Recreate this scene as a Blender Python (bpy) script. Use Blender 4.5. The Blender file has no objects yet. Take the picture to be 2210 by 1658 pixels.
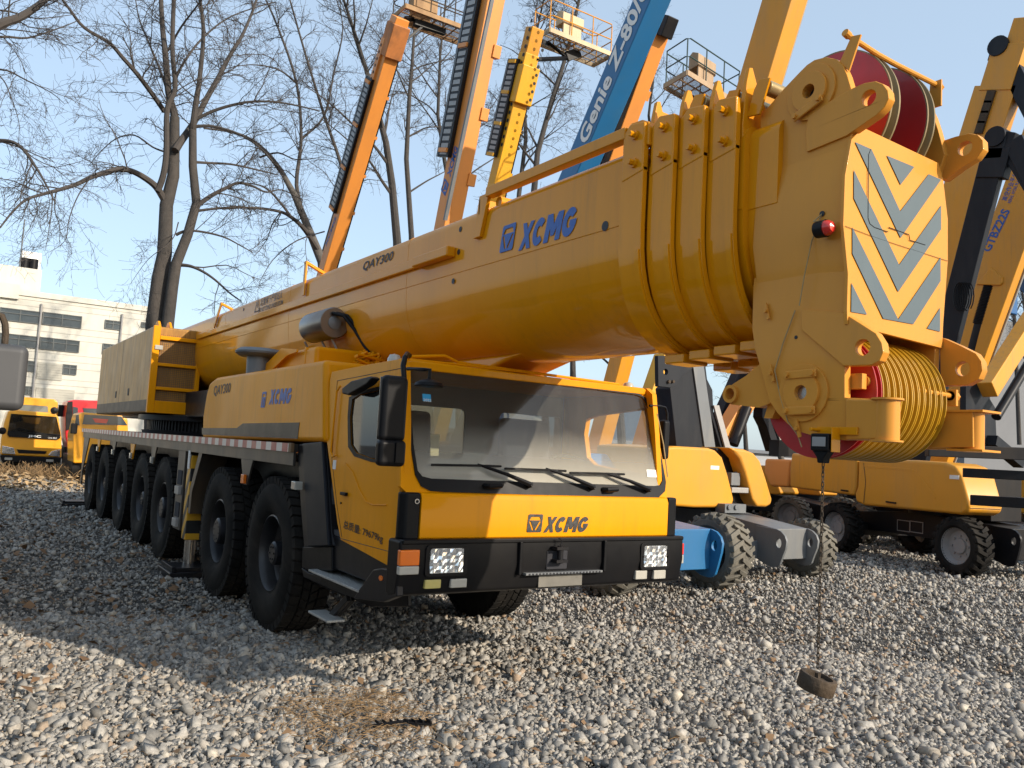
import bpy, bmesh, math, random
import numpy as np
from mathutils import Vector, Matrix
from mathutils.geometry import tessellate_polygon
random.seed(7); rng = np.random.default_rng(7)
SC = bpy.context.scene; COL = SC.collection
# ---------------------------------------------------------------- camera
# the world is laid out along the crane: X across it, Y backwards along it, Z up
IMG_C = np.array([1105.0, 829.0])
_a = np.array([-100.0, 905.0]) - IMG_C; _b = np.array([3820.0, 1125.0]) - IMG_C
FPX = math.sqrt(-(_a @ _b))
_X = np.array([_b[0], _b[1], FPX]); _X /= np.linalg.norm(_X)
_Y = np.array([_a[0], _a[1], FPX]); _Y /= np.linalg.norm(_Y)
_Z = np.cross(_X, _Y)
ROT = np.array([_X, _Y, _Z])
CAM = np.array([0.0, 0.0, 1.72])
cd = bpy.data.cameras.new('camera'); cam = bpy.data.objects.new('camera', cd); COL.objects.link(cam)
cd.sensor_width = 36; cd.lens = FPX / 2210 * 36; cd.clip_start = 0.05; cd.clip_end = 2000
M = Matrix.Identity(4)
for r_ in range(3):
    M[r_][0] = ROT[r_, 0]; M[r_][1] = -ROT[r_, 1]; M[r_][2] = -ROT[r_, 2]; M[r_][3] = CAM[r_]
cam.matrix_world = M; SC.camera = cam
SC.render.resolution_x = 1024; SC.render.resolution_y = 768
# ---------------------------------------------------------------- sky and sun
SUN_DIR = Vector((0.456, -1.0, 0.50)).normalized()
EL = math.asin(SUN_DIR.z); AZ = math.atan2(SUN_DIR.x, SUN_DIR.y)
w = bpy.data.worlds.new("World"); SC.world = w; w.use_nodes = True
nt = w.node_tree; nt.nodes.clear()
sk = nt.nodes.new('ShaderNodeTexSky'); sk.sky_type = 'NISHITA'; sk.sun_disc = False
sk.sun_elevation = EL; sk.sun_rotation = AZ; sk.air_density = 1.0; sk.dust_density = 1.6; sk.ozone_density = 2.0
bg = nt.nodes.new('ShaderNodeBackground'); bg.inputs[1].default_value = 0.15
wo = nt.nodes.new('ShaderNodeOutputWorld')
hz = nt.nodes.new('ShaderNodeMix'); hz.data_type = 'RGBA'; hz.inputs[0].default_value = 0.62; hz.inputs[7].default_value = (2.2, 2.7, 3.15, 1)   # thin winter haze over the blue
nt.links.new(sk.outputs[0], hz.inputs[6]); nt.links.new(hz.outputs[2], bg.inputs[0]); nt.links.new(bg.outputs[0], wo.inputs[0])
sd = bpy.data.lights.new('sun', 'SUN'); sd.energy = 2.95; sd.angle = math.radians(0.5); sd.color = (1.0, 0.89, 0.74)
so = bpy.data.objects.new('sun', sd); COL.objects.link(so)
so.rotation_euler = SUN_DIR.to_track_quat('Z', 'Y').to_euler(); so.location = (20, -30, 30)
SC.view_settings.view_transform = 'Standard'; SC.view_settings.look = 'None'
SC.view_settings.exposure = 0.92; SC.view_settings.gamma = 1; SC.view_settings.use_curve_mapping = False
# ---------------------------------------------------------------- helpers
def V(*a): return np.array(a, float)
def ray(px, py):
    return ROT @ np.array([px - IMG_C[0], py - IMG_C[1], FPX])
def P(px, py, x=None, y=None, z=None, pl=None):
    """point of a real plane (side, front, level or (normal, offset)) seen at a photo position"""
    d = ray(px, py)
    if pl is not None:
        n, k = pl; t = (k - n @ CAM) / (n @ d)
    elif x is not None: t = (x - CAM[0]) / d[0]
    elif y is not None: t = (y - CAM[1]) / d[1]
    else: t = (z - CAM[2]) / d[2]
    return CAM + t * d
def PS(pts, **k): return [P(a, b, **k) for a, b in pts]

def nrm(v): v = np.asarray(v, float); return v / (np.linalg.norm(v) + 1e-12)
def frame(ax):
    ax = nrm(ax); h = V(0, 0, 1) if abs(ax[2]) < 0.9 else V(1, 0, 0)
    u = nrm(np.cross(h, ax)); return u, np.cross(ax, u)

class MB:
    def __init__(s): s.v = []; s.f = []
    def add(s, vs, fs):
        n = len(s.v); s.v += [tuple(map(float, p)) for p in vs]; s.f += [tuple(i + n for i in f) for f in fs]; return s
    def box(s, x0, x1, y0, y1, z0, z1):
        return s.add([(x, y, z) for z in (z0, z1) for y in (y0, y1) for x in (x0, x1)],
                     [(0, 2, 3, 1), (4, 5, 7, 6), (0, 1, 5, 4), (2, 6, 7, 3), (0, 4, 6, 2), (1, 3, 7, 5)])
    def obox(s, c, a, b, e):
        """box by centre and three half vectors"""
        c, a, b, e = map(np.asarray, (c, a, b, e))
        return s.add([c + i * a + j * b + k * e for k in (-1, 1) for j in (-1, 1) for i in (-1, 1)],
                     [(0, 2, 3, 1), (4, 5, 7, 6), (0, 1, 5, 4), (2, 6, 7, 3), (0, 4, 6, 2), (1, 3, 7, 5)])
    def beam(s, p0, p1, w_, h_, side=(1, 0, 0)):
        p0, p1 = map(np.asarray, (p0, p1)); d = p1 - p0; L = np.linalg.norm(d); d = d / L
        u = nrm(np.asarray(side, float) - d * np.dot(side, d)); n = np.cross(d, u)
        return s.obox((p0 + p1) / 2, u * w_ / 2, d * L / 2, n * h_ / 2)
    def slab(s, pts, off, holes=()):
        """flat outline (with holes) given a thickness vector"""
        loops = [list(map(np.asarray, pts))] + [list(map(np.asarray, h)) for h in holes]
        off = np.asarray(off, float)
        tri = tessellate_polygon([[Vector(p) for p in l] for l in loops])
        allp = [p for l in loops for p in l]; n = len(allp)
        fs = []
        if not holes:
            fs.append(tuple(range(n))); fs.append(tuple(range(2 * n - 1, n - 1, -1)))
        else:
            for t in tri: fs.append(tuple(t)); fs.append(tuple(i + n for i in reversed(t)))
        k = 0
        for l in loops:
            m = len(l)
            for i in range(m):
                a = k + i; b = k + (i + 1) % m
                fs.append((a, a + n, b + n, b))
            k += m
        return s.add(allp + [p + off for p in allp], fs)
    def tube(s, pts, r, n=8, caps=True):
        pts = [np.asarray(p, float) for p in pts]; m = len(pts)
        if np.isscalar(r): r = [r] * m
        rings = []; u = None
        for i, p in enumerate(pts):
            t = nrm((pts[min(i + 1, m - 1)] - pts[max(i - 1, 0)]))
            if u is None: u, v_ = frame(t)
            else:
                u = nrm(u - t * np.dot(u, t)); v_ = np.cross(t, u)
            rings.append([p + r[i] * (math.cos(2 * math.pi * k / n) * u + math.sin(2 * math.pi * k / n) * v_) for k in range(n)])
        fs = []
        for i in range(m - 1):
            for k in range(n):
                a = i * n + k; b = i * n + (k + 1) % n
                fs.append((a, b, b + n, a + n))
        if caps: fs.append(tuple(range(n - 1, -1, -1))); fs.append(tuple((m - 1) * n + k for k in range(n)))
        return s.add([q for rg in rings for q in rg], fs)
    def cyl(s, p0, p1, r, n=24, r1=None):
        return s.tube([p0, p1], [r, r if r1 is None else r1], n)
    def lathe(s, c, ax, prof, n=32, closed=False, caps=True):
        """profile [(t along axis, radius)]"""
        c = np.asarray(c, float); ax = nrm(ax); u, v_ = frame(ax); vs = []; fs = []
        for t, r in prof:
            for k in range(n):
                a = 2 * math.pi * k / n
                vs.append(c + ax * t + r * (math.cos(a) * u + math.sin(a) * v_))
        m = len(prof)
        for i in range(m if closed else m - 1):
            for k in range(n):
                a = i * n + k; b = i * n + (k + 1) % n; i2 = ((i + 1) % m) * n
                fs.append((a, b, i2 + (k + 1) % n, i2 + k))
        if not closed and caps:
            if prof[0][1] > 1e-4: fs.append(tuple(range(n - 1, -1, -1)))
            if prof[-1][1] > 1e-4: fs.append(tuple((m - 1) * n + k for k in range(n)))
        return s.add(vs, fs)
    def build(s, name, mat, parent=None, bevel=0, smooth=35, seg=2, org=None):
        me = bpy.data.meshes.new(name)
        o = org if org is not None else (ORG.get(parent.name, V(0, 0, 0)) if parent else V(0, 0, 0))
        vv = (np.array(s.v) - o) if len(s.v) else np.zeros((0, 3))
        me.from_pydata([tuple(p) for p in vv], [], s.f)
        bm = bmesh.new(); bm.from_mesh(me); bmesh.ops.recalc_face_normals(bm, faces=bm.faces); bm.to_mesh(me); bm.free()
        if smooth:
            me.polygons.foreach_set('use_smooth', [True] * len(me.polygons))
            me.set_sharp_from_angle(angle=math.radians(smooth))
        ob = bpy.data.objects.new(name, me); COL.objects.link(ob)
        me.materials.append(mat)
        if parent: ob.parent = parent; ORG[ob.name] = o
        else: ob.location = tuple(o)
        if bevel:
            md = ob.modifiers.new('bevel', 'BEVEL'); md.width = bevel; md.segments = seg; md.limit_method = 'ANGLE'
            md.angle_limit = math.radians(32); md.harden_normals = True
        return ob
ORG = {}
def thing(name, label, cat, loc, group=None):
    o = bpy.data.objects.new(name, None); COL.objects.link(o); o.location = tuple(loc); o.empty_display_size = 0.2
    o['label'] = label; o['category'] = cat
    if group: o['group'] = group
    ORG[o.name] = np.asarray(loc, float); return o
def tag(o, label, cat, group=None):
    o['label'] = label; o['category'] = cat
    if group: o['group'] = group
    return o
def kind(o, k): o['kind'] = k; return o
def dup(o, parent=None):
    c = o.copy(); COL.objects.link(c); c.parent = parent
    for ch in list(o.children): dup(ch, c)
    return c
def circ(c, u, v_, r, n=20):
    c, u, v_ = map(np.asarray, (c, u, v_)); return [c + r * (math.cos(2 * math.pi * k / n) * u + math.sin(2 * math.pi * k / n) * v_) for k in range(n)]
def rrect(c, u, v_, hw, hh, r, n=4):
    c, u, v_ = map(np.asarray, (c, u, v_)); out = []
    for sx, sy, a0 in ((1, 1, 0), (-1, 1, 90), (-1, -1, 180), (1, -1, 270)):
        for k in range(n + 1):
            a = math.radians(a0 + 90 * k / n)
            out.append(c + u * (sx * (hw - r) + r * math.cos(a)) + v_ * (sy * (hh - r) + r * math.sin(a)))
    return out
# ---------------------------------------------------------------- materials
def mat(name, c, rough=0.5, metal=0.0, coat=0.0, var=0.12, scale=4.0, bump=0.0, bscale=None, dirt=None, damt=0.35, spec=0.5, detail=6, dscale=2.0, streak=None):
    m = bpy.data.materials.new(name); m.use_nodes = True; t = m.node_tree; b = t.nodes['Principled BSDF']
    tc = t.nodes.new('ShaderNodeTexCoord'); N = t.nodes.new('ShaderNodeTexNoise')
    N.inputs['Scale'].default_value = scale; N.inputs['Detail'].default_value = detail
    t.links.new(tc.outputs['Object'], N.inputs['Vector'])
    mx = t.nodes.new('ShaderNodeMix'); mx.data_type = 'RGBA'
    mx.inputs[6].default_value = (*[x * (1 - var) for x in c], 1); mx.inputs[7].default_value = (*[min(1, x * (1 + var)) for x in c], 1)
    t.links.new(N.outputs['Fac'], mx.inputs[0]); out = mx.outputs[2]
    if dirt:
        mp = t.nodes.new('ShaderNodeMapping'); mp.inputs['Scale'].default_value = (1, 1, 0.25)
        t.links.new(tc.outputs['Object'], mp.inputs[0])
        D = t.nodes.new('ShaderNodeTexNoise'); D.inputs['Scale'].default_value = dscale; D.inputs['Detail'].default_value = 10; D.inputs['Roughness'].default_value = 0.65
        t.links.new(mp.outputs[0], D.inputs['Vector'])
        rp = t.nodes.new('ShaderNodeMapRange'); rp.inputs[1].default_value = 0.45; rp.inputs[2].default_value = 0.75; rp.inputs[4].default_value = damt
        t.links.new(D.outputs['Fac'], rp.inputs[0])
        m2 = t.nodes.new('ShaderNodeMix'); m2.data_type = 'RGBA'; t.links.new(rp.outputs[0], m2.inputs[0])
        t.links.new(out, m2.inputs[6]); m2.inputs[7].default_value = (*dirt, 1); out = m2.outputs[2]
    if streak:   # run-off streaks and scuffs in the paint
        mp = t.nodes.new('ShaderNodeMapping'); mp.inputs['Scale'].default_value = (9, 9, .7); t.links.new(tc.outputs['Object'], mp.inputs[0])
        D = t.nodes.new('ShaderNodeTexNoise'); D.inputs['Scale'].default_value = 1.6; D.inputs['Detail'].default_value = 7; D.inputs['Roughness'].default_value = .7; t.links.new(mp.outputs[0], D.inputs['Vector'])
        G = t.nodes.new('ShaderNodeTexNoise'); G.inputs['Scale'].default_value = .9; G.inputs['Detail'].default_value = 3; t.links.new(tc.outputs['Object'], G.inputs['Vector'])
        r1 = t.nodes.new('ShaderNodeMapRange'); r1.inputs[1].default_value = .50; r1.inputs[2].default_value = .78; t.links.new(D.outputs['Fac'], r1.inputs[0])
        r2 = t.nodes.new('ShaderNodeMapRange'); r2.inputs[1].default_value = .40; r2.inputs[2].default_value = .65; r2.inputs[4].default_value = streak[1]; t.links.new(G.outputs['Fac'], r2.inputs[0])
        mu = t.nodes.new('ShaderNodeMath'); mu.operation = 'MULTIPLY'; t.links.new(r1.outputs[0], mu.inputs[0]); t.links.new(r2.outputs[0], mu.inputs[1])
        m3 = t.nodes.new('ShaderNodeMix'); m3.data_type = 'RGBA'; t.links.new(mu.outputs[0], m3.inputs[0]); t.links.new(out, m3.inputs[6]); m3.inputs[7].default_value = (*streak[0], 1); out = m3.outputs[2]
    t.links.new(out, b.inputs['Base Color'])
    rr = t.nodes.new('ShaderNodeMapRange'); rr.inputs[3].default_value = max(0.02, rough - 0.08); rr.inputs[4].default_value = min(1, rough + 0.1)
    N2 = t.nodes.new('ShaderNodeTexNoise'); N2.inputs['Scale'].default_value = scale * 2.3; N2.inputs['Detail'].default_value = 8
    t.links.new(tc.outputs['Object'], N2.inputs['Vector']); t.links.new(N2.outputs['Fac'], rr.inputs[0]); t.links.new(rr.outputs[0], b.inputs['Roughness'])
    b.inputs['Metallic'].default_value = metal; b.inputs['Coat Weight'].default_value = coat; b.inputs['Coat Roughness'].default_value = 0.07
    b.inputs['Specular IOR Level'].default_value = spec
    if bump:
        B = t.nodes.new('ShaderNodeBump'); B.inputs['Strength'].default_value = bump; B.inputs['Distance'].default_value = 0.02
        N3 = t.nodes.new('ShaderNodeTexNoise'); N3.inputs['Scale'].default_value = bscale or scale * 4; N3.inputs['Detail'].default_value = 5
        t.links.new(tc.outputs['Object'], N3.inputs['Vector']); t.links.new(N3.outputs['Fac'], B.inputs['Height']); t.links.new(B.outputs[0], b.inputs['Normal'])
    return m
DUST = (0.33, 0.24, 0.15)
Y1 = mat('crane_yellow', (0.74, 0.28, 0.0005), 0.40, coat=0.12, spec=.08, var=0.08, scale=1.3, dirt=(0.56, 0.21, 0.004), damt=0.5, bump=0.03, bscale=2.2, streak=((0.34, 0.15, 0.015), .7))
Y1B = mat('boom_yellow', (0.68, 0.26, 0.003), 0.42, coat=0.5, spec=.05, var=0.07, scale=1.0, dirt=(0.52, 0.20, 0.006), damt=0.5, bump=0.02, bscale=1.5, streak=((0.34, 0.15, 0.02), .55))
Y1H = mat('head_yellow', (0.64, 0.27, 0.035), 0.42, coat=0.15, spec=.15, var=0.07, scale=1.0, dirt=(0.45, 0.20, 0.04), damt=0.5, bump=0.02, bscale=1.5, streak=((0.32, 0.16, 0.05), .6))
Y2 = mat('lift_yellow', (0.64, 0.28, 0.02), 0.38, coat=0.1, spec=.35, var=0.07, scale=1.5, dirt=(0.42, 0.24, 0.09), damt=0.4, streak=((0.25, 0.15, 0.07), .6))
Y3 = mat('lift_orange', (0.72, 0.27, 0.05), 0.45, var=0.08, scale=1.2, dirt=(0.5, 0.2, 0.06), damt=0.4)
Y4 = mat('lift_bright_yellow', (0.74, 0.36, 0.01), 0.45, var=0.08, scale=1.2, dirt=(0.4, 0.22, 0.06), damt=0.3)
YS = mat('sheave_yellow', (0.50, 0.27, 0.012), 0.35, coat=0.2, var=0.15, scale=5, dirt=(0.13, 0.09, 0.02), damt=0.8)
RED = mat('sheave_red', (0.42, 0.012, 0.012), 0.42, coat=0.25, var=0.2, scale=4, dirt=(0.2, 0.02, 0.01), damt=0.6)
BLU = mat('genie_blue', (0.010, 0.12, 0.29), 0.42, coat=0.1, var=0.1, scale=1.5, dirt=(0.03, 0.12, 0.22), damt=0.5)
BLU2 = mat('deep_blue', (0.01, 0.09, 0.26), 0.45, var=0.1, scale=1.5)
LOGO = mat('logo_blue', (0.02, 0.09, 0.34), 0.45, var=0.05)
CHV = mat('chevron_grey', (0.085, 0.115, 0.13), 0.55, spec=.3, var=0.1, scale=3, dirt=(0.14, 0.17, 0.17), damt=0.3)
BLK = mat('black_plastic', (0.006, 0.006, 0.007), 0.42, spec=.16, var=0.2, scale=6, dirt=(0.016, 0.014, 0.012), damt=0.5)
BLKM = mat('black_metal', (0.011, 0.011, 0.013), 0.38, spec=.2, var=0.2, scale=3, dirt=(0.04, 0.03, 0.022), damt=0.5)
FRM = mat('weathered_frame', (0.042, 0.037, 0.032), 0.42, metal=0.2, var=0.3, scale=2, dirt=(0.30, 0.17, 0.06), damt=0.3)
SLATE = mat('slate_metal', (0.011, 0.013, 0.018), 0.45, spec=.2, var=0.15, scale=2, dirt=(0.045, 0.043, 0.042), damt=0.4)
GREYM = mat('grey_metal', (0.13, 0.14, 0.15), 0.5, metal=0.2, var=0.15, scale=3, dirt=(0.3, 0.27, 0.22), damt=0.4)
LGREY = mat('light_grey_metal', (0.32, 0.31, 0.30), 0.45, metal=0.4, var=0.15, scale=5, dirt=(0.35, 0.3, 0.24), damt=0.5)
STEEL = mat('stainless_steel', (0.55, 0.52, 0.48), 0.24, metal=0.95, var=0.15, scale=3, dirt=(0.35, 0.25, 0.18), damt=0.3)
TYRE = mat('tyre_rubber', (0.012, 0.0115, 0.011), 0.8, spec=.1, var=0.3, scale=8, dirt=(0.05, 0.042, 0.034), damt=0.7, bump=0.15, bscale=60)
TYRED = mat('dusty_tyre_rubber', (0.10, 0.092, 0.075), 0.85, var=0.35, scale=6, dirt=(0.24, 0.21, 0.16), damt=0.8, bump=0.2, bscale=40)
RIMD = mat('rim_charcoal', (0.014, 0.015, 0.019), 0.4, metal=0.2, var=0.2, scale=5, dirt=(0.07, 0.06, 0.05), damt=0.5)
RIMG = mat('rim_grey', (0.25, 0.24, 0.235), 0.6, var=0.15, scale=5, dirt=(0.3, 0.27, 0.22), damt=0.6)
WHITE = mat('white_paint', (0.75, 0.74, 0.7), 0.5, var=0.05)
AMB = mat('amber_lens', (0.75, 0.16, 0.01), 0.2, coat=0.4, var=0.1, scale=12)
REDL = mat('red_lens', (0.6, 0.03, 0.02), 0.18, coat=0.5, var=0.1, scale=12)
CLR = mat('clear_lens', (0.40, 0.38, 0.33), 0.15, coat=0.5, var=0.15, scale=20)
YLENS = mat('yellow_lens', (0.5, 0.42, 0.14), 0.15, coat=0.5, var=0.15, scale=20)
CHROME = mat('chrome', (0.7, 0.7, 0.7), 0.08, metal=1.0, var=0.05)
HEADL = mat('headlight_reflector', (0.88, 0.89, 0.9), 0.10, metal=0.85, coat=.5, var=0.1, scale=16)
RUST = mat('rusty_steel', (0.045, 0.03, 0.017), 0.8, var=0.4, scale=10, dirt=(0.12, 0.07, 0.03), damt=0.5, bump=0.4, bscale=40)
MESHM = mat('mesh_metal', (0.16, 0.095, 0.045), 0.6, metal=0.3, var=0.3, scale=8)
INT = mat('cab_interior', (0.07, 0.07, 0.073), 0.8, var=0.15)
INTD = mat('seat_fabric', (0.025, 0.025, 0.03), 0.9, var=0.2)
TREAD = mat('chequer_plate', (0.42, 0.42, 0.40), 0.45, metal=0.5, var=0.2, scale=6, bump=0.8, bscale=55)
PAPER = mat('paper_sign', (0.55, 0.47, 0.27), 0.8, var=0.05)
STK = mat('blue_sticker', (0.02, 0.30, 0.55), 0.5, var=0.05)
TEXT = mat('dark_lettering', (0.010, 0.012, 0.016), 0.55, var=0.1)
ROPE = mat('old_rope', (0.36, 0.26, 0.12), 0.9, var=0.3, scale=30)
BARK = mat('bark_dark', (0.045, 0.040, 0.036), 0.9, var=0.4, scale=6, dirt=(0.11, 0.09, 0.075), damt=0.5, bump=0.8, bscale=22)
BARKL = mat('bark_pale', (0.10, 0.092, 0.082), 0.9, var=0.3, scale=6, dirt=(0.08, 0.06, 0.05), damt=0.5, bump=0.6, bscale=20)
TWIG = mat('twig_bark', (0.055, 0.047, 0.042), 0.85, var=0.3, scale=3)
CREAM = mat('cream_wall', (0.60, 0.575, 0.50), 0.85, var=0.05, scale=0.3, dirt=(0.42, 0.37, 0.29), damt=0.3)
PWIN = mat('dark_window', (0.05, 0.065, 0.075), 0.12, coat=0.3, var=0.2, scale=1)
WFR = mat('window_frame_grey', (0.08, 0.09, 0.09), 0.5, var=0.1)
SHUT = mat('shutter_slats', (0.42, 0.40, 0.34), 0.7, var=0.08)
CREDT = mat('truck_red', (0.55, 0.01, 0.02), 0.35, coat=0.4, var=0.08)
CYEL = mat('truck_yellow', (0.80, 0.35, 0.012), 0.35, coat=0.4, var=0.06)

def glass(name, dust_col, base_dust, low_z=None, hi_z=None, tint=(0.75, 0.8, 0.8), lowdust=0.0, gloss=0.12):
    m = bpy.data.materials.new(name); m.use_nodes = True; t = m.node_tree; t.nodes.clear()
    out = t.nodes.new('ShaderNodeOutputMaterial'); tr = t.nodes.new('ShaderNodeBsdfTransparent'); tr.inputs[0].default_value = (*tint, 1)
    gl = t.nodes.new('ShaderNodeBsdfGlossy'); gl.inputs['Roughness'].default_value = 0.03
    fr = t.nodes.new('ShaderNodeFresnel'); fr.inputs[0].default_value = 1.5
    ad = t.nodes.new('ShaderNodeMath'); ad.operation = 'MULTIPLY_ADD'; ad.inputs[1].default_value = 1.0; ad.inputs[2].default_value = gloss * 0.3
    t.links.new(fr.outputs[0], ad.inputs[0])
    m1 = t.nodes.new('ShaderNodeMixShader'); t.links.new(ad.outputs[0], m1.inputs[0]); t.links.new(tr.outputs[0], m1.inputs[1]); t.links.new(gl.outputs[0], m1.inputs[2])
    df = t.nodes.new('ShaderNodeBsdfDiffuse'); df.inputs[0].default_value = (*dust_col, 1)
    tc = t.nodes.new('ShaderNodeTexCoord'); N = t.nodes.new('ShaderNodeTexNoise'); N.inputs['Scale'].default_value = 5; N.inputs['Detail'].default_value = 8; N.inputs['Roughness'].default_value = 0.6
    mp = t.nodes.new('ShaderNodeMapping'); mp.inputs['Scale'].default_value = (1.6, 1, 0.6); t.links.new(tc.outputs['Object'], mp.inputs[0]); t.links.new(mp.outputs[0], N.inputs['Vector'])
    rg = t.nodes.new('ShaderNodeMapRange'); rg.inputs[1].default_value = 0.3; rg.inputs[2].default_value = 0.7; rg.inputs[3].default_value = base_dust * 0.6; rg.inputs[4].default_value = base_dust * 1.3
    t.links.new(N.outputs['Fac'], rg.inputs[0]); fac = rg.outputs[0]
    if low_z is not None:   # settled dust lies thicker along the lower edge of the pane
        sx = t.nodes.new('ShaderNodeSeparateXYZ'); t.links.new(tc.outputs['Object'], sx.inputs[0])
        a2 = t.nodes.new('ShaderNodeMath'); a2.operation = 'MULTIPLY_ADD'; a2.inputs[1].default_value = 0.12; t.links.new(N.outputs['Fac'], a2.inputs[0]); t.links.new(sx.outputs[2], a2.inputs[2])
        r2 = t.nodes.new('ShaderNodeMapRange'); r2.inputs[1].default_value = low_z; r2.inputs[2].default_value = hi_z; r2.inputs[3].default_value = lowdust; r2.inputs[4].default_value = 0.0
        t.links.new(a2.outputs[0], r2.inputs[0])
        s2 = t.nodes.new('ShaderNodeMath'); s2.operation = 'ADD'; s2.use_clamp = True; t.links.new(fac, s2.inputs[0]); t.links.new(r2.outputs[0], s2.inputs[1]); fac = s2.outputs[0]
    m2 = t.nodes.new('ShaderNodeMixShader'); t.links.new(fac, m2.inputs[0]); t.links.new(m1.outputs[0], m2.inputs[1]); t.links.new(df.outputs[0], m2.inputs[2])
    t.links.new(m2.outputs[0], out.inputs[0]); return m
GLS = glass('window_glass', (0.4, 0.38, 0.34), 0.06)
GLSD = glass('tinted_glass', (0.2, 0.2, 0.2), 0.05, tint=(0.35, 0.38, 0.4))

# checked reflective tape (pattern follows the length of the strip)
def striped(name, c1, c2, axis, period, rough=0.35, shear=0.0, duty=0.5):
    m = mat(name, c1, rough); t = m.node_tree; b = t.nodes['Principled BSDF']
    src = b.inputs['Base Color'].links[0].from_socket
    tc = t.nodes.new('ShaderNodeTexCoord'); sx = t.nodes.new('ShaderNodeSeparateXYZ'); t.links.new(tc.outputs['Object'], sx.inputs[0])
    ma = t.nodes.new('ShaderNodeMath'); ma.operation = 'MULTIPLY_ADD'; ma.inputs[1].default_value = shear
    t.links.new(sx.outputs[2], ma.inputs[0]); t.links.new(sx.outputs[axis], ma.inputs[2])
    dv = t.nodes.new('ShaderNodeMath'); dv.operation = 'DIVIDE'; dv.inputs[1].default_value = period; t.links.new(ma.outputs[0], dv.inputs[0])
    frc = t.nodes.new('ShaderNodeMath'); frc.operation = 'FRACT'; t.links.new(dv.outputs[0], frc.inputs[0])
    gt = t.nodes.new('ShaderNodeMath'); gt.operation = 'GREATER_THAN'; gt.inputs[1].default_value = duty; t.links.new(frc.outputs[0], gt.inputs[0])
    mx = t.nodes.new('ShaderNodeMix'); mx.data_type = 'RGBA'; t.links.new(gt.outputs[0], mx.inputs[0]); t.links.new(src, mx.inputs[6]); mx.inputs[7].default_value = (*c2, 1)
    t.links.new(mx.outputs[2], b.inputs['Base Color']); return m
TAPE = striped('checked_tape', (0.55, 0.5, 0.46), (0.30, 0.03, 0.035), 1, 0.30)
HAZ = striped('hazard_stripes', (0.7, 0.36, 0.02), (0.02, 0.02, 0.02), 1, 0.22, shear=0.7)

# lettering: text turned to mesh, fitted to width and height, laid on a surface
def lettering(s, O, U, Vv, w_, h_, mt, parent, name='lettering', shear=0.0, bold=0.0, th=0.003, spacing=1.0):
    cu = bpy.data.curves.new('txt', 'FONT'); cu.body = s; cu.extrude = 0.0; cu.offset = bold; cu.space_character = spacing
    cu.resolution_u = 3
    ob = bpy.data.objects.new('txt', cu); COL.objects.link(ob)
    dg = bpy.context.evaluated_depsgraph_get(); me = bpy.data.meshes.new_from_object(ob.evaluated_get(dg))
    bpy.data.objects.remove(ob)
    vs = np.array([v.co[:] for v in me.vertices]); fs = [tuple(p.vertices) for p in me.polygons]
    bpy.data.meshes.remove(me)
    if not len(vs): return None
    vs[:, 0] += shear * vs[:, 1]
    mn = vs.min(0); mxx = vs.max(0); q = (vs - mn) / (mxx - mn + 1e-9)
    O, U, Vv = np.asarray(O, float), nrm(U), nrm(Vv); N_ = np.cross(U, Vv)
    pts = [O + U * w_ * a + Vv * h_ * b + N_ * th for a, b, _ in q]
    mb = MB(); mb.add(pts, fs)
    return mb.build(name, mt, parent, smooth=0)
HEAVY = {'X': (.82, [[(0, 0), (.32, 0), (.5, .27), (.68, 0), (1, 0), (.69, .5), (1, 1), (.68, 1), (.5, .73), (.32, 1), (0, 1), (.31, .5)]]),
         'M': (1.05, [[(0, 0), (0, 1), (.33, 1), (.5, .60), (.67, 1), (1, 1), (1, 0), (.71, 0), (.71, .5), (.6, .2), (.4, .2), (.29, .5), (.29, 0)]])}
def _arc(a0, a1, n=22, ri=(.36, .42)):
    o = [(.5 + .5 * math.cos(math.radians(a0 + (a1 - a0) * k / n)), .5 + .5 * math.sin(math.radians(a0 + (a1 - a0) * k / n))) for k in range(n + 1)]
    i = [(.5 + .5 * ri[0] * math.cos(math.radians(a0 + (a1 - a0) * k / n)), .5 + .5 * ri[1] * math.sin(math.radians(a0 + (a1 - a0) * k / n))) for k in range(n + 1)]
    return o + i[::-1]
HEAVY['C'] = (.80, [_arc(42, 318)]); HEAVY['G'] = (.86, [_arc(38, 346), [(.52, .36), (.52, .56), (1, .56), (1, .36)]])
def heavy(s, O, U, Vv, w_, h_, mt, parent, shear=.28, gap=.05, th=.003, name='lettering'):
    O, U, Vv = np.asarray(O, float), nrm(U), nrm(Vv); N_ = np.cross(U, Vv); x = 0; out = []
    for c in s:
        cw, polys = HEAVY[c]
        for j, pl_ in enumerate(polys): out.append(([(x + cw * a + shear * b, b) for a, b in pl_], j))
        x += cw + gap
    tot = x - gap + shear
    for k, c in enumerate(s): pass
    mb = MB()
    for pts, j in out: mb.add([O + U * w_ * a / tot + Vv * h_ * b + N_ * (th + .0003 * j) for a, b in pts], [tuple(range(len(pts)))])
    return mb.build(name, mt, parent, smooth=0)
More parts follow.
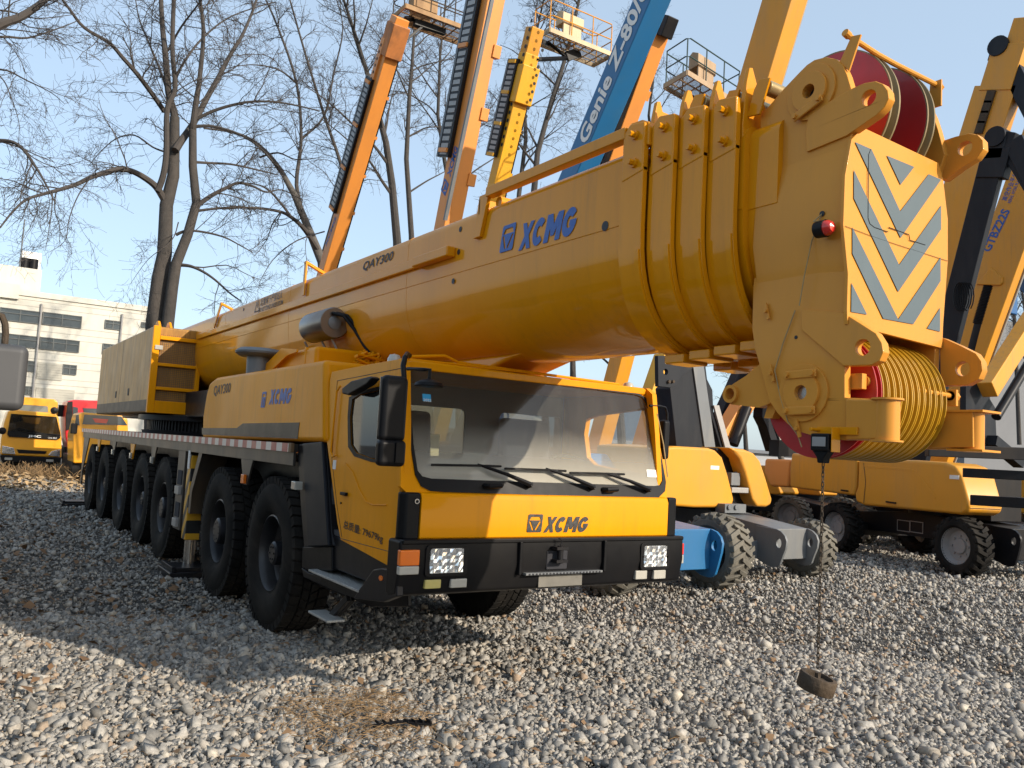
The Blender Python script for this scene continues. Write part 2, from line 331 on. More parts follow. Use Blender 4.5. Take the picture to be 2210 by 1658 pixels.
def pglogo(O, U, Vv, w_, h_, mt, parent, name='emblem', th=0.003, sk=0.22):
    """slanted badge: rounded frame round a hexagon that holds a downward triangle"""
    O, U, Vv = np.asarray(O, float), nrm(U), nrm(Vv); N_ = np.cross(U, Vv)
    def q(a, b): return O + U * w_ * ((a + sk * b) / (1 + sk)) + Vv * h_ * b + N_ * th
    outer = [q(*p) for p in [(.06, 0), (.94, 0), (1, .06), (1, .94), (.94, 1), (.06, 1), (0, .94), (0, .06)]]
    h1 = [q(*p) for p in [(.22, .86), (.78, .86), (.90, .66), (.10, .66)]]
    h2 = [q(*p) for p in [(.08, .60), (.20, .60), (.46, .14), (.40, .10), (.36, .10)]]
    h3 = [q(*p) for p in [(.92, .60), (.80, .60), (.54, .14), (.60, .10), (.64, .10)]]
    mb = MB(); mb.slab(outer, N_ * 0.001, [h1, h2, h3]); return mb.build(name, mt, parent, smooth=0)
# ================================================================ mobile crane
XL, XR, XC = 2.42, 4.92, 3.67
crane = thing('mobile_crane', 'huge yellow seven-axle mobile crane with long telescopic boom, filling the middle of the yard', 'mobile crane', (XC, 12.0, 0))
def mir(pts, c=3.66): return [V(2 * c - p[0], p[1], p[2]) for p in pts]

# ---- wheels
def tyre_mesh(R=0.685, W=0.39, lugs=44, rin=0.335):
    k = R / 0.685
    mb = MB()
    prof = [(0.055, rin), (0.018, rin + .045), (0, .48 * k), (0.008, .58 * k), (0.03, .635 * k), (0.06, .663 * k), (W - .06, .663 * k), (W - .03, .635 * k), (W - .008, .58 * k), (W, .48 * k), (W - .018, rin + .045), (W - .055, rin)]
    mb.lathe((0, 0, 0), (1, 0, 0), prof, 64, closed=True)
    def block(a, da, t0, t1, r0, r1, sk=0.0):
        vs = []
        for r_ in (r0, r1):
            for t_, s_ in ((t0, 0), (t1, sk)):
                for q in (-1, 1):
                    aa = a + q * da + s_; vs.append((t_, r_ * math.cos(aa), r_ * math.sin(aa)))
        mb.add(vs, [(0, 1, 3, 2), (4, 6, 7, 5), (0, 4, 5, 1), (2, 3, 7, 6), (0, 2, 6, 4), (1, 5, 7, 3)])
    for i in range(lugs):
        a = 2 * math.pi * i / lugs
        d = math.pi / lugs * 0.78
        block(a, d, .022, .115, .612 * k, R, 0.02); block(a + math.pi / lugs, d, W - .115, W - .022, .612 * k, R, -0.02)
        block(a + math.pi / lugs * .8, d, .13, .19, .64 * k, R, 0.05); block(a, d, .202, .262, .64 * k, R, -0.05)
    return mb
def bolts(mb, x0, x1, rc, r, n):
    for i in range(n):
        a = 2 * math.pi * i / n; mb.cyl((x0, rc * math.cos(a), rc * math.sin(a)), (x1, rc * math.cos(a), rc * math.sin(a)), r, 6)
    return mb
rim = MB().lathe((0, 0, 0), (1, 0, 0), [(.045, .342), (.04, .33), (.06, .318), (.10, .308), (.17, .30), (.20, .27), (.215, .20), (.215, .0)], 48, caps=False)
wheel0 = rim.build('wheel', RIMD, crane, org=V(0, 0, 0))
tyre0 = tyre_mesh().build('tyre', TYRE, wheel0, smooth=30)
hb = MB().lathe((0, 0, 0), (1, 0, 0), [(.055, .0), (.055, .085), (.07, .105), (.20, .112), (.22, .15)], 28); bolts(hb, .17, .22, .19, .018, 10); bolts(hb, .045, .06, .06, .01, 6)
hb.build('hub', RIMD, wheel0)
wheelb = rim.build('wheel', RIMD, crane, org=V(0, 0, 0))
tb = bpy.data.objects.new('tyre', tyre0.data); COL.objects.link(tb); tb.parent = wheelb
hb = MB().lathe((0, 0, 0), (1, 0, 0), [(.02, .0), (.02, .12), (.035, .14), (.20, .15), (.22, .17)], 28); bolts(hb, .015, .025, .09, .01, 8)
hb.build('hub', RIMD, wheelb)
WY = [7.47, 9.25, 12.12, 13.72, 15.55, 17.5, 19.3]
for i, y in enumerate(WY):
    for side in (0, 1):
        src = wheelb if i in (1, 2) else wheel0
        first = (i == 0 and side == 0) or (i == 1 and side == 0)
        o = src if first else dup(src, crane)
        o.location = ((XL if side == 0 else XR) - XC, y - 12.0, 0.685)
        o.rotation_euler = (random.random() * 6.28, 0, math.pi if side else 0)
        if side: o.rotation_euler = (0, 0, math.pi)
# axles and chassis underside
for y in WY:
    mb = MB(); mb.cyl((XL + .3, y, .66), (XR - .3, y, .66), .09, 12).box(3.45, 3.9, y - .2, y + .2, .5, .85)
    mb.build('axle', BLKM, crane, bevel=.01)
MB().box(2.95, 4.39, 5.6, 20.6, .95, 1.5).build('chassis_frame', BLKM, crane, bevel=.02)

# ---- deck and side valance
MB().box(XL + .002, XR, 6.98, 20.9, 1.604, 1.672).build('deck', FRM, crane, bevel=.008)
MB().box(XL - .018, XL, 7.0, 20.9, 1.602, 1.676).build('marker_strip', TAPE, crane)
MB().box(XL - .03, XL, 6.93, 7.0, 1.60, 1.68).build('strip_end_cap', MESHM, crane, bevel=.004)
va = MB()
va.box(2.435, 2.46, 6.98, 20.88, 1.485, 1.604)
va.slab([V(2.45, 10.15, 1.5), V(2.45, 10.32, 1.5), V(2.45, 10.62, 1.05), V(2.45, 10.62, .75), V(2.45, 10.52, .75), V(2.45, 10.5, 1.02)], V(.3, 0, 0))
va.box(2.46, 2.49, 20.7, 20.88, .45, 1.5)
va.slab([V(2.45, 19.95, 1.5), V(2.45, 20.6, .75), V(2.45, 20.7, .75), V(2.45, 20.7, 1.5)], V(.02, 0, 0))
va.slab([V(2.45, 11.0, 1.49), V(2.45, 11.32, 1.49), V(2.45, 11.15, 1.2), V(2.45, 11.0, 1.2)], V(.02, 0, 0))
va.build('side_valance', FRM, crane, bevel=.004)
for i, (y, c) in enumerate(((8.33, FRM), (12.93, FRM), (14.65, Y1), (16.5, FRM), (18.4, Y1))):
    b = MB().slab([V(2.437, y - .2, 1.49), V(2.437, y + .2, 1.49), V(2.437, y + .06, 1.24), V(2.437, y - .06, 1.24)], V(.02, 0, 0)).build('fender_bracket', c, crane, bevel=.003)
    MB().box(2.405, 2.435, y - .05, y + .05, 1.25, 1.34).build('side_lamp', CLR if i else AMB, b, bevel=.006)
# middle box with steps and outrigger
mbx = MB(); mbx.box(2.44, 3.0, 10.95, 11.33, .50, 1.49)
mbx.build('outrigger_housing', FRM, crane, bevel=.01)
for z in (.60, 1.0):
    MB().box(2.405, 2.45, 11.02, 11.24, z - .06, z + .04).build('step', LGREY, crane, bevel=.006)
    MB().box(2.43, 2.44, 11.02, 11.24, z + .06, z + .24).build('step_recess', INTD, crane)
lg = MB().box(2.45, 2.62, 10.66, 10.86, .42, 1.45).build('outrigger_leg', HAZ, crane, bevel=.01)
MB().cyl((2.54, 10.76, .12), (2.54, 10.76, .45), .065, 20).build('chrome_piston', STEEL, lg)
MB().box(2.43, 2.44, 10.68, 10.76, 1.28, 1.5).build('white_notice', WHITE, crane)
for (x, y, l) in ((2.5, 10.62, 'square black outrigger pad lying on gravel beside the second front wheel'), (2.3, 20.2, 'flat black outrigger pad on gravel by the rearmost crane wheel')):
    t = thing('outrigger_pad', l, 'outrigger pad', (x, y, 0))
    MB().box(x - .27, x + .3, y - .34, y + .34, .0, .09).build('pad_plate', BLKM, t, bevel=.012)
    MB().box(x - .2, x + .24, y - .25, y + .25, .09, .13).box(x - .24, x - .2, y - .3, y + .3, .09, .15).build('pad_socket', BLKM, t, bevel=.006)

# ---- corner post behind the cab
po = MB(); a = PS([(640, 958), (700, 950), (713, 1150), (720, 1180), (655, 1185), (648, 1100)], x=2.47)
po.slab(a, V(.35, 0, 0)); po.build('corner_post', BLKM, crane, bevel=.02)
po = MB(); a = PS([(652, 957), (694, 953), (708, 1178), (664, 1180)], x=2.44); po.slab(a, V(.03, 0, 0)).build('slanted_panel', SLATE, crane, bevel=.01)
q = P(637, 1048, x=2.40); MB().box(q[0] - .02, q[0] + .05, q[1] - .05, q[1] + .05, q[2] - .035, q[2] + .035).build('side_lamp', CLR, crane, bevel=.008)

# ---- engine cowl with lettering
ec = MB().slab(PS([(436, 947), (437, 900), (445, 850), (452, 826), (466, 814), (640, 786), (700, 776), (700, 955)], x=2.43), V(1.0, 0, 0))
cowl = ec.build('engine_cowl', Y1, crane, bevel=.045, seg=4)
MB().slab(PS([(436, 938), (435.5, 924), (511, 924), (524, 914), (646, 912), (642, 947)], x=2.4265), V(.003, 0, 0)).build('black_band', BLKM, crane)
def on_left(s, xp, bl, br, tr, mt, par, shear=0, bold=0, **k):
    """lettering on a side that faces left; foot-left, foot-right and top-right seen at photo points"""
    A, B, T = P(*bl, x=xp), P(*br, x=xp), P(*tr, x=xp)
    sl = (B - A); U = nrm(sl); h = T[2] - B[2]
    return lettering(s, A, U, np.cross(np.cross(U, V(0, 0, 1)), U), np.linalg.norm(sl), abs(h), mt, par, shear=shear, bold=bold, **k)
on_left('QAY300', 2.43, (461, 857), (497, 851), (497, 826), TEXT, crane, bold=.014, shear=.1, spacing=1.03)
A, B, T = P(580, 878, x=2.43), P(630, 871, x=2.43), P(630, 837, x=2.43); heavy('XCMG', V(2.43, A[1], B[2]), (0, -1, 0), (0, 0, 1), A[1] - B[1], T[2] - B[2], LOGO, crane)
A, B = P(563, 880, x=2.43), P(580, 878, x=2.43); pglogo(A, (0, -1, 0), (0, 0, 1), .15, .15, LOGO, crane)
# ---- things on the cowl
TX = 2.72
t0, t1 = P(596, 800, x=TX), P(682, 748, x=TX)
yt = t1[1]; tk = MB().box(TX, P(790, 785, y=yt)[0], yt, t0[1], 2.30, 2.585)
tank = tk.build('fuel_tank', Y1, crane, bevel=.04, seg=4)
for dy in (.25, t0[1] - yt - .12):
    MB().box(TX - .006, TX + .7, yt + dy, yt + dy + .045, 2.3, 2.592).build('tank_strap', Y1, tank, bevel=.01)
fc = P(583, 752, x=2.9); MB().cyl((2.9, fc[1], 2.58), (2.9, fc[1], 2.64), .045, 16).build('filler_cap', STEEL, tank)
mu0, mu1 = P(722, 697, x=2.98), P(676, 710, x=2.98)
mr = 31 / FPX * 8.9
mf = MB().lathe(mu0, (0, 1, 0), [(-.004, 0), (-.004, mr * .93), (.012, mr), (mu1[1] - mu0[1], mr), (mu1[1] - mu0[1] + .02, mr * .9), (mu1[1] - mu0[1] + .02, 0)], 40).build('hydraulic_drum', mat('brushed_steel', (.26, .245, .23), .3, metal=.9, var=.2, scale=3, dirt=(.2, .13, .08), damt=.5), crane)
MB().lathe(mu0 + V(0, 0, 0), (0, -1, 0), [(.0, mr * .42), (.012, mr * .42), (.016, mr * .36), (.02, 0)], 24).build('drum_flange', GREYM, mf)
mb = MB()
for dy in (.08, .35, .8): mb.cyl((2.98 + .1, mu0[1] + dy, 2.57), (2.98, mu0[1] + dy, mu0[2] - mr * .8), .012, 8)
mb.build('drum_stand', LGREY, mf)
for k in (0, 1):
    a = [P(722 + 8 * k, 675, x=2.99), P(745 + 6 * k, 683, x=3.05), P(765 + 8 * k, 715, x=3.1), P(787 + 7 * k, 745, x=3.12), P(800 + 6 * k, 762, x=3.12)]
    for j in range(len(a)): a[j][1] = mu0[1] - .05 - .08 * j if j else mu0[1] - .02
    a = [P(px, py, y=p[1]) for (px, py), p in zip([(718 + 9 * k, 676), (742 + 8 * k, 682), (765 + 9 * k, 712), (785 + 8 * k, 745), (801 + 7 * k, 768)], a)]
    MB().tube(a, .017, 8).build('hydraulic_hose', BLK, crane)
rs = random.Random(3); mb = MB()
c0 = P(800, 778, y=7.2)
for k in range(5):
    pts = []
    for j in range(9): pts.append(c0 + V(rs.uniform(-.16, .16), rs.uniform(-.06, .06), rs.uniform(-.07, .09)))
    mb.tube(pts, .014, 6)
mb.build('bundled_straps', Y1, crane)
c = P(560, 765, x=2.62); cap = P(560, 752, x=2.62)
MB().lathe((2.62, c[1], 2.25), (0, 0, 1), [(0, .12), (c[2] - 2.25 - .03, .125), (c[2] - 2.25 - .03, .20), (c[2] - 2.25, .245), (c[2] - 2.25 + .02, .25), (c[2] - 2.25 + .055, .2), (c[2] - 2.25 + .065, 0)], 32).build('air_intake', GREYM, crane)
MB().slab(PS([(537, 822), (607, 752), (640, 754), (640, 760), (618, 768), (585, 800)], x=2.66), V(.02, 0, 0)).build('guard_plate', Y1, crane, bevel=.004)

# ---- turntable, counterweight
MB().lathe((XC, 14.6, 1.67), (0, 0, 1), [(0, 1.1), (.06, 1.12), (.06, 1.0), (.22, 1.0), (.22, 1.18), (.3, 1.18), (.3, 0)], 72).build('slewing_ring', BLKM, crane)
mb = MB()
for k in range(110):
    a = 2 * math.pi * k / 110; mb.obox((XC + 1.01 * math.cos(a), 14.6 + 1.01 * math.sin(a), 1.81), V(math.cos(a), math.sin(a), 0) * .03, V(-math.sin(a), math.cos(a), 0) * .012, V(0, 0, .075))
mb.build('ring_teeth', BLKM, crane)
MB().box(3.0, 4.3, 11.2, 19.6, 1.95, 2.35).build('slewing_platform', BLKM, crane, bevel=.02)
YF = 13.75
CW = V(2.40, YF, 0)
fr = PS([(323, 704), (438, 722), (433, 893), (316, 890)], y=YF)
zt0, zb0 = fr[0][2], fr[3][2]
x0, x1 = fr[3][0], fr[1][0]
mb = MB().box(x0, x1, YF + .05, 19.2, zb0, zt0 + .02)
house = mb.build('winch_housing', mat('housing_paint', (0.38, 0.185, 0.035), 0.38, spec=.2, var=0.25, scale=1.2, dirt=(0.07, 0.038, 0.018), damt=0.8, bump=0.05, bscale=1.5, dscale=3.2, streak=((0.05, 0.028, 0.014), 1.6)), crane, bevel=.03, seg=3)
MB().box(x0 - .004, x0 + .002, YF + .06, 19.15, zb0 + .02, zb0 + .2).build('dark_stripe', SLATE, crane)
mb = MB()
W_ = x1 - x0; bars = [0, .31, .60, .83]
H_ = zt0 - zb0
mb.box(x0 - .003, x0 + .1, YF - .02, YF + .07, zb0 - .003, zt0 + .023)
mb.box(x1 - .06, x1 + .003, YF - .02, YF + .07, zb0 - .003, zt0 + .023)
for f in (0.0, .27, .55, .86):
    zz = zb0 + f * H_; mb.box(x0 + .1, x1 - .06, YF - .018, YF + .068, zz, zz + (.19 if f == 0 else .05 if f < .8 else .06))
mb.build('grille_frame', Y1, crane, bevel=.008)
mb = MB()
n_ = 44
for s in (-1, 1):
    for k in range(-40, 60):
        pass
gz0, gz1 = zb0 + .15, zt0 - .1
for k in range(0, int((gz1 - gz0) / .028)):
    z = gz0 + k * .028; mb.box(x0 + .09, x1 - .05, YF + .045, YF + .05, z, z + .007)
for k in range(0, int((W_ - .14) / .03)):
    x = x0 + .09 + k * .03; mb.box(x, x + .006, YF + .043, YF + .0448, gz0, gz1)
mb.build('grille_mesh', MESHM, crane, smooth=0)
q = P(343, 750, y=YF - .03); MB().box(q[0] - .06, q[0] + .06, YF - .04, YF - .0, q[2] - .035, q[2] + .035).build('work_lamp', CLR, crane, bevel=.01)
for px in (342, 366):
    q = P(px, 703, y=YF + .6); MB().slab([V(q[0] - .02, YF + .35, zt0), V(q[0] - .02, YF + .9, zt0), V(q[0] - .02, YF + .7, zt0 + .17), V(q[0] - .02, YF + .58, zt0 + .17)], V(.04, 0, 0)).build('lifting_lug', Y1, crane, bevel=.01)
for px, py in ((250, 852), (277, 846)):
    q = P(px, py, x=x0); MB().box(x0 - .006, x0, q[1] - .06, q[1] + .06, q[2] - .06, q[2] + .06).build('latch', TEXT, crane)
for px in (262,):
    q = P(px, 800, x=x0); MB().box(x0 - .001, x0 + .001, q[1] - .01, q[1] + .01, zb0 + .02, zt0).build('panel_gap', TEXT, crane)

# ================================================================ boom
BX = 3.66
def boom_prof(hw, zt, zs, zb, rt=.08, ex=2.35, step=.004):
    out = []
    for k in range(5):
        a = math.radians(90 + 90 * k / 4); out.append((BX - hw + rt + rt * math.cos(a), zt - rt + rt * math.sin(a)))
    out.append((BX - hw, zs)); hw2 = hw - step
    for k in range(0, 25):
        a = math.pi * k / 24; c, s_ = math.cos(a), math.sin(a)
        out.append((BX - hw2 * math.copysign(abs(c) ** (2 / ex), c), zs - .004 - (zs - zb) * abs(s_) ** (2 / ex)))
    out.append((BX + hw, zs))
    for k in range(5):
        a = math.radians(0 + 90 * k / 4); out.append((BX + hw - rt + rt * math.cos(a), zt - rt + rt * math.sin(a)))
    return out
def ext(prof, y0, y1): return MB().slab([V(x, y0, z) for x, z in prof], V(0, y1 - y0, 0))
BP = boom_prof(.58, 3.49, 3.045, 2.40)
boom = ext(BP, 3.5, 19.3).build('boom_base_section', Y1B, crane, smooth=40)
def bpart(mb, name, m=Y1B, **k): return mb.build(name, m, boom, **k)
a, b = P(970, 553, x=3.05), P(438, 725, x=3.05)
bpart(MB().box(3.045, 3.08, a[1], 13.6, a[2] - .005, a[2] + .08), 'side_rail', bevel=.012)
bpart(MB().box(3.0, 3.08, a[1] - .04, a[1] + .55, a[2] - .01, a[2] + .07), 'rail_stop', bevel=.012)
for ys_ in (9.35, 12.1, 6.35):
    o_ = boom_prof(.5815, 3.4915, 3.045, 2.3985); i_ = boom_prof(.5795, 3.4895, 3.045, 2.4005)
    bpart(MB().slab([V(x, ys_, z) for x, z in o_] + [V(x, ys_, z) for x, z in reversed(i_)], V(0, .009, 0)), 'weld_seam')
# luffing bracket and bottom stiffener under the boom
br = MB().slab([V(3.4, 5.0, 2.44), V(3.4, 8.6, 2.44), V(3.4, 8.2, 2.33), V(3.4, 5.5, 2.325)], V(.52, 0, 0)); br.build('luffing_bracket', Y1B, crane, bevel=.03)
MB().tube([(XC - .02, 8.0, 2.2), (XC - .02, 12.2, 1.9)], .2, 24).build('luffing_cylinder', Y1, crane)
# brackets on the side of the boom
for (tp, bt) in (((478, 655), (462, 706)), ((661, 566), (655, 638))):
    T, B = P(*tp, x=3.06), P(*bt, x=3.06)
    mb = MB(); mb.beam(B, V(3.06, T[1], T[2]), .02, .06, side=(1, 0, 0)); mb.beam(V(3.05, T[1], T[2]), V(3.62, T[1] + .1, T[2] - .2), .05, .03, side=(0, 1, 0))
    bpart(mb, 'rope_guide_arm', bevel=.004)
e0, e1 = P(1052, 407, x=3.04), P(1352, 292, x=3.04)
e2 = P(1052, 420, x=3.04)
hh = e0[2] - e2[2]
bpart(MB().beam(V(3.06, e0[1], e0[2] - .03), V(3.06, e1[1], e0[2] - .03), .07, .07), 'top_side_bar', bevel=.006)
q0, q1 = P(1045, 425, x=3.05), P(1030, 512, x=3.05)
bpart(MB().slab([V(3.05, q0[1] - .06, q0[2] + .02), V(3.05, q0[1] + .07, q0[2] + .02), V(3.05, q1[1] + .06, q1[2]), V(3.05, q1[1] - .03, q1[2])], V(.03, 0, 0)).box(3.05, 3.28, q0[1] + .05, q0[1] + .07, 3.42, q0[2]), 'bar_bracket', bevel=.004)
q = P(1078, 410, x=3.1); bpart(MB().cyl((3.1, q[1], e0[2] - .10), (4.2, q[1], e0[2] - .10), .04, 16), 'cross_tube')
mb = MB(); q = P(1372, 270, x=3.05)
bpart(MB().slab(PS([(1352, 285), (1362, 266), (1385, 258), (1400, 262), (1400, 312), (1368, 318), (1352, 306)], x=3.05), V(.06, 0, 0)), 'bar_end_lug', bevel=.008)
# holes
for px, py in ((994, 495), (990, 544), (978, 607), (526, 668), (1306, 488)):
    q = P(px, py, x=3.079); r_ = .022 if px < 1200 else .03
    bpart(MB().cyl((3.0785, q[1], q[2]), (3.0772, q[1], q[2]), r_, 14), 'bolt_hole', TEXT)
for px, yy in ((586, 0), (1300, 0)):
    q = P(px, 700 if px < 600 else 600, x=3.078)
# lettering on the boom
A, B, T = P(1119, 540, x=3.078), P(1248, 507, x=3.078), P(1230, 449, x=3.078); B2 = P(1230, 509, x=3.078)
hG = T[2] - B2[2]; wd = A[1] - B[1]
heavy('XCMG', V(3.078, A[1], B2[2]), (0, -1, 0), (0, 0, 1), wd * 1.0, hG, LOGO, boom)
A = P(1078, 550, x=3.078); q = P(1117, 486, x=3.078)
pglogo(V(3.078, A[1], A[2] + .01), (0, -1, 0), (0, 0, 1), A[1] - q[1] - .01, hG * 1.03, LOGO, boom)
A, B, T = P(783, 591, x=3.078), P(843, 562, x=3.078), P(849, 538, x=3.078)
lettering('QAY300', V(3.078, A[1], (A[2] + B[2]) / 2), (0, -1, 0), (0, 0, 1), A[1] - P(849, 560, x=3.078)[1], T[2] - B[2], TEXT, boom, shear=.3, bold=.014, spacing=1.03)
A, B, T = P(562, 661, x=3.078), P(609, 644, x=3.078), P(609, 636, x=3.078)
try:
    lettering('起重臂下严禁站人', V(3.078, A[1], B[2]), (0, -1, 0), (0, 0, 1), A[1] - B[1], .10, TEXT, boom, shear=.15, bold=.0)
except Exception as ex: print('CJK', ex)
lettering('DO NOT STAND UNDER BOOM', V(3.078, P(558, 671, x=3.078)[1], B[2] - .075), (0, -1, 0), (0, 0, 1), A[1] - B[1] + .1, .055, TEXT, boom, bold=.012)
A = P(549, 675, x=3.078)
tri = [V(3.076, A[1], A[2] + .0), V(3.076, A[1] - .22, A[2] + .0), V(3.076, A[1] - .11, A[2] + .2)]
cc = sum(tri) / 3; bpart(MB().slab(tri, V(-.001, 0, 0), [[cc + (p - cc) * .82 for p in tri]]).box(3.0745, 3.0755, A[1] - .117, A[1] - .103, A[2] + .05, A[2] + .12), 'warning_triangle', TEXT, smooth=0)

# ---- nested section collars
CF = [3.39, 3.20, 3.02, 2.84]; CX = [3.035, 3.075, 3.115, 3.155]
fins = [[(1409, 341), (1410, 280), (1412, 253), (1419, 219), (1426, 219), (1431, 241), (1465, 256), (1466, 290), (1440, 330)],
        [(1467, 349), (1469, 273), (1476, 223), (1485, 194), (1493, 196), (1499, 225), (1535, 256), (1535, 300), (1500, 335)],
        [(1532, 337), (1535, 256), (1541, 206), (1550, 173), (1556, 174), (1566, 214), (1602, 240), (1602, 290), (1570, 330)],
        [(1603, 333), (1603, 265), (1612, 176), (1618, 146), (1625, 146), (1638, 197), (1653, 232), (1655, 260), (1630, 300)]]
for i in range(4):
    yf = CF[i]; yb = yf + .205; hw = BX - CX[i]
    o_ = boom_prof(hw, 3.62, 3.0, 2.31 + .012 * i, rt=.02, ex=2.5, step=0)
    inn = boom_prof(hw - .035, 3.62, 3.0, 2.345 + .012 * i, rt=.02, ex=2.5, step=0)
    o_ = [p for p in o_ if p[1] <= 3.33]; inn = [p for p in inn if p[1] <= 3.33]
    o_ = [(CX[i], 3.33)] + [p for p in o_] + [(2 * BX - CX[i], 3.33)]; inn = [(CX[i] + .035, 3.33)] + inn + [(2 * BX - CX[i] - .035, 3.33)]
    poly = [V(x, yf, z) for x, z in o_] + [V(x, yf, z) for x, z in reversed(inn)]
    col = MB().slab(poly, V(0, .185, 0)).build('section_collar', Y1B, crane, bevel=.004, seg=1, smooth=40)
    # outer rim strip along the front edge
    o2 = boom_prof(hw + .014, 3.62, 3.0, 2.296 + .012 * i, rt=.02, ex=2.5, step=0); o2 = [p for p in o2 if p[1] <= 2.95]
    i2 = boom_prof(hw + .001, 3.62, 3.0, 2.309 + .012 * i, rt=.02, ex=2.5, step=0); i2 = [p for p in i2 if p[1] <= 2.95]
    MB().slab([V(x, yf + .004, z) for x, z in o2] + [V(x, yf + .004, z) for x, z in reversed(i2)], V(0, .035, 0)).build('rim_strip', Y1B, col, smooth=40)
    pl = MB()
    for sx in (0, 1):
        q = [V(CX[i] - .005, yf, 3.30), V(CX[i] - .005, yf + .175, 3.27), V(CX[i] - .005, yf + .175, 3.55), V(CX[i] - .005, yf + .12, 3.60), V(CX[i] - .005, yf, 3.58)]
        off = V(.045, 0, 0)
        if sx: q = mir(q); off = -off
        pl.slab(q, off)
    pl.box(CX[i] + .04, 2 * BX - CX[i] - .04, yf + .02, yf + .1, 3.5, 3.56)
    pl.build('side_plate', Y1B, col, bevel=.01)
    for z in (3.36, 3.52):
        bt = MB(); bt.cyl((CX[i] - .05, yf + .07, z), (CX[i] + .0, yf + .07, z), .016, 6).cyl((CX[i] - .02, yf + .07, z), (CX[i] - .003, yf + .07, z), .028, 10)
        bt.build('plate_bolt', Y1B, col)
    MB().slab(PS(fins[i], y=yf - .005), V(0, .028, 0)).build('fin', Y1B, col, bevel=.005)
    for xs_ in (3.35, 3.75): MB().box(xs_, xs_ + .2, yf - .05, yf + .1, 2.262 + .012 * i, 2.315 + .012 * i).build('wear_shoe', Y1B, col, bevel=.008)
    inner = ext(boom_prof(hw - .085, 3.44, 3.0, 2.42 + .012 * i), yf - .2, yf + .3)
    inner.build('inner_section', Y1B, crane, smooth=40)
for (px, py, y, l) in ((1513, 221, 3.1, .33), (1588, 212, 2.92, .33), (1653, 188, 2.74, .42)):
    a = P(px, py, y=y); r_ = .037
    rl = MB().cyl(a, a + V(l, 0, 0), r_, 24).cyl(a - V(.01, 0, 0), a, r_ * .55, 16).build('guide_roller', mat('roller_metal', (.42, .33, .16), .35, metal=.5, dirt=(.2, .12, .04)) if 'roller_metal' not in bpy.data.materials else bpy.data.materials['roller_metal'], crane, bevel=.004)
    MB().slab([a + V(-.02, -.04, .03), a + V(-.02, .03, .045), a + V(-.02, .06, 0), a + V(-.02, .10, -.13), a + V(-.02, .02, -.14)], V(.014, 0, 0)).build('roller_arm', Y1B, rl, bevel=.003)

# ================================================================ boom head
HX = 3.275; YB = 2.245
sec = [(3.29, 3.27), (3.245, 3.02), (3.235, 2.80), (3.28, 2.60), (3.285, 2.38)]
sec = sec + [(2 * BX - x, z) for x, z in reversed(sec)]
head = MB().slab([V(x, YB + .015, z) for x, z in sec], V(0, .52, 0)).build('boom_head', Y1H, crane, bevel=.008)
def hpart(mb, name, m=Y1H, **k): return mb.build(name, m, head, **k)
hu = [(1640, 400), (1641, 242), (1654, 235), (1690, 193), (1727, 154), (1740, 141), (1758, 129), (1781, 123), (1806, 128), (1819, 141), (1828, 161), (1837, 191), (1851, 250), (1836, 297), (1826, 380), (1760, 410)]
hl = [(1833, 585), (1828, 677), (1823, 760), (1823, 858), (1906, 862), (1906, 948), (1819, 950), (1759, 942), (1725, 932), (1699, 915), (1675, 889), (1660, 866), (1645, 810), (1638, 785), (1629, 754), (1623, 710), (1625, 620), (1627, 600), (1730, 590)]
pc = (1752, 200); pcl = (1735, 848)
cu_ = P(*pc, x=HX); cl_ = P(*pcl, x=HX)
for nm, ol, cc_ in (('upper_cheek_plate', hu, cu_), ('lower_cheek_plate', hl, cl_)):
    pts = PS(ol, x=HX); hole = circ(V(HX, cc_[1], cc_[2]), (0, 1, 0), (0, 0, 1), .034)
    hpart(MB().slab(pts, V(.045, 0, 0), [hole]), nm, bevel=.004)
    hpart(MB().slab(mir(pts), V(-.045, 0, 0), [mir(hole)]), nm, bevel=.004)
for cc_, bars_, ang in ((cu_, 1, -.35), (cl_, 2, -.03)):
    hole = circ(V(HX - .012, cc_[1], cc_[2]), (0, 1, 0), (0, 0, 1), .034)
    hpart(MB().slab(circ(V(HX - .012, cc_[1], cc_[2]), (0, 1, 0), (0, 0, 1), .135, 36), V(.012, 0, 0), [hole]), 'pin_boss', bevel=.003)
    hpart(MB().slab(circ(V(HX - .028, cc_[1], cc_[2]), (0, 1, 0), (0, 0, 1), .095, 32), V(.016, 0, 0), [circ(V(HX - .028, cc_[1], cc_[2]), (0, 1, 0), (0, 0, 1), .034)]), 'pin_cap', bevel=.003)
    hpart(MB().cyl((HX + .03, cc_[1], cc_[2]), (HX + .035, cc_[1], cc_[2]), .04, 20), 'pin_bore', INTD)
    for s_ in ((-1,) if bars_ == 1 else (-1, 1)):
        u = V(0, -math.cos(ang), math.sin(-ang)); n_ = V(0, math.sin(-ang) * 0, 1) * s_
        c_ = V(HX - .03, cc_[1], cc_[2]) + V(0, 0, 1) * s_ * .085
        hpart(MB().obox(c_, V(.006, 0, 0), u * .085, np.cross(V(1, 0, 0), u) * .02), 'keeper_bar', bevel=.006)
        bb = MB()
        for e in (-1, 1): p_ = c_ + u * e * .07; hpart(MB().cyl(p_ - V(.02, 0, 0), p_, .013, 6), 'keeper_bolt')
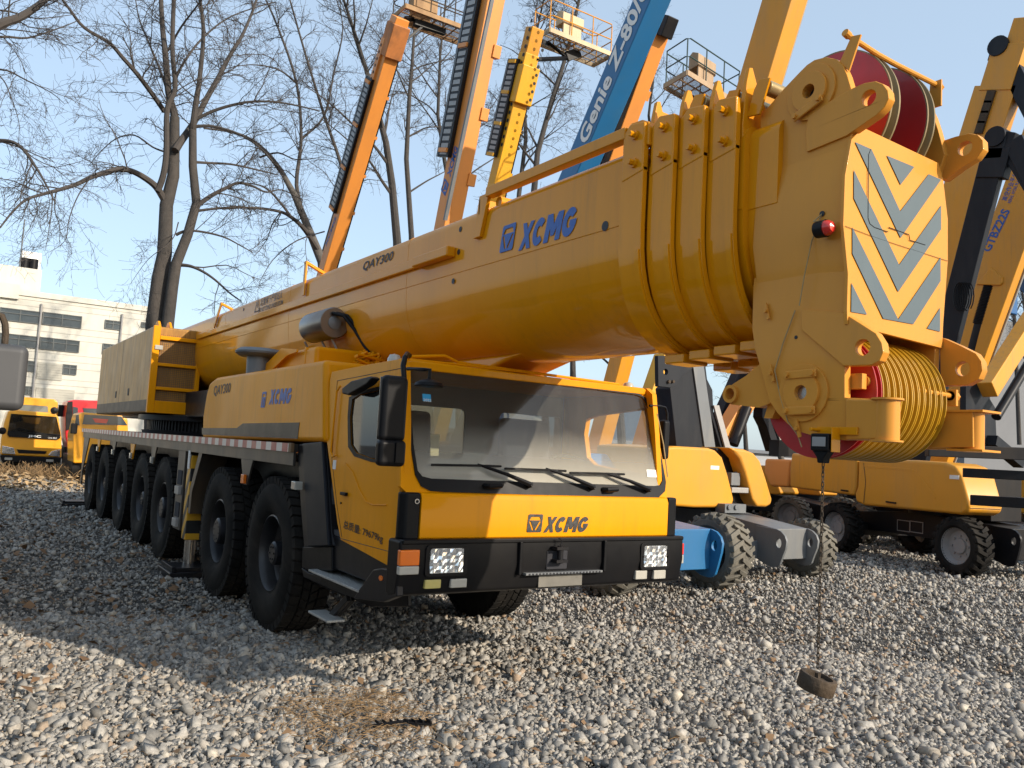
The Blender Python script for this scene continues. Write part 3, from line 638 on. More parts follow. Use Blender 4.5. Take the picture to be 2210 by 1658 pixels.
# ears: left upper, right upper, left lower, right lower
def ear(pts, x, th, hc, hr=.036):
    h = P(*hc, x=x); hpart(MB().slab(PS(pts, x=x), V(th, 0, 0), [circ(h, (0, 1, 0), (0, 0, 1), hr)]), 'ear', bevel=.004)
ear([(1744, 250), (1800, 212), (1836, 192), (1866, 179), (1889, 175), (1905, 181), (1916, 195), (1918, 212), (1910, 230), (1893, 247), (1828, 292), (1740, 328), (1738, 285)], 3.262, .05, (1874, 211))
ear([(2034, 304), (2061, 295), (2090, 288), (2110, 291), (2121, 303), (2122, 322), (2108, 342), (2075, 362), (2040, 388), (2028, 388)], 4.035, .05, (2082, 320))
ear([(1729, 668), (1819, 674), (1860, 700), (1890, 719), (1903, 740), (1906, 760), (1898, 779), (1880, 788), (1820, 790), (1729, 712)], 3.262, .05, (1861, 750))
ear([(2028, 728), (2036, 730), (2070, 745), (2106, 763), (2118, 780), (2120, 800), (2112, 818), (2088, 831), (2030, 833)], 4.035, .05, (2077, 796))
# rear lower ear with eye
h = P(1580, 851, x=3.3)
hpart(MB().slab(PS([(1650, 775), (1638, 787), (1610, 811), (1580, 830), (1569, 840), (1565, 858), (1577, 873), (1637, 880), (1663, 870), (1690, 860)], x=3.3), V(.05, 0, 0), [circ(h, (0, 1, 0), (0, 0, 1), .03)]), 'rear_ear', bevel=.004)
hpart(MB().lathe(h + V(-.02, 0, 0), (1, 0, 0), [(0, .03), (0, .046), (.09, .046), (.09, .03)], 24, closed=True), 'eye_bush')
# front panel with chevrons
fp = [(1863, 275), (1838, 301), (1824, 379), (1820, 485), (1830, 591), (1828, 668), (1829, 700), (2034, 752), (2036, 700), (2046, 563), (2046, 473), (2036, 387), (2026, 352)]
hpart(MB().slab(PS(fp, y=YB), V(0, .018, 0)), 'front_panel', bevel=.003)
def c4(pts): return [(x / 2.5515 + 1550, y / 2.5515 + 50) for x, y in pts]
ch = [c4([(930, 730), (1080, 792), (1005, 890)]), c4([(755, 655), (845, 695), (1003, 1037), (1160, 832), (1228, 862), (1005, 1183)]),
      c4([(748, 810), (997, 1332), (1228, 1005), (1228, 1135), (992, 1480), (748, 965)]),
      c4([(740, 1125), (992, 1632), (1225, 1290), (1225, 1420), (1075, 1658), (910, 1628), (740, 1270)]),
      c4([(735, 1432), (820, 1605), (733, 1590)]), [(2029, 665), (2001, 709), (2029, 716)]]
mb = MB()
for c_ in ch: mb.slab(PS(c_, y=YB - .0045), V(0, .0015, 0))
hpart(mb, 'chevron_marking', CHV, smooth=0)
gp = MB()
def line(mb, pts, y, r_=.0022):
    mb.tube(PS(pts, y=y), r_, 4)
line(gp, c4([(840, 695), (828, 725), (825, 1075), (835, 1105), (860, 1125), (935, 1150)]), YB - .005)
line(gp, c4([(700, 1118), (850, 1175), (1000, 1225), (1265, 1310)]), YB - .004, .0012)
line(gp, c4([(940, 1125), (1050, 1165), (1055, 1195), (1140, 1222)]), YB - .005)
hpart(gp, 'panel_gap', TEXT, smooth=0)
# lower forks
hpart(MB().slab(PS([(1823, 860), (1900, 862), (1900, 949), (1823, 949)], x=3.262), V(.10, 0, 0)), 'fork_arm', bevel=.01)
q = P(1900, 905, x=3.262)
zt_, zb_ = P(1908, 862, x=3.262)[2], P(1908, 949, x=3.262)[2]
hpart(MB().cyl((3.31, q[1], zb_), (3.31, q[1], zt_), .052, 24).cyl((3.31, q[1], zt_), (3.31, q[1], zt_ + .008), .066, 24).cyl((3.31, q[1], zb_ - .008), (3.31, q[1], zb_), .066, 24), 'fork_post')
hpart(MB().slab(PS([(2030, 889), (2090, 890), (2090, 970), (1995, 970)], x=4.02), V(.06, 0, 0)), 'fork_arm', bevel=.01)
q = P(2095, 930, x=4.02); zt_, zb_ = P(2095, 890, x=4.02)[2], P(2095, 970, x=4.02)[2]
hpart(MB().cyl((4.05, q[1], zb_), (4.05, q[1], zt_), .045, 24).box(3.99, 4.16, q[1] - .07, q[1] + .1, zt_, zt_ + .01).box(3.99, 4.16, q[1] - .07, q[1] + .1, zb_ - .01, zb_), 'fork_post')
# sheaves
def sheave(x, w_, r_, cy, cz, m1, m2, name, web=None):
    s = MB().lathe((x, cy, cz), (1, 0, 0), [(w_ * .3, 0), (w_ * .3, r_ * .8), (0, r_ * .86), (0, r_), (w_ * .1, r_), (w_ * .3, r_ - .035), (w_ * .7, r_ - .035), (w_ * .9, r_), (w_, r_), (w_, r_ * .86), (w_ * .7, r_ * .8), (w_ * .7, 0)], 72).build(name, m1, crane)
    return s
GRV = mat('rope_groove', (0.23, 0.17, 0.08), 0.5, metal=0.3, var=0.3, scale=9, dirt=(0.1, 0.07, 0.03), damt=0.6)
SY, SZ, SR = 2.545, 3.462, .337
for x in (3.50, 3.80):
    s = MB().lathe((x, SY, SZ), (1, 0, 0), [(0, 0), (0, SR - .008), (.003, SR - .004)], 80).lathe((x + .07, SY, SZ), (1, 0, 0), [(0, SR - .008), (.0, 0)], 80).build('upper_sheave', RED, crane)
    MB().lathe((x, SY, SZ), (1, 0, 0), [(0.001, SR - .008), (0.0, SR), (.010, SR), (.022, SR - .03), (.048, SR - .03), (.060, SR), (.070, SR), (.069, SR - .008)], 80).build('groove_ring', GRV, s)
LY, LZ, LR = cl_[1], cl_[2], .30
n_s = 12; x0s, x1s = 3.385, 3.965; st = (x1s - x0s) / n_s
for k in range(n_s):
    x = x0s + k * st; w_ = st * .84
    s = MB().lathe((x, LY, LZ), (1, 0, 0), [(0, 0), (0, LR), (.006, LR), (w_ * .30, LR - .055), (w_ * .70, LR - .055), (w_ - .006, LR), (w_, LR), (w_, 0)], 72).build('lower_sheave', RED if k == 0 else YS, crane)
MB().cyl((HX, LY, LZ), (2 * BX - HX, LY, LZ), .05, 16).cyl((HX, SY, SZ), (2 * BX - HX, SY, SZ), .05, 16).build('sheave_pin', STEEL, crane)
hpart(MB().slab([V(3.33, 2.27, 2.40), V(3.33, 2.60, 2.40), V(3.33, 2.75, 1.95), V(3.33, 2.7, 1.95), V(3.33, 2.5, 2.38)], V(.6, 0, 0)), 'inner_baffle')
# rope retaining rods
a, b = P(1832, 78, x=3.30), P(2022, 184, x=4.03)
m_ = (a + b) / 2 + V(-.12, 0, -.012)
hpart(MB().tube([a, a * .7 + b * .3 + V(0, 0, -.012), m_ + V(.12, 0, 0), b], .013, 10).cyl(a, a + V(-.03, 0, .008), .018, 10).cyl(b, b + V(.03, 0, -.01), .024, 6), 'retaining_rod')
q = P(1845, 88, x=3.285)
hpart(MB().slab([q + V(0, -.03, .02), q + V(0, .02, .03), V(3.285, P(1812, 120, x=3.285)[1], P(1812, 125, x=3.285)[2] - .02), V(3.285, P(1832, 135, x=3.285)[1], P(1832, 140, x=3.285)[2] - .03)], V(.012, 0, 0)), 'rod_bracket', bevel=.003)
hpart(MB().slab([b + V(-.012, -.03, .02), b + V(-.012, .03, .02), b + V(-.012, .04, -.12), b + V(-.012, -.03, -.12)], V(.012, 0, 0)), 'rod_bracket', bevel=.003)
a, b = P(1862, 822, x=3.36), P(2060, 856, x=4.04)
hpart(MB().tube([a, b], .013, 10).cyl(a + V(.01, 0, 0), a + V(.03, 0, 0), .024, 12).cyl(b - V(.04, 0, 0), b - V(.01, 0, 0), .024, 12).cyl(b, b + V(.02, 0, 0), .02, 6), 'retaining_rod')
hpart(MB().box(3.325, 3.36, a[1] - .02, a[1] + .12, a[2] - .04, a[2] + .03), 'rod_bracket', bevel=.003); hpart(MB().box(4.0, 4.02, b[1] - .03, b[1] + .12, b[2] - .05, b[2] + .03), 'rod_bracket', bevel=.003)
# small fittings
q = P(1773, 461, x=3.23); hpart(MB().cyl((3.232, q[1], q[2]), (3.2365, q[1], q[2]), .013, 12), 'cable_hole', TEXT)
q2 = P(1763, 497, x=3.19)
lamp = hpart(MB().lathe(V(3.19, q2[1], q2[2]), (0, -1, 0), [(0, .0), (0, .038), (.05, .04), (.05, 0)], 24), 'warning_lamp', BLK)
MB().lathe(V(3.19, q2[1] - .05, q2[2]), (0, -1, 0), [(0, .036), (.018, .034), (.034, .022), (.04, 0)], 24).build('lamp_lens', REDL, lamp)
mb = MB()
mb.tube([V(3.235, q[1], q[2]), V(3.20, q[1] + .02, q[2] - .04), V(3.185, q2[1] - .01, q2[2] + .04)], .003, 5)
mb.tube(PS([(1773, 462), (1752, 520), (1735, 600), (1725, 660)], x=3.23) , .003, 5)
mb.tube(PS([(1716, 670), (1690, 740), (1672, 800), (1685, 860), (1700, 910), (1722, 940), (1730, 965)], x=3.265), .003, 5)
hpart(mb, 'signal_wire', ROPE)
for px, py in ((1655, 672), (1665, 806), (1722, 925)):
    q = P(px, py, x=3.262); hpart(MB().obox(q, V(.004, 0, 0), V(0, .012, .04), V(0, .008, -.003)).cyl(q - V(.02, 0, 0), q, .01, 8), 'wire_clip')
q = P(1717, 728, x=3.27); hpart(MB().cyl((3.272, q[1], q[2]), (3.2735, q[1], q[2]), .009, 10), 'bolt_hole', TEXT)
# limit switch
a = P(1762, 942, x=3.235); b = P(1800, 975, x=3.235)
sw = hpart(MB().box(3.19, 3.262, b[1], a[1], b[2], a[2] + .012), 'limit_switch', BLK, bevel=.008)
cx_ = (a[1] + b[1]) / 2
MB().box(3.188, 3.19, b[1] + .012, a[1] - .012, b[2] + .02, a[2] - .004).build('switch_cover', LGREY, sw, bevel=.0008)
e = P(1783, 1000, x=3.225)
MB().slab([V(3.2, b[1] + .005, b[2]), V(3.2, a[1] - .005, b[2]), V(3.2, cx_ + .018, b[2] - .03), V(3.2, cx_ + .014, e[2]), V(3.2, cx_ - .014, e[2]), V(3.2, cx_ - .018, b[2] - .03)], V(.05, 0, 0)).build('switch_neck', BLK, sw, bevel=.004)
MB().box(3.2, 3.262, b[1] - .012, b[1] - .008, e[2] + .05, a[2] + .04).cyl((3.19, a[1], a[2] + .03), (3.3, a[1], a[2] + .03), .009, 8).box(3.25, 3.262, b[1] - .1, a[1] + .01, a[2] + .01, a[2] + .045).build('switch_bracket', Y1B, sw, bevel=.002)
# hanging chain and weight: hangs from the crane, a thing of its own
top = V(3.225, cx_, e[2] + .005); bt_ = P(1777, 1450, x=3.225); bt_[1] = top[1]
hang = thing('hanging_weight', 'rusty round counterweight ring hanging on a thin chain from the boom head switch', 'chain weight', (3.225, top[1], bt_[2] - .09))
mb = MB(); z = top[2]; k = 0; ll = .026
while z > bt_[2] + .012:
    u, vv = (V(1, 0, 0), V(0, 0, 1)) if k % 2 else (V(0, 1, 0), V(0, 0, 1))
    c_ = V(3.225, top[1], z - ll / 2)
    pts = [c_ + u * .0055 * math.cos(t) + vv * (ll * .56) * math.sin(t) for t in np.linspace(0, 2 * math.pi, 9)]
    mb.tube(pts, .0026, 5, caps=False); z -= ll * .84; k += 1
mb.tube([top + V(0, 0, .01), top], .004, 6)
mb.build('chain', RUST, hang)
wz = bt_[2] - .045; axw = nrm(V(.16, -.22, 1)); wc = V(3.225, top[1], wz)
wt = MB().lathe(wc - axw * .045, axw, [(0, 0), (0, .076), (.006, .08), (.062, .08), (.068, .076), (.068, .06), (.035, .058), (.035, 0)], 40).build('weight_ring', RUST, hang)
MB().obox(wc - axw * .0 + V(0, 0, .0), nrm(np.cross(axw, (0, 1, 0))) * .07, nrm(np.cross(axw, (1, 0, 0))) * .016, axw * .006).cyl(wc, wc + V(0, 0, .035), .012, 8).build('ring_bar', RUST, hang)

# ================================================================ cab
n_ws = V(0, .86, -.23); k_ws = n_ws @ V(0, 4.88, 1.42); WSP = (n_ws, k_ws)
def WS(pts, d=0.0): return [P(a, b, pl=(n_ws, k_ws)) + nrm(n_ws) * d for a, b in pts]
glassp = [(886, 795), (892, 793), (1100, 817), (1374, 852), (1388, 858), (1396, 872), (1412, 930), (1431, 1036), (1426, 1047), (1415, 1049), (1160, 1041), (932, 1033), (912, 1028), (902, 1016), (893, 960), (887, 870)]
outer = [(868, 772), (1100, 802), (1366, 841), (1392, 848), (1404, 866), (1425, 950), (1442, 1040), (1442, 1078), (880, 1064), (866, 1050), (866, 900)]
cab = MB().slab(WS(outer, .012), V(0, .05, 0), [WS(glassp, .012)]).build('cab_body', Y1, crane, bevel=.006)
def cpart(mb, name, m=Y1, **k): return mb.build(name, m, cab, **k)
blk_o = [(880, 792), (1100, 812), (1378, 848), (1394, 858), (1402, 872), (1418, 930), (1438, 1040), (1436, 1060), (1420, 1076), (960, 1062), (930, 1060), (910, 1050), (897, 1025), (887, 960), (882, 870)]
cpart(MB().slab(WS(blk_o, .002), V(0, .009, 0), [WS(glassp, .002)]), 'windscreen_surround', BLK, bevel=.002)
gl = cpart(MB().add(WS(glassp, .014), [tuple(range(len(glassp)))]), 'windscreen', glass('dusty_windscreen', (0.62, 0.58, 0.48), 0.045, 1.48, 1.95, lowdust=.6, tint=(.72, .77, .77), gloss=0), smooth=0)
sl = MB().slab(PS([(712, 820), (716, 803), (800, 786), (862, 775), (872, 790), (873, 900), (872, 1052), (868, 1060), (860, 1150), (846, 1226), (790, 1195), (735, 1165), (728, 1130), (703, 935)], x=2.462), V(.05, 0, 0), [PS([(760, 862), (775, 852), (850, 832), (858, 838), (858, 1000), (800, 990), (768, 978), (757, 960), (755, 900)], x=2.462)])
sl.build('cab_side', Y1, cab, bevel=.01)
a = PS([(712, 820), (716, 803), (800, 786), (862, 775), (872, 790), (873, 900), (872, 1052), (868, 1060), (860, 1150), (846, 1226), (735, 1165), (703, 935)], x=2.462)
cpart(MB().slab(mir(a, 3.61), V(-.05, 0, 0), [mir(PS([(760, 862), (775, 852), (850, 832), (858, 838), (858, 1000), (800, 990), (768, 978), (757, 960), (755, 900)], x=2.462), 3.61)]), 'cab_side', bevel=.01)
cpart(MB().slab(PS([(758, 864), (775, 854), (857, 834), (857, 998), (800, 988), (768, 976), (757, 958)], x=2.47), V(.004, 0, 0)), 'side_window', GLSD, smooth=0)
o_ = PS([(753, 858), (772, 845), (862, 824), (864, 1006), (800, 997), (764, 985), (751, 965), (750, 900)], x=2.458)
i_ = PS([(760, 862), (775, 852), (856, 833), (858, 1000), (800, 990), (768, 978), (757, 960), (755, 900)], x=2.458)
cpart(MB().slab(o_, V(.006, 0, 0), [i_]), 'window_seal', BLK)
# roof, rear wall, floor
cpart(MB().slab([V(2.48, 5.08, 2.24), V(2.48, 6.22, 2.24), V(2.50, 6.22, 2.275), V(2.55, 6.22, 2.30), V(4.7, 6.22, 2.30), V(4.8, 6.22, 2.275), V(4.83, 6.22, 2.24)][0:0] or [V(2.47, 6.24, 2.235), V(2.49, 6.24, 2.27), V(2.56, 6.24, 2.292), V(4.68, 6.24, 2.292), V(4.74, 6.24, 2.27), V(4.76, 6.24, 2.235)], V(0, -1.14, 0)), 'roof', bevel=.01)
rw = [V(2.5, 6.2, 1.0), V(4.82, 6.2, 1.0), V(4.82, 6.2, 2.24), V(2.5, 6.2, 2.24)]
def rect_xz(x0, x1, z0, z1, y): return rrect(((x0 + x1) / 2, y, (z0 + z1) / 2), (1, 0, 0), (0, 0, 1), (x1 - x0) / 2, (z1 - z0) / 2, .05)
cpart(MB().slab(rw, V(0, .04, 0), [rect_xz(2.95, 3.65, 1.62, 2.05, 6.2), rect_xz(4.0, 4.7, 1.5, 2.05, 6.2)]), 'rear_wall', INT)
cpart(MB().box(2.95, 3.65, 6.21, 6.215, 1.62, 2.05).box(4.0, 4.7, 6.21, 6.215, 1.5, 2.05), 'rear_window', GLSD, smooth=0)
for x in (3.02, 3.22): cpart(MB().box(x, x + .18, 6.18, 6.195, 1.64, 1.82), 'paper_notice', PAPER)
cpart(MB().box(2.5, 4.82, 4.95, 6.2, 1.0, 1.04), 'cab_floor', INT)
cpart(MB().slab([V(2.52, 4.98, 1.04), V(2.52, 5.35, 1.04), V(2.52, 5.30, 1.46), V(2.52, 5.02, 1.44)], V(2.27, 0, 0)), 'dashboard', mat('dusty_dashboard', (0.22, 0.21, 0.19), 0.9, var=.2), bevel=.03)
for x in (2.75, 3.95):
    s = cpart(MB().box(x, x + .5, 5.6, 6.05, 1.3, 1.42), 'seat', INTD, bevel=.04, seg=3)
    MB().slab([V(x, 5.98, 1.38), V(x, 6.12, 1.4), V(x, 6.16, 2.0), V(x, 6.06, 2.0)], V(.5, 0, 0)).build('seat_back', INTD, s, bevel=.04, seg=3)
sc = V(4.23, 5.38, 1.62); un = nrm(V(0, -.45, 1)); u = V(1, 0, 0); v_ = np.cross(un, u)
cpart(MB().tube([sc + .2 * (math.cos(t) * u + math.sin(t) * v_) for t in np.linspace(0, 2 * math.pi, 33)], .014, 8, caps=False).tube([sc - .2 * u, sc, sc + .2 * u], .012, 6).tube([sc, sc - un * .25], .03, 8), 'steering_wheel', BLK)
# front lower panel, corner blocks
cpart(MB().slab([V(2.565, 4.848, 1.125), V(2.565, 4.848, 1.375), V(2.565, 4.862, 1.41), V(2.565, 4.93, 1.43), V(2.565, 5.0, 1.43), V(2.565, 5.0, 1.10), V(2.565, 4.87, 1.105)], V(2.20, 0, 0)), 'front_flap', bevel=.004)
for s_ in (0, 1):
    q = [V(2.435, 4.945, 1.11), V(2.435, 4.90, 1.11), V(2.465, 4.862, 1.11), V(2.56, 4.85, 1.11), V(2.56, 4.945, 1.11)]
    q = q if s_ == 0 else mir(q, 3.665)
    cb = cpart(MB().slab(q, V(0, 0, .305)), 'corner_cover', BLK, bevel=.015, seg=3)
q = P(899, 1082, y=4.855); cpart(MB().slab(circ((q[0], 4.849, q[2]), (1, 0, 0), (0, 0, 1), .017), V(0, -.004, 0), [circ((q[0], 4.849, q[2]), (1, 0, 0), (0, 0, 1), .011)]), 'ring_mark', CHROME)
# chrome emblem on the flap
A, B, T = P(1172, 1150, y=4.847), P(1272, 1147, y=4.847), P(1270, 1117, y=4.847)
EMB = mat('emblem_chrome', (.30, .30, .31), .15, metal=1.0, var=.3, scale=20)
heavy('XCMG', V(A[0], 4.848, A[2] + .002), (1, 0, 0), (0, 0, 1), B[0] - A[0], T[2] - B[2] + .01, EMB, cab, shear=.35, th=.004)
A, B, T = P(1136, 1149, y=4.847), P(1170, 1149, y=4.847), P(1136, 1110, y=4.847)
pglogo(V(A[0], 4.848, A[2]), (1, 0, 0), (0, 0, 1), B[0] - A[0], T[2] - A[2], EMB, cab, sk=.08)
# door details
dl = MB()
for pts in ([(728, 822), (722, 900), (716, 990), (727, 1090), (738, 1160)], [(868, 800), (866, 1000), (862, 1100), (846, 1216)], [(734, 1162), (845, 1192)], [(728, 822), (866, 795)]):
    dl.tube(PS(pts, x=2.461), .0022, 4)
cpart(dl, 'door_gap', TEXT, smooth=0)
cpart(MB().tube(PS([(742, 830), (738, 838), (728, 840)][0:0] or [(735, 833), (727, 845), (714, 975), (718, 986), (724, 983)], x=2.44), .008, 8), 'grab_handle')
cpart(MB().tube(PS([(745, 1000), (762, 1020), (775, 1055), (790, 1083), (805, 1090), (834, 1090)], x=2.459), .004, 6), 'pressed_crease')
h = P(744, 1066, x=2.455); cpart(MB().box(2.435, 2.46, h[1] - .05, h[1] + .05, h[2] - .012, h[2] + .012), 'door_handle', BLK, bevel=.005)
h = P(736, 1086, x=2.46); cpart(MB().cyl((2.455, h[1], h[2]), (2.463, h[1], h[2]), .008, 10), 'door_lock', BLK)
h = P(722, 1003, x=2.461); cpart(MB().box(2.459, 2.4615, h[1] - .03, h[1] + .03, h[2] - .035, h[2] + .035), 'notice_sticker', WHITE)
try: on_left('总质量: 79679kg', 2.461, (741, 1143), (826, 1176), (829, 1153), TEXT, cab, bold=.01, spacing=1.0)
except Exception as ex: print('CJK2', ex)
# sun visor deflector over the side window
a = PS([(737, 838), (757, 822), (797, 812), (803, 816), (790, 830), (750, 853), (737, 850)], x=2.36); cpart(MB().slab(a, V(.07, 0, 0)), 'side_mirror_visor', BLK, bevel=.012)
# mirrors
def mirror(pts_c, hw, hh, x, nm='mirror', m=BLK):
    c_ = P(*pts_c, x=x); return c_
c_ = P(846, 882, x=2.2)
d_ = 5.35
mbm = MB().box(c_[0] - .085, c_[0] + .085, c_[1] - .05, c_[1] + .03, c_[2] - .2, c_[2] + .2).build('wing_mirror', BLK, cab, bevel=.035, seg=4)
MB().box(c_[0] - .075, c_[0] + .075, c_[1] + .03, c_[1] + .034, c_[2] - .19, c_[2] + .19).build('mirror_glass', CHROME, mbm, bevel=.001)
c2 = P(841, 976, x=2.2); mbm = MB().box(c2[0] - .09, c2[0] + .09, c_[1] - .06, c_[1] + .02, c2[2] - .085, c2[2] + .075).build('wing_mirror', BLK, cab, bevel=.03, seg=4)
MB().cyl((c_[0] + .035, c_[1] - .02, c_[2] - .3), (c_[0] + .035, c_[1] - .02, c_[2] + .02), .017, 12).box(c_[0] + .01, c_[0] + .06, c_[1] - .075, c_[1] - .055, c2[2] - .06, c2[2] + .06).build('mirror_stem', BLK, mbm)
arm = [P(872, 830, y=c_[1]), P(872, 810, y=c_[1]), P(870, 790, y=c_[1] + .02), P(874, 772, y=c_[1] + .06), P(879, 764, y=5.05), P(884, 768, y=5.1)]
cpart(MB().tube(arm, .017, 10), 'mirror_arm', BLK)
cm = P(926, 828, y=4.72); cpm = cpart(MB().lathe(cm + V(0, 0, .035), (0, 0, -1), [(0, 0), (.012, .05), (.03, .085), (.05, .095), (.055, .09), (.05, 0)], 28), 'kerb_mirror', BLK)
MB().tube([P(879, 796, y=4.98), P(900, 797, y=4.85), P(917, 798, y=4.75), cm + V(0, 0, .09), cm + V(0, 0, .03)], .012, 8).build('kerb_mirror_arm', BLK, cpm)
rm = P(1440, 935, y=5.0); mbm = cpart(MB().box(rm[0] - .055, rm[0] + .02, 4.98, 5.06, P(1440, 992, y=5.0)[2], P(1440, 907, y=5.0)[2]), 'wing_mirror', BLK, bevel=.025, seg=3)
cpart(MB().tube([P(1402, 876, y=5.02), P(1425, 877, y=5.02), P(1436, 880, y=5.02), P(1440, 892, y=5.02), P(1440, 915, y=5.02)], .010, 8), 'mirror_arm', BLK)
cpart(MB().tube([P(1418, 893, y=5.0), P(1432, 960, y=4.98), P(1441, 1030, y=4.95)], .005, 6), 'mirror_stay', ROPE)
# wipers
for bl0, bl1, am0, am1 in (((928, 1005), (1078, 1008), (1028, 1004), (1140, 1049)), ((1086, 1013), (1218, 1018), (1175, 1013), (1275, 1054)), ((1226, 1022), (1344, 1025), (1304, 1023), (1395, 1059))):
    A, B, C_, D = [P(*p, pl=(n_ws, k_ws)) - nrm(n_ws) * .02 for p in (bl0, bl1, am0, am1)]
    wp = cpart(MB().tube([A, (A + B) / 2 - nrm(n_ws) * .006, B], .009, 5).beam((A * .85 + B * .15), (A * .15 + B * .85), .010, .02), 'wiper', BLK)
    MB().tube([C_, C_ * .5 + D * .5 - nrm(n_ws) * .03, D - nrm(n_ws) * .02], [.009, .014, .020], 6).cyl(D + nrm(n_ws) * .02, D - nrm(n_ws) * .035, .018, 12).build('wiper_arm', BLK, wp)
for px, py in ((1066, 1049), (1317, 1057)):
    q = P(px, py, pl=(n_ws, k_ws)); cpart(MB().tube([q + V(-.075, .0, 0), q + V(-.06, -.04, .0), q + V(.03, -.045, .005), q + V(.07, 0, .012)], [.018, .02, .018, .012], 8), 'grab_handle', BLK)
# stickers, roof bits
def ws_rect(p0, p1, m, nm): A, B = P(*p0, pl=WSP), P(*p1, pl=WSP); A = A - nrm(n_ws) * -.010; B = B - nrm(n_ws) * -.010; cpart(MB().add([(A[0], A[1], A[2]), (B[0], A[1], A[2]), (B[0], B[1], B[2]), (A[0], B[1], B[2])], [(0, 1, 2, 3)]), nm, m, smooth=0)
ws_rect((913, 849), (932, 866), STK, 'inspection_sticker'); ws_rect((1397, 1013), (1423, 1030), WHITE, 'white_sticker')
A = P(914, 866, pl=WSP); lettering('2022', A + V(.005, .006, .0), (1, 0, 0), (0, .26, .97), .06, .02, WHITE, cab, th=-.003)
cpart(MB().tube([P(880, 770, y=5.25), P(960, 768, y=5.25), P(990, 783, y=5.25), P(1335, 830, y=5.2)], .011, 8), 'roof_pipe')
cpart(MB().tube([P(885, 776, y=5.2), P(990, 787, y=5.2), P(1200, 812, y=5.2)], .008, 8), 'roof_cable')
for px, py in ((852, 767), (1356, 834)):
    q = P(px, py, y=5.35); cpart(MB().lathe((q[0], q[1], 2.285), (0, 0, 1), [(0, .05), (.03, .05), (.06, .035), (.07, 0)], 20), 'roof_lamp', CLR)
# ---- bumper
BY = 4.80
bp = [V(2.405, BY, 1.115), V(2.405, BY - .006, .94), V(2.405, BY + .03, .77), V(2.405, BY + .12, .745), V(2.405, 4.98, .76), V(2.405, 4.98, 1.115)]
bum = MB().slab(bp, V(2.495, 0, 0)).build('bumper', BLK, crane, bevel=.02, seg=3)
def mpart(mb, name, m=BLK, **k): return mb.build(name, m, bum, **k)
def FY(px, py, y=None): return P(px, py, y=BY if y is None else y)
mpart(MB().box(2.42, 4.89, BY - .012, BY + .05, 1.09, 1.12), 'top_lip', bevel=.008)
# recessed tow panel: raised frame cheeks each side of a set-back plate
for (p0, p1) in (((1112, 1165), (1128, 1232)), ((1294, 1162), (1309, 1226))):
    A, B = FY(*p0), FY(*p1); xm = (A[0] + B[0]) / 2
    mpart(MB().box(xm - .012, xm + .012, BY - .03, BY + .02, .87, 1.10), 'recess_cheek', bevel=.008)
A, B = FY(1130, 1222), FY(1295, 1216)
mpart(MB().box(A[0], B[0], BY - .035, BY + .01, .868, .884), 'perforated_ledge', GREYM, bevel=.003)
mb = MB()
for k in range(22):
    x = A[0] + .03 + k * (B[0] - A[0] - .06) / 21; mb.box(x - .008, x + .008, BY - .037, BY - .034, .871, .881)
mpart(mb, 'ledge_holes', INTD)
A, B = FY(1166, 1226), FY(1258, 1262); mpart(MB().box(A[0], B[0], BY + .012, BY + .02, .775, .86), 'number_plate_patch', mat('worn_metal', (.16, .15, .13), .5, metal=.3, var=.3, scale=14, dirt=(.3, .27, .2), damt=.6), bevel=.002)
A, B = FY(1180, 1178), FY(1222, 1215); xa, xb = A[0], B[0]
mpart(MB().box(xa, xb, BY - .012, BY, .9, 1.03), 'hitch_plate', INTD, bevel=.01)
hc = FY(1200, 1195); tb_ = MB().tube([hc + V(0, -.05, -.06), hc + V(0, -.05, .06)], .022, 14).box(hc[0] - .05, hc[0] + .05, BY - .08, BY - .012, hc[2] + .035, hc[2] + .055).box(hc[0] - .05, hc[0] + .05, BY - .08, BY - .012, hc[2] - .055, hc[2] - .035).tube([hc + V(0, -.05, .06), hc + V(0.01, -.05, .1), hc + V(-.02, -.05, .115)], .005, 6)
mpart(tb_, 'tow_hitch', BLKM)
for (x0p, x1p, yp0, yp1) in ((927, 997, 1184, 1235), (1388, 1436, 1178, 1222)):
    A, B = FY(x0p, yp0), FY(x1p, yp1); cx, cz = (A[0] + B[0]) / 2, (A[2] + B[2]) / 2; hw, hh = (B[0] - A[0]) / 2, (A[2] - B[2]) / 2
    c = (cx, BY - .014, cz)
    hd = mpart(MB().slab(rrect(c, (1, 0, 0), (0, 0, 1), hw + .03, hh + .022, .03), V(0, .02, 0), [rrect(c, (1, 0, 0), (0, 0, 1), hw, hh, .02)]), 'headlight', BLK, bevel=.004)
    c2_ = (cx, BY - .0095, cz); MB().slab(rrect(c2_, (1, 0, 0), (0, 0, 1), hw, hh, .02), V(0, .01, 0)).build('reflector', HEADL, hd, smooth=0)
    fc_ = MB(); nx_, nz_ = 16, 7; hr_ = np.random.default_rng(4)
    gy = BY - .0105 - hr_.random((nz_ + 1, nx_ + 1)) * .007 - .010 * (np.arange(nx_ + 1) % 4 == 1)[None]
    vs_ = [(cx - hw * .97 + 2 * hw * .97 * i / nx_, gy[j, i], cz - hh * .95 + 2 * hh * .95 * j / nz_) for j in range(nz_ + 1) for i in range(nx_ + 1)]
    fs_ = []
    for j in range(nz_):
        for i in range(nx_):
            a_ = j * (nx_ + 1) + i; fs_ += [(a_, a_ + 1, a_ + nx_ + 2), (a_, a_ + nx_ + 2, a_ + nx_ + 1)]
    fc_.add(vs_, fs_).build('lens_facets', HEADL, hd, smooth=0)
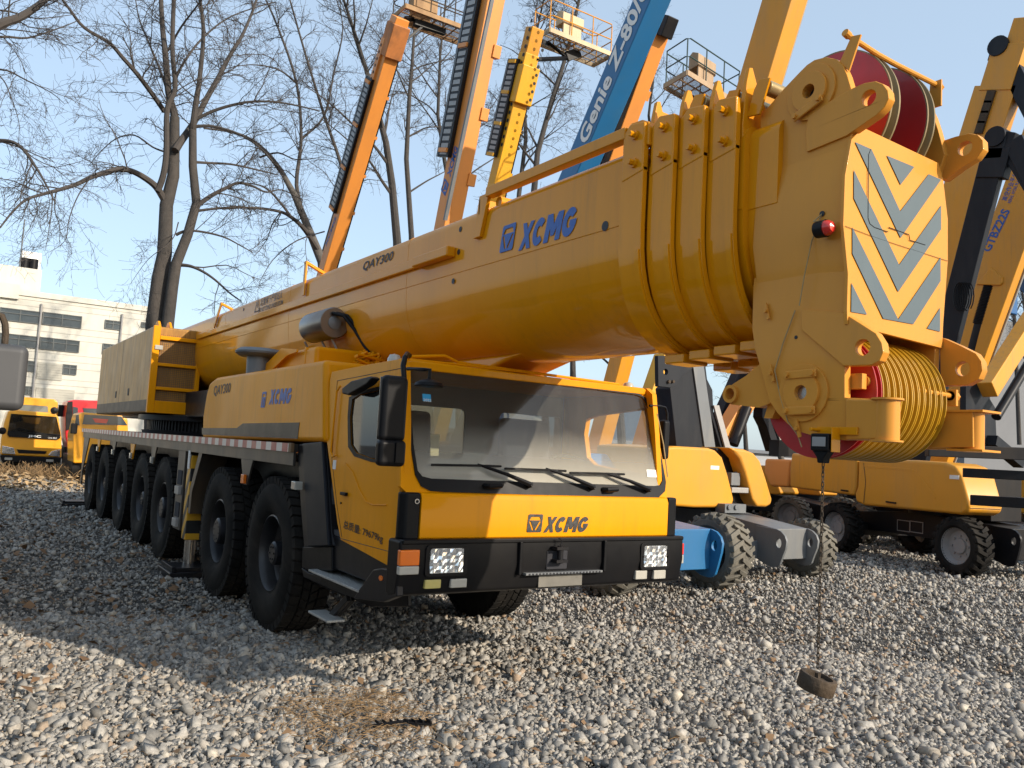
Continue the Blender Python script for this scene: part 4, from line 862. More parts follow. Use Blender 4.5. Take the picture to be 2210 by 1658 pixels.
for px0, px1, py, m in ((917, 951, 1261, YLENS), (973, 1007, 1259, CLR), (1372, 1396, 1241, CLR), (1411, 1436, 1240, CLR)):
    A, B = FY(px0, py - 9), FY(px1, py + 9)
    mpart(MB().box(A[0], B[0], BY - .004, BY + .05, B[2], A[2]), 'fog_lamp', m, bevel=.007)
A, B, C_ = FY(861, 1187), FY(902, 1220), FY(861, 1241)
mpart(MB().box(A[0] - .0, B[0], BY - .022, BY + .02, B[2], A[2]), 'indicator_lamp', AMB, bevel=.008)
mpart(MB().box(A[0] - .0, B[0], BY - .022, BY + .02, C_[2], B[2] - .002), 'position_lamp', CLR, bevel=.008)
mpart(MB().box(4.905, 4.93, BY + .02, BY + .1, .97, 1.06), 'indicator_lamp', REDL, bevel=.006); mpart(MB().box(4.905, 4.93, BY + .02, BY + .1, .90, .968), 'position_lamp', CLR, bevel=.006)
# ---- side skirt with steps
sk = MB().slab(PS([(640, 1185), (700, 1180), (716, 1150), (760, 1165), (846, 1215), (880, 1230), (880, 1310), (800, 1310), (680, 1262), (650, 1240)], x=2.60), V(.03, 0, 0)); sk.build('side_skirt', BLK, crane, bevel=.008)
MB().slab(PS([(650, 1225), (664, 1236), (776, 1272), (800, 1240), (830, 1240), (830, 1300), (765, 1292), (690, 1262), (655, 1246)], x=2.425), V(.02, 0, 0)).build('lower_skirt', BLK, crane, bevel=.006)
MB().slab(PS([(652, 1180), (716, 1180), (716, 1232), (664, 1232), (651, 1225)], x=2.47), V(.13, 0, 0)).build('post_foot', BLK, crane, bevel=.01)
MB().slab(PS([(824, 1226), (856, 1232), (856, 1288), (826, 1300), (762, 1292), (773, 1274), (805, 1229)], x=2.41), V(.05, 0, 0)).build('step_bracket', BLKM, crane, bevel=.01)
q = P(821, 1248, x=2.405); MB().slab(circ(q, (0, 1.3, 0), (0, 0, .8), .021), V(.008, 0, 0)).build('side_reflector', AMB, crane)
A = P(662, 1232, z=.66); zst = P(775, 1262, x=2.37)[2]
a = PS([(663, 1231), (728, 1236), (777, 1262), (770, 1273)], z=.70)
yS0, yS1 = P(665, 1235, x=2.40)[1], P(772, 1272, x=2.40)[1]
zS = (P(665, 1235, x=2.40)[2] + P(772, 1270, x=2.40)[2]) / 2
MB().box(2.40, 2.62, yS1, yS0, zS - .012, zS + .006).build('entry_step', TREAD, crane, bevel=.004)
A, B = P(670, 1322, x=2.40), P(712, 1338, x=2.40); MB().box(2.38, 2.52, B[1], A[1], (A[2] + B[2]) / 2 - .012, (A[2] + B[2]) / 2 + .006).build('entry_step', TREAD, crane, bevel=.004)
MB().beam(P(710, 1335, x=2.5), P(752, 1290, x=2.5), .03, .05).beam(P(720, 1335, x=2.6), P(762, 1290, x=2.6), .03, .05).build('step_strut', BLKM, crane, bevel=.004)
MB().box(2.49, 4.85, 5.1, 6.5, .75, 1.0).build('cab_subframe', BLKM, crane, bevel=.02)
# ================================================================ ground
def gravel_mat():
    m = bpy.data.materials.new('gravel_ground'); m.use_nodes = True; t = m.node_tree; b = t.nodes['Principled BSDF']; b.inputs['Roughness'].default_value = .95
    tc = t.nodes.new('ShaderNodeTexCoord'); vo = t.nodes.new('ShaderNodeTexVoronoi'); vo.inputs['Scale'].default_value = 26; vo.inputs['Randomness'].default_value = 1
    t.links.new(tc.outputs['Object'], vo.inputs['Vector'])
    sp = t.nodes.new('ShaderNodeSeparateColor'); t.links.new(vo.outputs['Color'], sp.inputs[0])
    cr = t.nodes.new('ShaderNodeValToRGB'); e = cr.color_ramp.elements
    e[0].color = (.07, .066, .06, 1); e[1].color = (.30, .275, .23, 1); x = e.new(.5); x.color = (.18, .168, .15, 1); x = e.new(.8); x.color = (.24, .21, .175, 1)  # kept dark so gaps between the loose stones read as shaded
    t.links.new(sp.outputs[0], cr.inputs[0])
    dr = t.nodes.new('ShaderNodeMapRange'); dr.inputs[1].default_value = .0; dr.inputs[2].default_value = .035; dr.inputs[3].default_value = 1; dr.inputs[4].default_value = .35  # darkens away from cell centres: shade between stones put into the colour
    t.links.new(vo.outputs['Distance'], dr.inputs[0])
    mx = t.nodes.new('ShaderNodeMix'); mx.data_type = 'RGBA'; mx.blend_type = 'MULTIPLY'; mx.inputs[0].default_value = 1
    t.links.new(cr.outputs[0], mx.inputs[6]); t.links.new(dr.outputs[0], mx.inputs[7])
    # bare soil patches further off
    N = t.nodes.new('ShaderNodeTexNoise'); N.inputs['Scale'].default_value = .35; N.inputs['Detail'].default_value = 8; t.links.new(tc.outputs['Object'], N.inputs['Vector'])
    rg = t.nodes.new('ShaderNodeMapRange'); rg.inputs[1].default_value = .5; rg.inputs[2].default_value = .7; rg.inputs[4].default_value = .5; t.links.new(N.outputs['Fac'], rg.inputs[0])
    m2 = t.nodes.new('ShaderNodeMix'); m2.data_type = 'RGBA'; t.links.new(rg.outputs[0], m2.inputs[0]); t.links.new(mx.outputs[2], m2.inputs[6]); m2.inputs[7].default_value = (.16, .13, .10, 1)
    t.links.new(m2.outputs[2], b.inputs['Base Color'])
    bu = t.nodes.new('ShaderNodeBump'); bu.inputs['Strength'].default_value = 1; bu.inputs['Distance'].default_value = .02; bu.invert = True
    t.links.new(vo.outputs['Distance'], bu.inputs['Height']); t.links.new(bu.outputs[0], b.inputs['Normal']); return m
g = MB().add([(-250, -60, 0), (350, -60, 0), (350, 400, 0), (-250, 400, 0)], [(0, 1, 2, 3)]).build('ground', gravel_mat(), smooth=0); kind(g, 'structure')

def stone_mat():
    m = bpy.data.materials.new('crushed_stone'); m.use_nodes = True; t = m.node_tree; b = t.nodes['Principled BSDF']; b.inputs['Roughness'].default_value = .85
    at = t.nodes.new('ShaderNodeAttribute'); at.attribute_name = 'rnd'
    cr = t.nodes.new('ShaderNodeValToRGB'); cr.color_ramp.interpolation = 'LINEAR'; e = cr.color_ramp.elements
    e[0].color = (.12, .112, .10, 1); e[1].color = (.46, .41, .33, 1)
    for p, c in ((.25, (.21, .20, .182)), (.5, (.30, .283, .255)), (.75, (.385, .358, .315)), (.88, (.35, .30, .235)), (.95, (.30, .21, .14)), (.965, (.37, .345, .30))): x = e.new(p); x.color = (*c, 1)
    t.links.new(at.outputs['Fac'], cr.inputs[0])
    tc = t.nodes.new('ShaderNodeTexCoord'); N = t.nodes.new('ShaderNodeTexNoise'); N.inputs['Scale'].default_value = 60; N.inputs['Detail'].default_value = 6; N.inputs['Roughness'].default_value = .7
    t.links.new(tc.outputs['Object'], N.inputs['Vector'])
    rg = t.nodes.new('ShaderNodeMapRange'); rg.inputs[1].default_value = .3; rg.inputs[2].default_value = .7; rg.inputs[3].default_value = .72; rg.inputs[4].default_value = 1.25; t.links.new(N.outputs['Fac'], rg.inputs[0])
    mx = t.nodes.new('ShaderNodeMix'); mx.data_type = 'RGBA'; mx.blend_type = 'MULTIPLY'; mx.inputs[0].default_value = 1; t.links.new(cr.outputs[0], mx.inputs[6]); t.links.new(rg.outputs[0], mx.inputs[7]); t.links.new(mx.outputs[2], b.inputs['Base Color'])
    bu = t.nodes.new('ShaderNodeBump'); bu.inputs['Strength'].default_value = .6; bu.inputs['Distance'].default_value = .004; t.links.new(N.outputs['Fac'], bu.inputs['Height']); t.links.new(bu.outputs[0], b.inputs['Normal'])
    return m
def ico():
    t = (1 + 5 ** .5) / 2
    v = np.array([(-1, t, 0), (1, t, 0), (-1, -t, 0), (1, -t, 0), (0, -1, t), (0, 1, t), (0, -1, -t), (0, 1, -t), (t, 0, -1), (t, 0, 1), (-t, 0, -1), (-t, 0, 1)], float); v /= np.linalg.norm(v[0])
    f = np.array([(0, 11, 5), (0, 5, 1), (0, 1, 7), (0, 7, 10), (0, 10, 11), (1, 5, 9), (5, 11, 4), (11, 10, 2), (10, 7, 6), (7, 1, 8), (3, 9, 4), (3, 4, 2), (3, 2, 6), (3, 6, 8), (3, 8, 9), (4, 9, 5), (2, 4, 11), (6, 2, 10), (8, 6, 7), (9, 8, 1)]); return v, f
def cube():
    v = np.array([(x, y, z) for z in (-1, 1) for y in (-1, 1) for x in (-1, 1)], float) * .72
    f = [(0, 2, 3), (0, 3, 1), (4, 5, 7), (4, 7, 6), (0, 1, 5), (0, 5, 4), (2, 6, 7), (2, 7, 3), (0, 4, 6), (0, 6, 2), (1, 3, 7), (1, 7, 5)]; return v, np.array(f)
IV, IF = ico()
def stones(pos, size, rnd):
    n = len(pos); K = len(IV); v = IV[None] * (1 + rng.uniform(-.34, .34, (n, K, 1))) + rng.uniform(-.16, .16, (n, K, 3))
    sc = np.stack([rng.uniform(.8, 1.35, n), rng.uniform(.6, 1.0, n), rng.uniform(.4, .8, n)], 1); v = v * sc[:, None, :]
    q = rng.normal(size=(n, 4)); q[:, 1:3] *= .55; q /= np.linalg.norm(q, axis=1, keepdims=True); w_, x, y, z = q.T
    Rm = np.stack([1 - 2 * (y * y + z * z), 2 * (x * y - z * w_), 2 * (x * z + y * w_), 2 * (x * y + z * w_), 1 - 2 * (x * x + z * z), 2 * (y * z - x * w_), 2 * (x * z - y * w_), 2 * (y * z + x * w_), 1 - 2 * (x * x + y * y)], 1).reshape(n, 3, 3)
    v = np.einsum('nij,nkj->nki', Rm, v) * size[:, None, None] + pos[:, None, :]
    return v.reshape(-1, 3), (IF[None] + K * np.arange(n)[:, None, None]).reshape(-1, 3), np.repeat(rnd, K)
def bulk(name, v, f, mt, rnd=None):
    me = bpy.data.meshes.new(name); k = f.shape[1]
    me.vertices.add(len(v)); me.vertices.foreach_set('co', v.astype(np.float32).ravel())
    me.loops.add(f.size); me.loops.foreach_set('vertex_index', f.astype(np.int32).ravel())
    me.polygons.add(len(f)); me.polygons.foreach_set('loop_start', (np.arange(len(f)) * k).astype(np.int32)); me.update(calc_edges=True)
    if rnd is not None: a = me.attributes.new('rnd', 'FLOAT', 'POINT'); a.data.foreach_set('value', rnd.astype(np.float32))
    me.materials.append(mt); ob = bpy.data.objects.new(name, me); COL.objects.link(ob); return ob
def sector(n, r0, r1, pw, a0=-12, a1=82):
    """positions over a fan of yard round the viewer's spot, thinning with distance"""
    u = rng.random(n); e = pw + 1
    r_ = (r0 ** e + u * (r1 ** e - r0 ** e)) ** (1 / e); a = np.radians(rng.uniform(a0, a1, n))
    return np.stack([r_ * np.sin(a), r_ * np.cos(a)], 1)
SM = stone_mat()
near = sector(215000, 3.3, 8.5, .7); far = sector(160000, 8.0, 34, -.35)
xy = np.concatenate([near, far]); d_ = np.linalg.norm(xy, axis=1)
sz = rng.lognormal(math.log(.0118), .48, len(xy)) * np.clip(d_ / 9, 1, 2.4) ** .75
sz = np.clip(sz, .005, .05)
bumpz = .022 * np.sin(xy[:, 0] * 2.1 + 1) * np.sin(xy[:, 1] * 1.7) + .012 * np.sin(xy[:, 0] * 5.3) * np.sin(xy[:, 1] * 4.1 + 2)
pos = np.concatenate([xy, (sz * .35 + np.maximum(bumpz, 0) * .8 + rng.uniform(0, .016, len(xy)))[:, None]], 1)
rv = rng.random(len(pos)); hf = rng.random(len(pos)) < .8
v1, f1, c1 = stones(pos[~hf], sz[~hf], rv[~hf]); IV, IF = cube(); v2, f2, c2 = stones(pos[hf], sz[hf], rv[hf]); IV, IF = ico()
v = np.concatenate([v1, v2]); f = np.concatenate([f1, f2 + len(v1)]); r_ = np.concatenate([c1, c2])
kind(bulk('gravel', v, f, SM, r_), 'stuff')
# bigger broken rocks
pts = PS([(400, 1520), (15, 1445), (500, 1580), (110, 1560), (330, 1590), (250, 1545), (610, 1620), (60, 1640), (1310, 1650), (1460, 1640), (690, 1540), (1690, 1480), (560, 1500), (760, 1590), (180, 1610), (1240, 1350), (1990, 1440), (90, 1500), (1600, 1600)], z=.03)
rk = [.085, .06, .05, .07, .075, .05, .055, .06, .05, .05, .04, .04, .05, .05, .06, .04, .04, .06, .05]; IV, IF = cube()
v, f, r_ = stones(np.array(pts), np.array(rk) * .8, rng.random(len(rk)) * .8)
kind(bulk('rocks', v, f, SM, r_), 'stuff')
# ================================================================ boom lifts
def lift_tyre(R=.5, W=.36):
    mb = MB(); mb.lathe((0, 0, 0), (1, 0, 0), [(.05, R * .58), (.0, R * .66), (-.0, R * .8), (.03, R * .9), (W - .03, R * .9), (W, R * .8), (W, R * .66), (W - .05, R * .58)], 40, closed=True)
    n = 20
    for i in range(n):
        for s_ in (0, 1):
            a = 2 * math.pi * (i + .5 * s_) / n; t0, t1 = (0.0, W * .56) if s_ == 0 else (W, W * .44); vs = []
            for r_ in (R * .86, R):
                for t_, sk_, hw in ((t0, 0, .085), (t1, .20, .05)):
                    for q in (-1, 1):
                        aa = a + q * hw + sk_; rr = r_ * (.96 if t_ in (0.0, W) else 1); vs.append((t_, rr * math.cos(aa), rr * math.sin(aa)))
            mb.add(vs, [(0, 1, 3, 2), (4, 6, 7, 5), (0, 4, 5, 1), (2, 3, 7, 6), (0, 2, 6, 4), (1, 5, 7, 3)])
    return mb
LT = {}
def lift_wheel(parent, loc, flip, rimm, tm, R, org):
    key = (rimm.name, tm.name, R)
    if key not in LT:
        w_ = MB().lathe((0, 0, 0), (1, 0, 0), [(.03, R * .60), (.05, R * .585), (.07, R * .56), (.10, R * .54), (.14, R * .5), (.14, R * .26), (.11, R * .24), (.11, 0)], 36, caps=False)
        bolts(w_, .12, .16, R * .33, .018, 8)
        m1 = w_.build('wheel', rimm, parent, org=V(0, 0, 0)); t1 = lift_tyre(R).build('tyre', tm, m1, smooth=30, bevel=.006, seg=1); LT[key] = (m1.data, t1.data)
        t1.modifiers[0].name = 'bevel'
    else:
        m1 = bpy.data.objects.new('wheel', LT[key][0]); COL.objects.link(m1); m1.parent = parent
        t1 = bpy.data.objects.new('tyre', LT[key][1]); COL.objects.link(t1); t1.parent = m1
        md = t1.modifiers.new('bevel', 'BEVEL'); md.width = .006; md.segments = 1
    m1.location = tuple(np.asarray(loc) - org); m1.rotation_euler = (0, 0, math.pi if flip else 0)
class Fr:
    """local frame standing on the ground: side, forward and up"""
    def __init__(s, x, y, deg):
        t = math.radians(deg); s.o = V(x, y, 0); s.u = V(math.cos(t), math.sin(t), 0); s.f = V(math.sin(t), -math.cos(t), 0); s.deg = deg
    def p(s, a, b, z): return s.o + s.u * a + s.f * b + V(0, 0, z)
def chassis(root, F, cm, am, rimm, tm, R=.5, tr=1.18, wb=2.7, hw=.4, ztop=.80):
    org = ORG[root.name]
    def slabx(a, prof, th): return [F.p(a, b, z) for b, z in prof], F.u * th
    fr_ = wb / 2
    prof = [(-fr_ - .3, .5), (-fr_ - .3, .85), (-.3, .98), (.5, .95), (fr_ + .45, ztop), (fr_ + .45, .35), (fr_ - .1, .40), (.6, .52)]
    q, th = slabx(-hw, prof, 2 * hw); MB().slab(q, th).build('chassis_beam', cm, root, bevel=.012)
    for s_ in (-1, 1):
        a = s_ * hw - .02
        pr = [(fr_ + .1, ztop + .01), (fr_ + .46, ztop), (fr_ + .55, ztop - .025), (fr_ + .62, ztop - .08), (fr_ + .655, ztop - .16), (fr_ + .64, ztop - .27), (fr_ + .585, .40), (fr_ + .55, .30), (fr_ + .50, .26), (fr_ + .43, .245), (fr_ + .3, .26), (fr_ + .1, .34)]
        hc = F.p(a, fr_ + .52, ztop - .2)
        MB().slab([F.p(a, b, z) for b, z in pr], F.u * .04, [[hc + F.f * .045 * math.cos(t) + V(0, 0, .07 * math.sin(t)) for t in np.linspace(0, 2 * math.pi, 13)[:-1]]]).build('tie_down_plate', cm, root, bevel=.004)
    for b in (-fr_, fr_):
        MB().obox(F.p(0, b, R), F.u * (tr - .3), F.f * .14, V(0, 0, .13)).build('axle_beam', am, root, bevel=.015)
        for s_ in (-1, 1):
            lift_wheel(root, F.p(s_ * tr, b, R), s_ > 0, rimm, tm, R, org); root.children[-1:]
    for o in root.children:
        if o.name.startswith('wheel') and o.data in [v_[0] for v_ in LT.values()] and not o.get('r_'):
            o.rotation_euler[2] += math.radians(F.deg); o['r_'] = 1
            del o['r_']; o.rotation_euler[0] = 0
            o['turned'] = 1
    MB().cyl(F.p(0, 0, .95), F.p(0, 0, 1.08), .55, 32).build('turntable', BLKM, root)
def fixrot(root, F):
    pass
def hood(root, F, a0, a1, b0, b1, z0, z1, m):
    pr = [(b0, z0), (b1 - .05, z0), (b1, z0 + .06), (b1 - .22, z1 - .18), (b1 - .42, z1), (b0 + .1, z1), (b0, z1 - .1)]
    return MB().slab([F.p(a0, b, z) for b, z in pr], F.u * (a1 - a0)).build('turret_hood', m, root, bevel=.05, seg=4)
def platform(root, o, u, v_, L, Wd, z, m, rail, box=True):
    o = np.asarray(o, float); u = nrm(u); v_ = nrm(v_); up = V(0, 0, 1)
    def q(a, b, h): return o + u * a + v_ * b + up * h
    fl = MB()
    for a0, b0, a1, b1 in ((0, 0, L, 0), (0, Wd, L, Wd), (0, 0, 0, Wd), (L, 0, L, Wd)): fl.beam(q(a0, b0, .07), q(a1, b1, .07), .15, .04, side=up)
    for k in range(1, 7): fl.beam(q(L * k / 7, 0, .02), q(L * k / 7, Wd, .02), .04, .03, side=up)
    for k in (1, 2): fl.beam(q(0, Wd * k / 3, .02), q(L, Wd * k / 3, .02), .04, .03, side=up)
    pf = fl.build('platform', m, root, bevel=.008)
    ms = MB(); n = int((L + Wd) / .06)
    for k in range(n):
        s_ = k * .06
        for sg in (0, 1):
            a0, b0 = (s_, 0) if s_ < L else (L, s_ - L); a1, b1 = (0, s_) if s_ < Wd else (s_ - Wd, Wd)
            if sg: a0, a1 = L - a0, L - a1
            ms.tube([q(a0, b0, .05 + .006 * sg), q(a1, b1, .05 + .006 * sg)], .006, 3, caps=False)
    ms.build('floor_mesh', MESHM, pf, smooth=0)
    rl = MB(); r_ = .019
    for h in (.55, 1.05):
        rl.tube([q(.1, 0, h), q(L - .1, 0, h), q(L, .1, h), q(L, Wd - .1, h), q(L - .1, Wd, h), q(.1, Wd, h), q(0, Wd - .1, h), q(0, .1, h), q(.1, 0, h)], r_, 6)
    for a, b in ((0, .1), (.02, Wd - .05), (L, .1), (L, Wd - .1), (L * .33, 0), (L * .66, 0), (L * .33, Wd), (L * .66, Wd)): rl.tube([q(a, b, .1), q(a, b, 1.05)], r_, 6)
    rl.build('guard_rail', rail, root)
    if box:
        cb = MB().slab([q(L * .2, Wd * .55, .5), q(L * .2, Wd * .95, .5), q(L * .2, Wd * .95, .85), q(L * .2, Wd * .7, .98), q(L * .2, Wd * .55, .9)], u * L * .33)
        cb.build('control_box', m, root, bevel=.02); MB().obox(q(L * .36, Wd * .9, .3), u * L * .14, v_ * .03, up * .2).build('control_panel', m, root, bevel=.01)
    return q
def mast(root, X, p0, p1, h, w_, m, up=0.0, foot=1.35, tray=None, band=None, tip=None):
    A, B = P(*p0, x=X), P(*p1, x=X); d = nrm(B - A); n = V(0, d[2] * -1, d[1]) ; n = V(0, -d[2], d[1])
    if n[1] > 0: n = -n
    L0 = (A[2] - foot) / d[2]; A2 = A - d * L0; B2 = B + d * up
    c = V(w_ / 2, 0, 0)
    bm = MB().beam(A2 + n * h / 2 + c, B2 + n * h / 2 + c, w_, h).build('boom', m, root, bevel=.02)
    if tray:
        t0, t1 = A + d * tray[0], A + d * tray[1]
        tb_ = MB().beam(t0 - c * 0 + V(-.06, 0, 0) - n * .02, t1 + V(-.06, 0, 0) - n * .02, .10, .5).build('cable_tray', BLKM, root, bevel=.006)
        lk = MB(); k = 0; Lt = tray[1] - tray[0]
        while k * .16 < Lt - .2:
            pp = t0 + d * (k * .16 + .1); lk.obox(pp + V(-.115, 0, 0) - n * .02, V(.006, 0, 0), d * .05, n * .17); k += 1
        lk.build('cable_chain', LGREY if tray[2] else BLK, tb_)
        MB().beam(t0 - n * .30 + V(-.06, 0, 0), t1 - n * .30 + V(-.06, 0, 0), .12, .09).build('cover_strip', GREYM, tb_)
        for f in (.02, .34, .66, .97):
            pp = t0 * (1 - f) + t1 * f; MB().obox(pp + V(-.09, 0, 0) - n * .02, V(.07, 0, 0), d * .05, n * .2).build('tray_clip', m, tb_, bevel=.005)
    return A2, B2, d, n
def rcap(root, c, u, r_, th, m, name='knuckle'):
    return MB().cyl(c - nrm(u) * th / 2, c + nrm(u) * th / 2, r_, 20).build(name, m, root, bevel=.006)
def base_of(X, p0, p1, w_, foot=1.35):
    A, B = P(*p0, x=X), P(*p1, x=X); d = nrm(B - A); A2 = A - d * ((A[2] - foot) / d[2]); return A2
def std_lift(label, X, p0, p1, h, w_, m, chm=SLATE, shift=-1.0, rim=RIMG, tm=TYRED, base=True, **kw):
    A2 = base_of(X, p0, p1, w_); F = Fr(X + w_ / 2, A2[1] + shift, 0)
    r = thing('boom_lift', label, 'boom lift', F.o, 'boom lifts parked with raised booms')
    if base:
        chassis(r, F, chm, chm, rim, tm)
        hood(r, F, -1.15, -.42, -1.6, 1.1, 1.1, 1.85, m); hood(r, F, .42, 1.15, -1.6, 1.1, 1.1, 1.85, m)
        MB().obox(F.p(0, -.9, 1.35), F.u * .4, F.f * .5, V(0, 0, .3)).build('boom_seat', chm, r, bevel=.02)
    A, B, d, n = mast(r, X, p0, p1, h, w_, m, **kw)
    return r, A, B, d, n, F
def onmast(s, r, X, a, b, t, mt, off=.004, bold=.02, shear=0, **k):
    """lettering along the left face of a raised boom, from a to b, letter tops towards t"""
    A, B, T = P(*a, x=X), P(*b, x=X), P(*t, x=X); U = nrm(B - A); N_ = V(-1, 0, 0); Vv = np.cross(N_, U); h = abs((T - A) @ Vv)
    return lettering(s, A + V(-off, 0, 0), U, Vv, np.linalg.norm(B - A), h, mt, r, bold=bold, shear=shear, **k)

def edge_chain(r, A, d, n, w_, h, t0, t1, m):
    c = V(w_ + .03, 0, 0) + n * (h * .8); k = 0; cb = MB().beam(A + d * t0 + c, A + d * t1 + c, .05, .10); cb.build('edge_cable', BLK, r)
    s_ = t0 + .3
    while s_ < t1:
        MB().obox(A + d * s_ + c, V(.05, 0, 0), d * .05, n * .08).build('cable_clip', m, r); s_ += 1.3
    return cb
# leftmost orange boom with a rusty basket
X = 10.0
r, A, B, d, n, F = std_lift('tall orange boom lift with rusty basket, leftmost of the raised booms', X, (687, 579), (822, 108), .50, .44, Y3, up=1.1, tray=(2.1, 6.6, True))
MB().obox(B - d * .7 + n * .3 + V(.22, 0, 0), V(.28, 0, 0), d * .5, n * .32).build('boom_tip', mat('rusty_orange', (.45, .16, .04), .7, var=.3, scale=5, dirt=(.12, .06, .03), damt=.8), r, bevel=.03)
edge_chain(r, A, d, n, .44, .5, 3.0, (B - A) @ d - 1.0, Y3)
MB().obox(A * .0 + (P(792, 220, x=X) + n * .0 + V(-.03, 0, 0)), V(.04, 0, 0), d * 2.0, n * .14).build('perforated_guide', Y3, r, bevel=.01)
hl_ = MB()
for k in range(18): pp = P(792, 220, x=X) + d * (-1.8 + k * .21) + V(-.075, 0, 0); hl_.cyl(pp, pp - V(.004, 0, 0), .05, 10)
hl_.build('guide_holes', TEXT, r)
c_ = P(1032, 76, z=B[2] + .15); q = platform(r, V(c_[0] - 2.6, c_[1], c_[2]), (1, 0, 0), (0, 1, 0), 2.6, 1.0, c_[2], mat('rusty_basket', (.34, .2, .09), .75, var=.3, scale=4, dirt=(.12, .06, .03), damt=.7), RUST)
MB().beam(B + n * .2 + V(.4, 0, 0), q(.5, .5, .05), .12, .14).beam(B - d * .8 + n * .5 + V(.3, 0, 0), q(.9, .4, -.05), .08, .1).beam(q(.5, .4, -.12), q(1.6, .4, -.08), .2, .16).build('basket_mount', BLK, r, bevel=.01)
onmast('XCMG', r, X, (704, 534), (726, 472), (700, 534), LOGO, bold=.04)
# second orange boom, running out of the frame
X = 9.0
r, A, B, d, n, F = std_lift('orange boom lift second from the left, its boom running out of the top', X, (937, 488), (1030, 0), .50, .44, Y3, up=2.2, tray=(1.6, 9.0, True))
onmast('XCMG', r, X, (972, 384), (990, 318), (963, 384), LOGO, bold=.04, shear=.2)
A_, B_ = P(961, 424, x=X), P(971, 392, x=X); U = nrm(B_ - A_); pglogo(A_ - V(.004, 0, 0), U, np.cross(V(-1, 0, 0), U), .36, .3, LOGO, r)
MB().beam(A * 0 + P(948, 474, x=X) + n * .40 + V(-.05, 0, 0), P(1048, 0, x=X) + n * .40 + V(-.05, 0, 0), .08, .07).build('hose_guide', GREYM, r)
for t_ in (1.4, 2.9, 4.3):
    c_ = P(1000, 180, x=X) * 0 + P(966, 350, x=X) * 0 + A + d * ((P(937, 488, x=X)[2] - A[2]) / d[2] + t_ - .2) + n * .44 + V(.47, 0, 0); MB().obox(c_, V(.1, 0, 0), d * .14, n * .10).build('side_bracket', Y3, r, bevel=.01)
# third, yellow, with the cream basket
X = 13.0
r, A, B, d, n, F = std_lift('bright yellow boom lift holding a long cream basket above the crane boom', X, (1049, 409), (1118, 120), .42, .48, Y4, up=.1, tray=(1.0, 3.9, True))
MB().obox(B - d * .9 + n * .28 + V(.24, 0, 0), V(.30, 0, 0), d * .55, n * .28).build('boom_tip', Y4, r, bevel=.03)
edge_chain(r, A, d, n, .48, .42, 4.0, (B - A) @ d - 1.0, Y4)
MB().obox(B + d * .25 + n * .2 + V(.24, 0, 0), V(.22, 0, 0), d * .5, n * .2).build('boom_nose', Y2, r, bevel=.03)
hl_ = MB()
for k in range(16):
    pp = P(1085, 290, x=X) + d * (-.3 + k * .24) + V(-.005, 0, 0) + n * .1; hl_.cyl(pp, pp - V(.004, 0, 0), .06, 10)
    pp = P(1085, 290, x=X) + d * (-.3 + k * .24) + V(.40, 0, 0) + n * .426; hl_.cyl(pp, pp + n * .004, .05, 10)
kind(hl_.build('guide_holes', TEXT, r), 'stuff')
c_ = P(1148, 94, z=B[2] + .9); DW = P(1288, 163, z=c_[2])
q = platform(r, V(c_[0], c_[1], c_[2]), (1, 0, 0), (0, -1, 0), 2.5, .95, c_[2], mat('cream_basket', (.52, .40, .24), .6, var=.15, scale=3, dirt=(.25, .15, .07), damt=.6), Y2)
MB().beam(B + d * .5 + n * .2 + V(.4, 0, 0), q(.4, .3, .0), .12, .12).beam(B - d * .1 + n * .4 + V(.4, 0, 0), q(1.0, .5, -.35), .10, .1).beam(q(.3, .4, .0), q(1.1, .5, -.35), .08, .08).beam(q(1.0, .5, -.3), q(1.5, .5, .0), .3, .1).build('basket_mount', BLK, r, bevel=.01)
# blue boom with white lettering
X = 7.85
A2 = base_of(X, (1205, 385), (1365, 0), .7); F = Fr(7.82, 9.35, 0)
r = thing('boom_lift', 'blue boom lift with large white lettering on its boom, parked right of the crane cab', 'boom lift', F.o, 'boom lifts parked with raised booms')
chassis(r, F, BLU, BLU, RIMD, TYRED, R=.52, tr=1.13, wb=2.7, hw=.38, ztop=.86)
hood(r, F, -1.1, -.4, -3.6, -.6, 1.05, 1.75, BLU); hood(r, F, .4, 1.1, -3.6, -.6, 1.05, 1.75, BLU)
MB().obox(F.p(-.1, -2.6, 1.7), F.u * .38, F.f * .5, V(0, 0, .7)).build('boom_seat', BLU, r, bevel=.03)
A, B, d, n = mast(r, X, (1205, 385), (1365, 0), .42, .36, BLU, up=1.3)
onmast('Genie Z-80/60', r, X, (1266, 312), (P(0, 0, x=1)[0] * 0 + 1418, -60), (1247, 300), WHITE, bold=.03, shear=.12)
# orange boom behind the blue one
X = 11.0
r, A, B, d, n, F = std_lift('orange boom lift directly behind the blue lettered boom', X, (1300, 347), (1403, 60), .24, .36, Y3, up=.1, tray=(-.5, 2.2, False), base=True)
MB().obox(B + n * .2 + V(.18, 0, 0), V(.15, 0, 0), d * .2, n * .2).build('boom_tip', BLKM, r, bevel=.02)
c_ = P(1390, 205, x=X + .36); MB().obox(c_, V(.1, 0, 0), d * .1, n * .08).build('side_bracket', Y3, r)
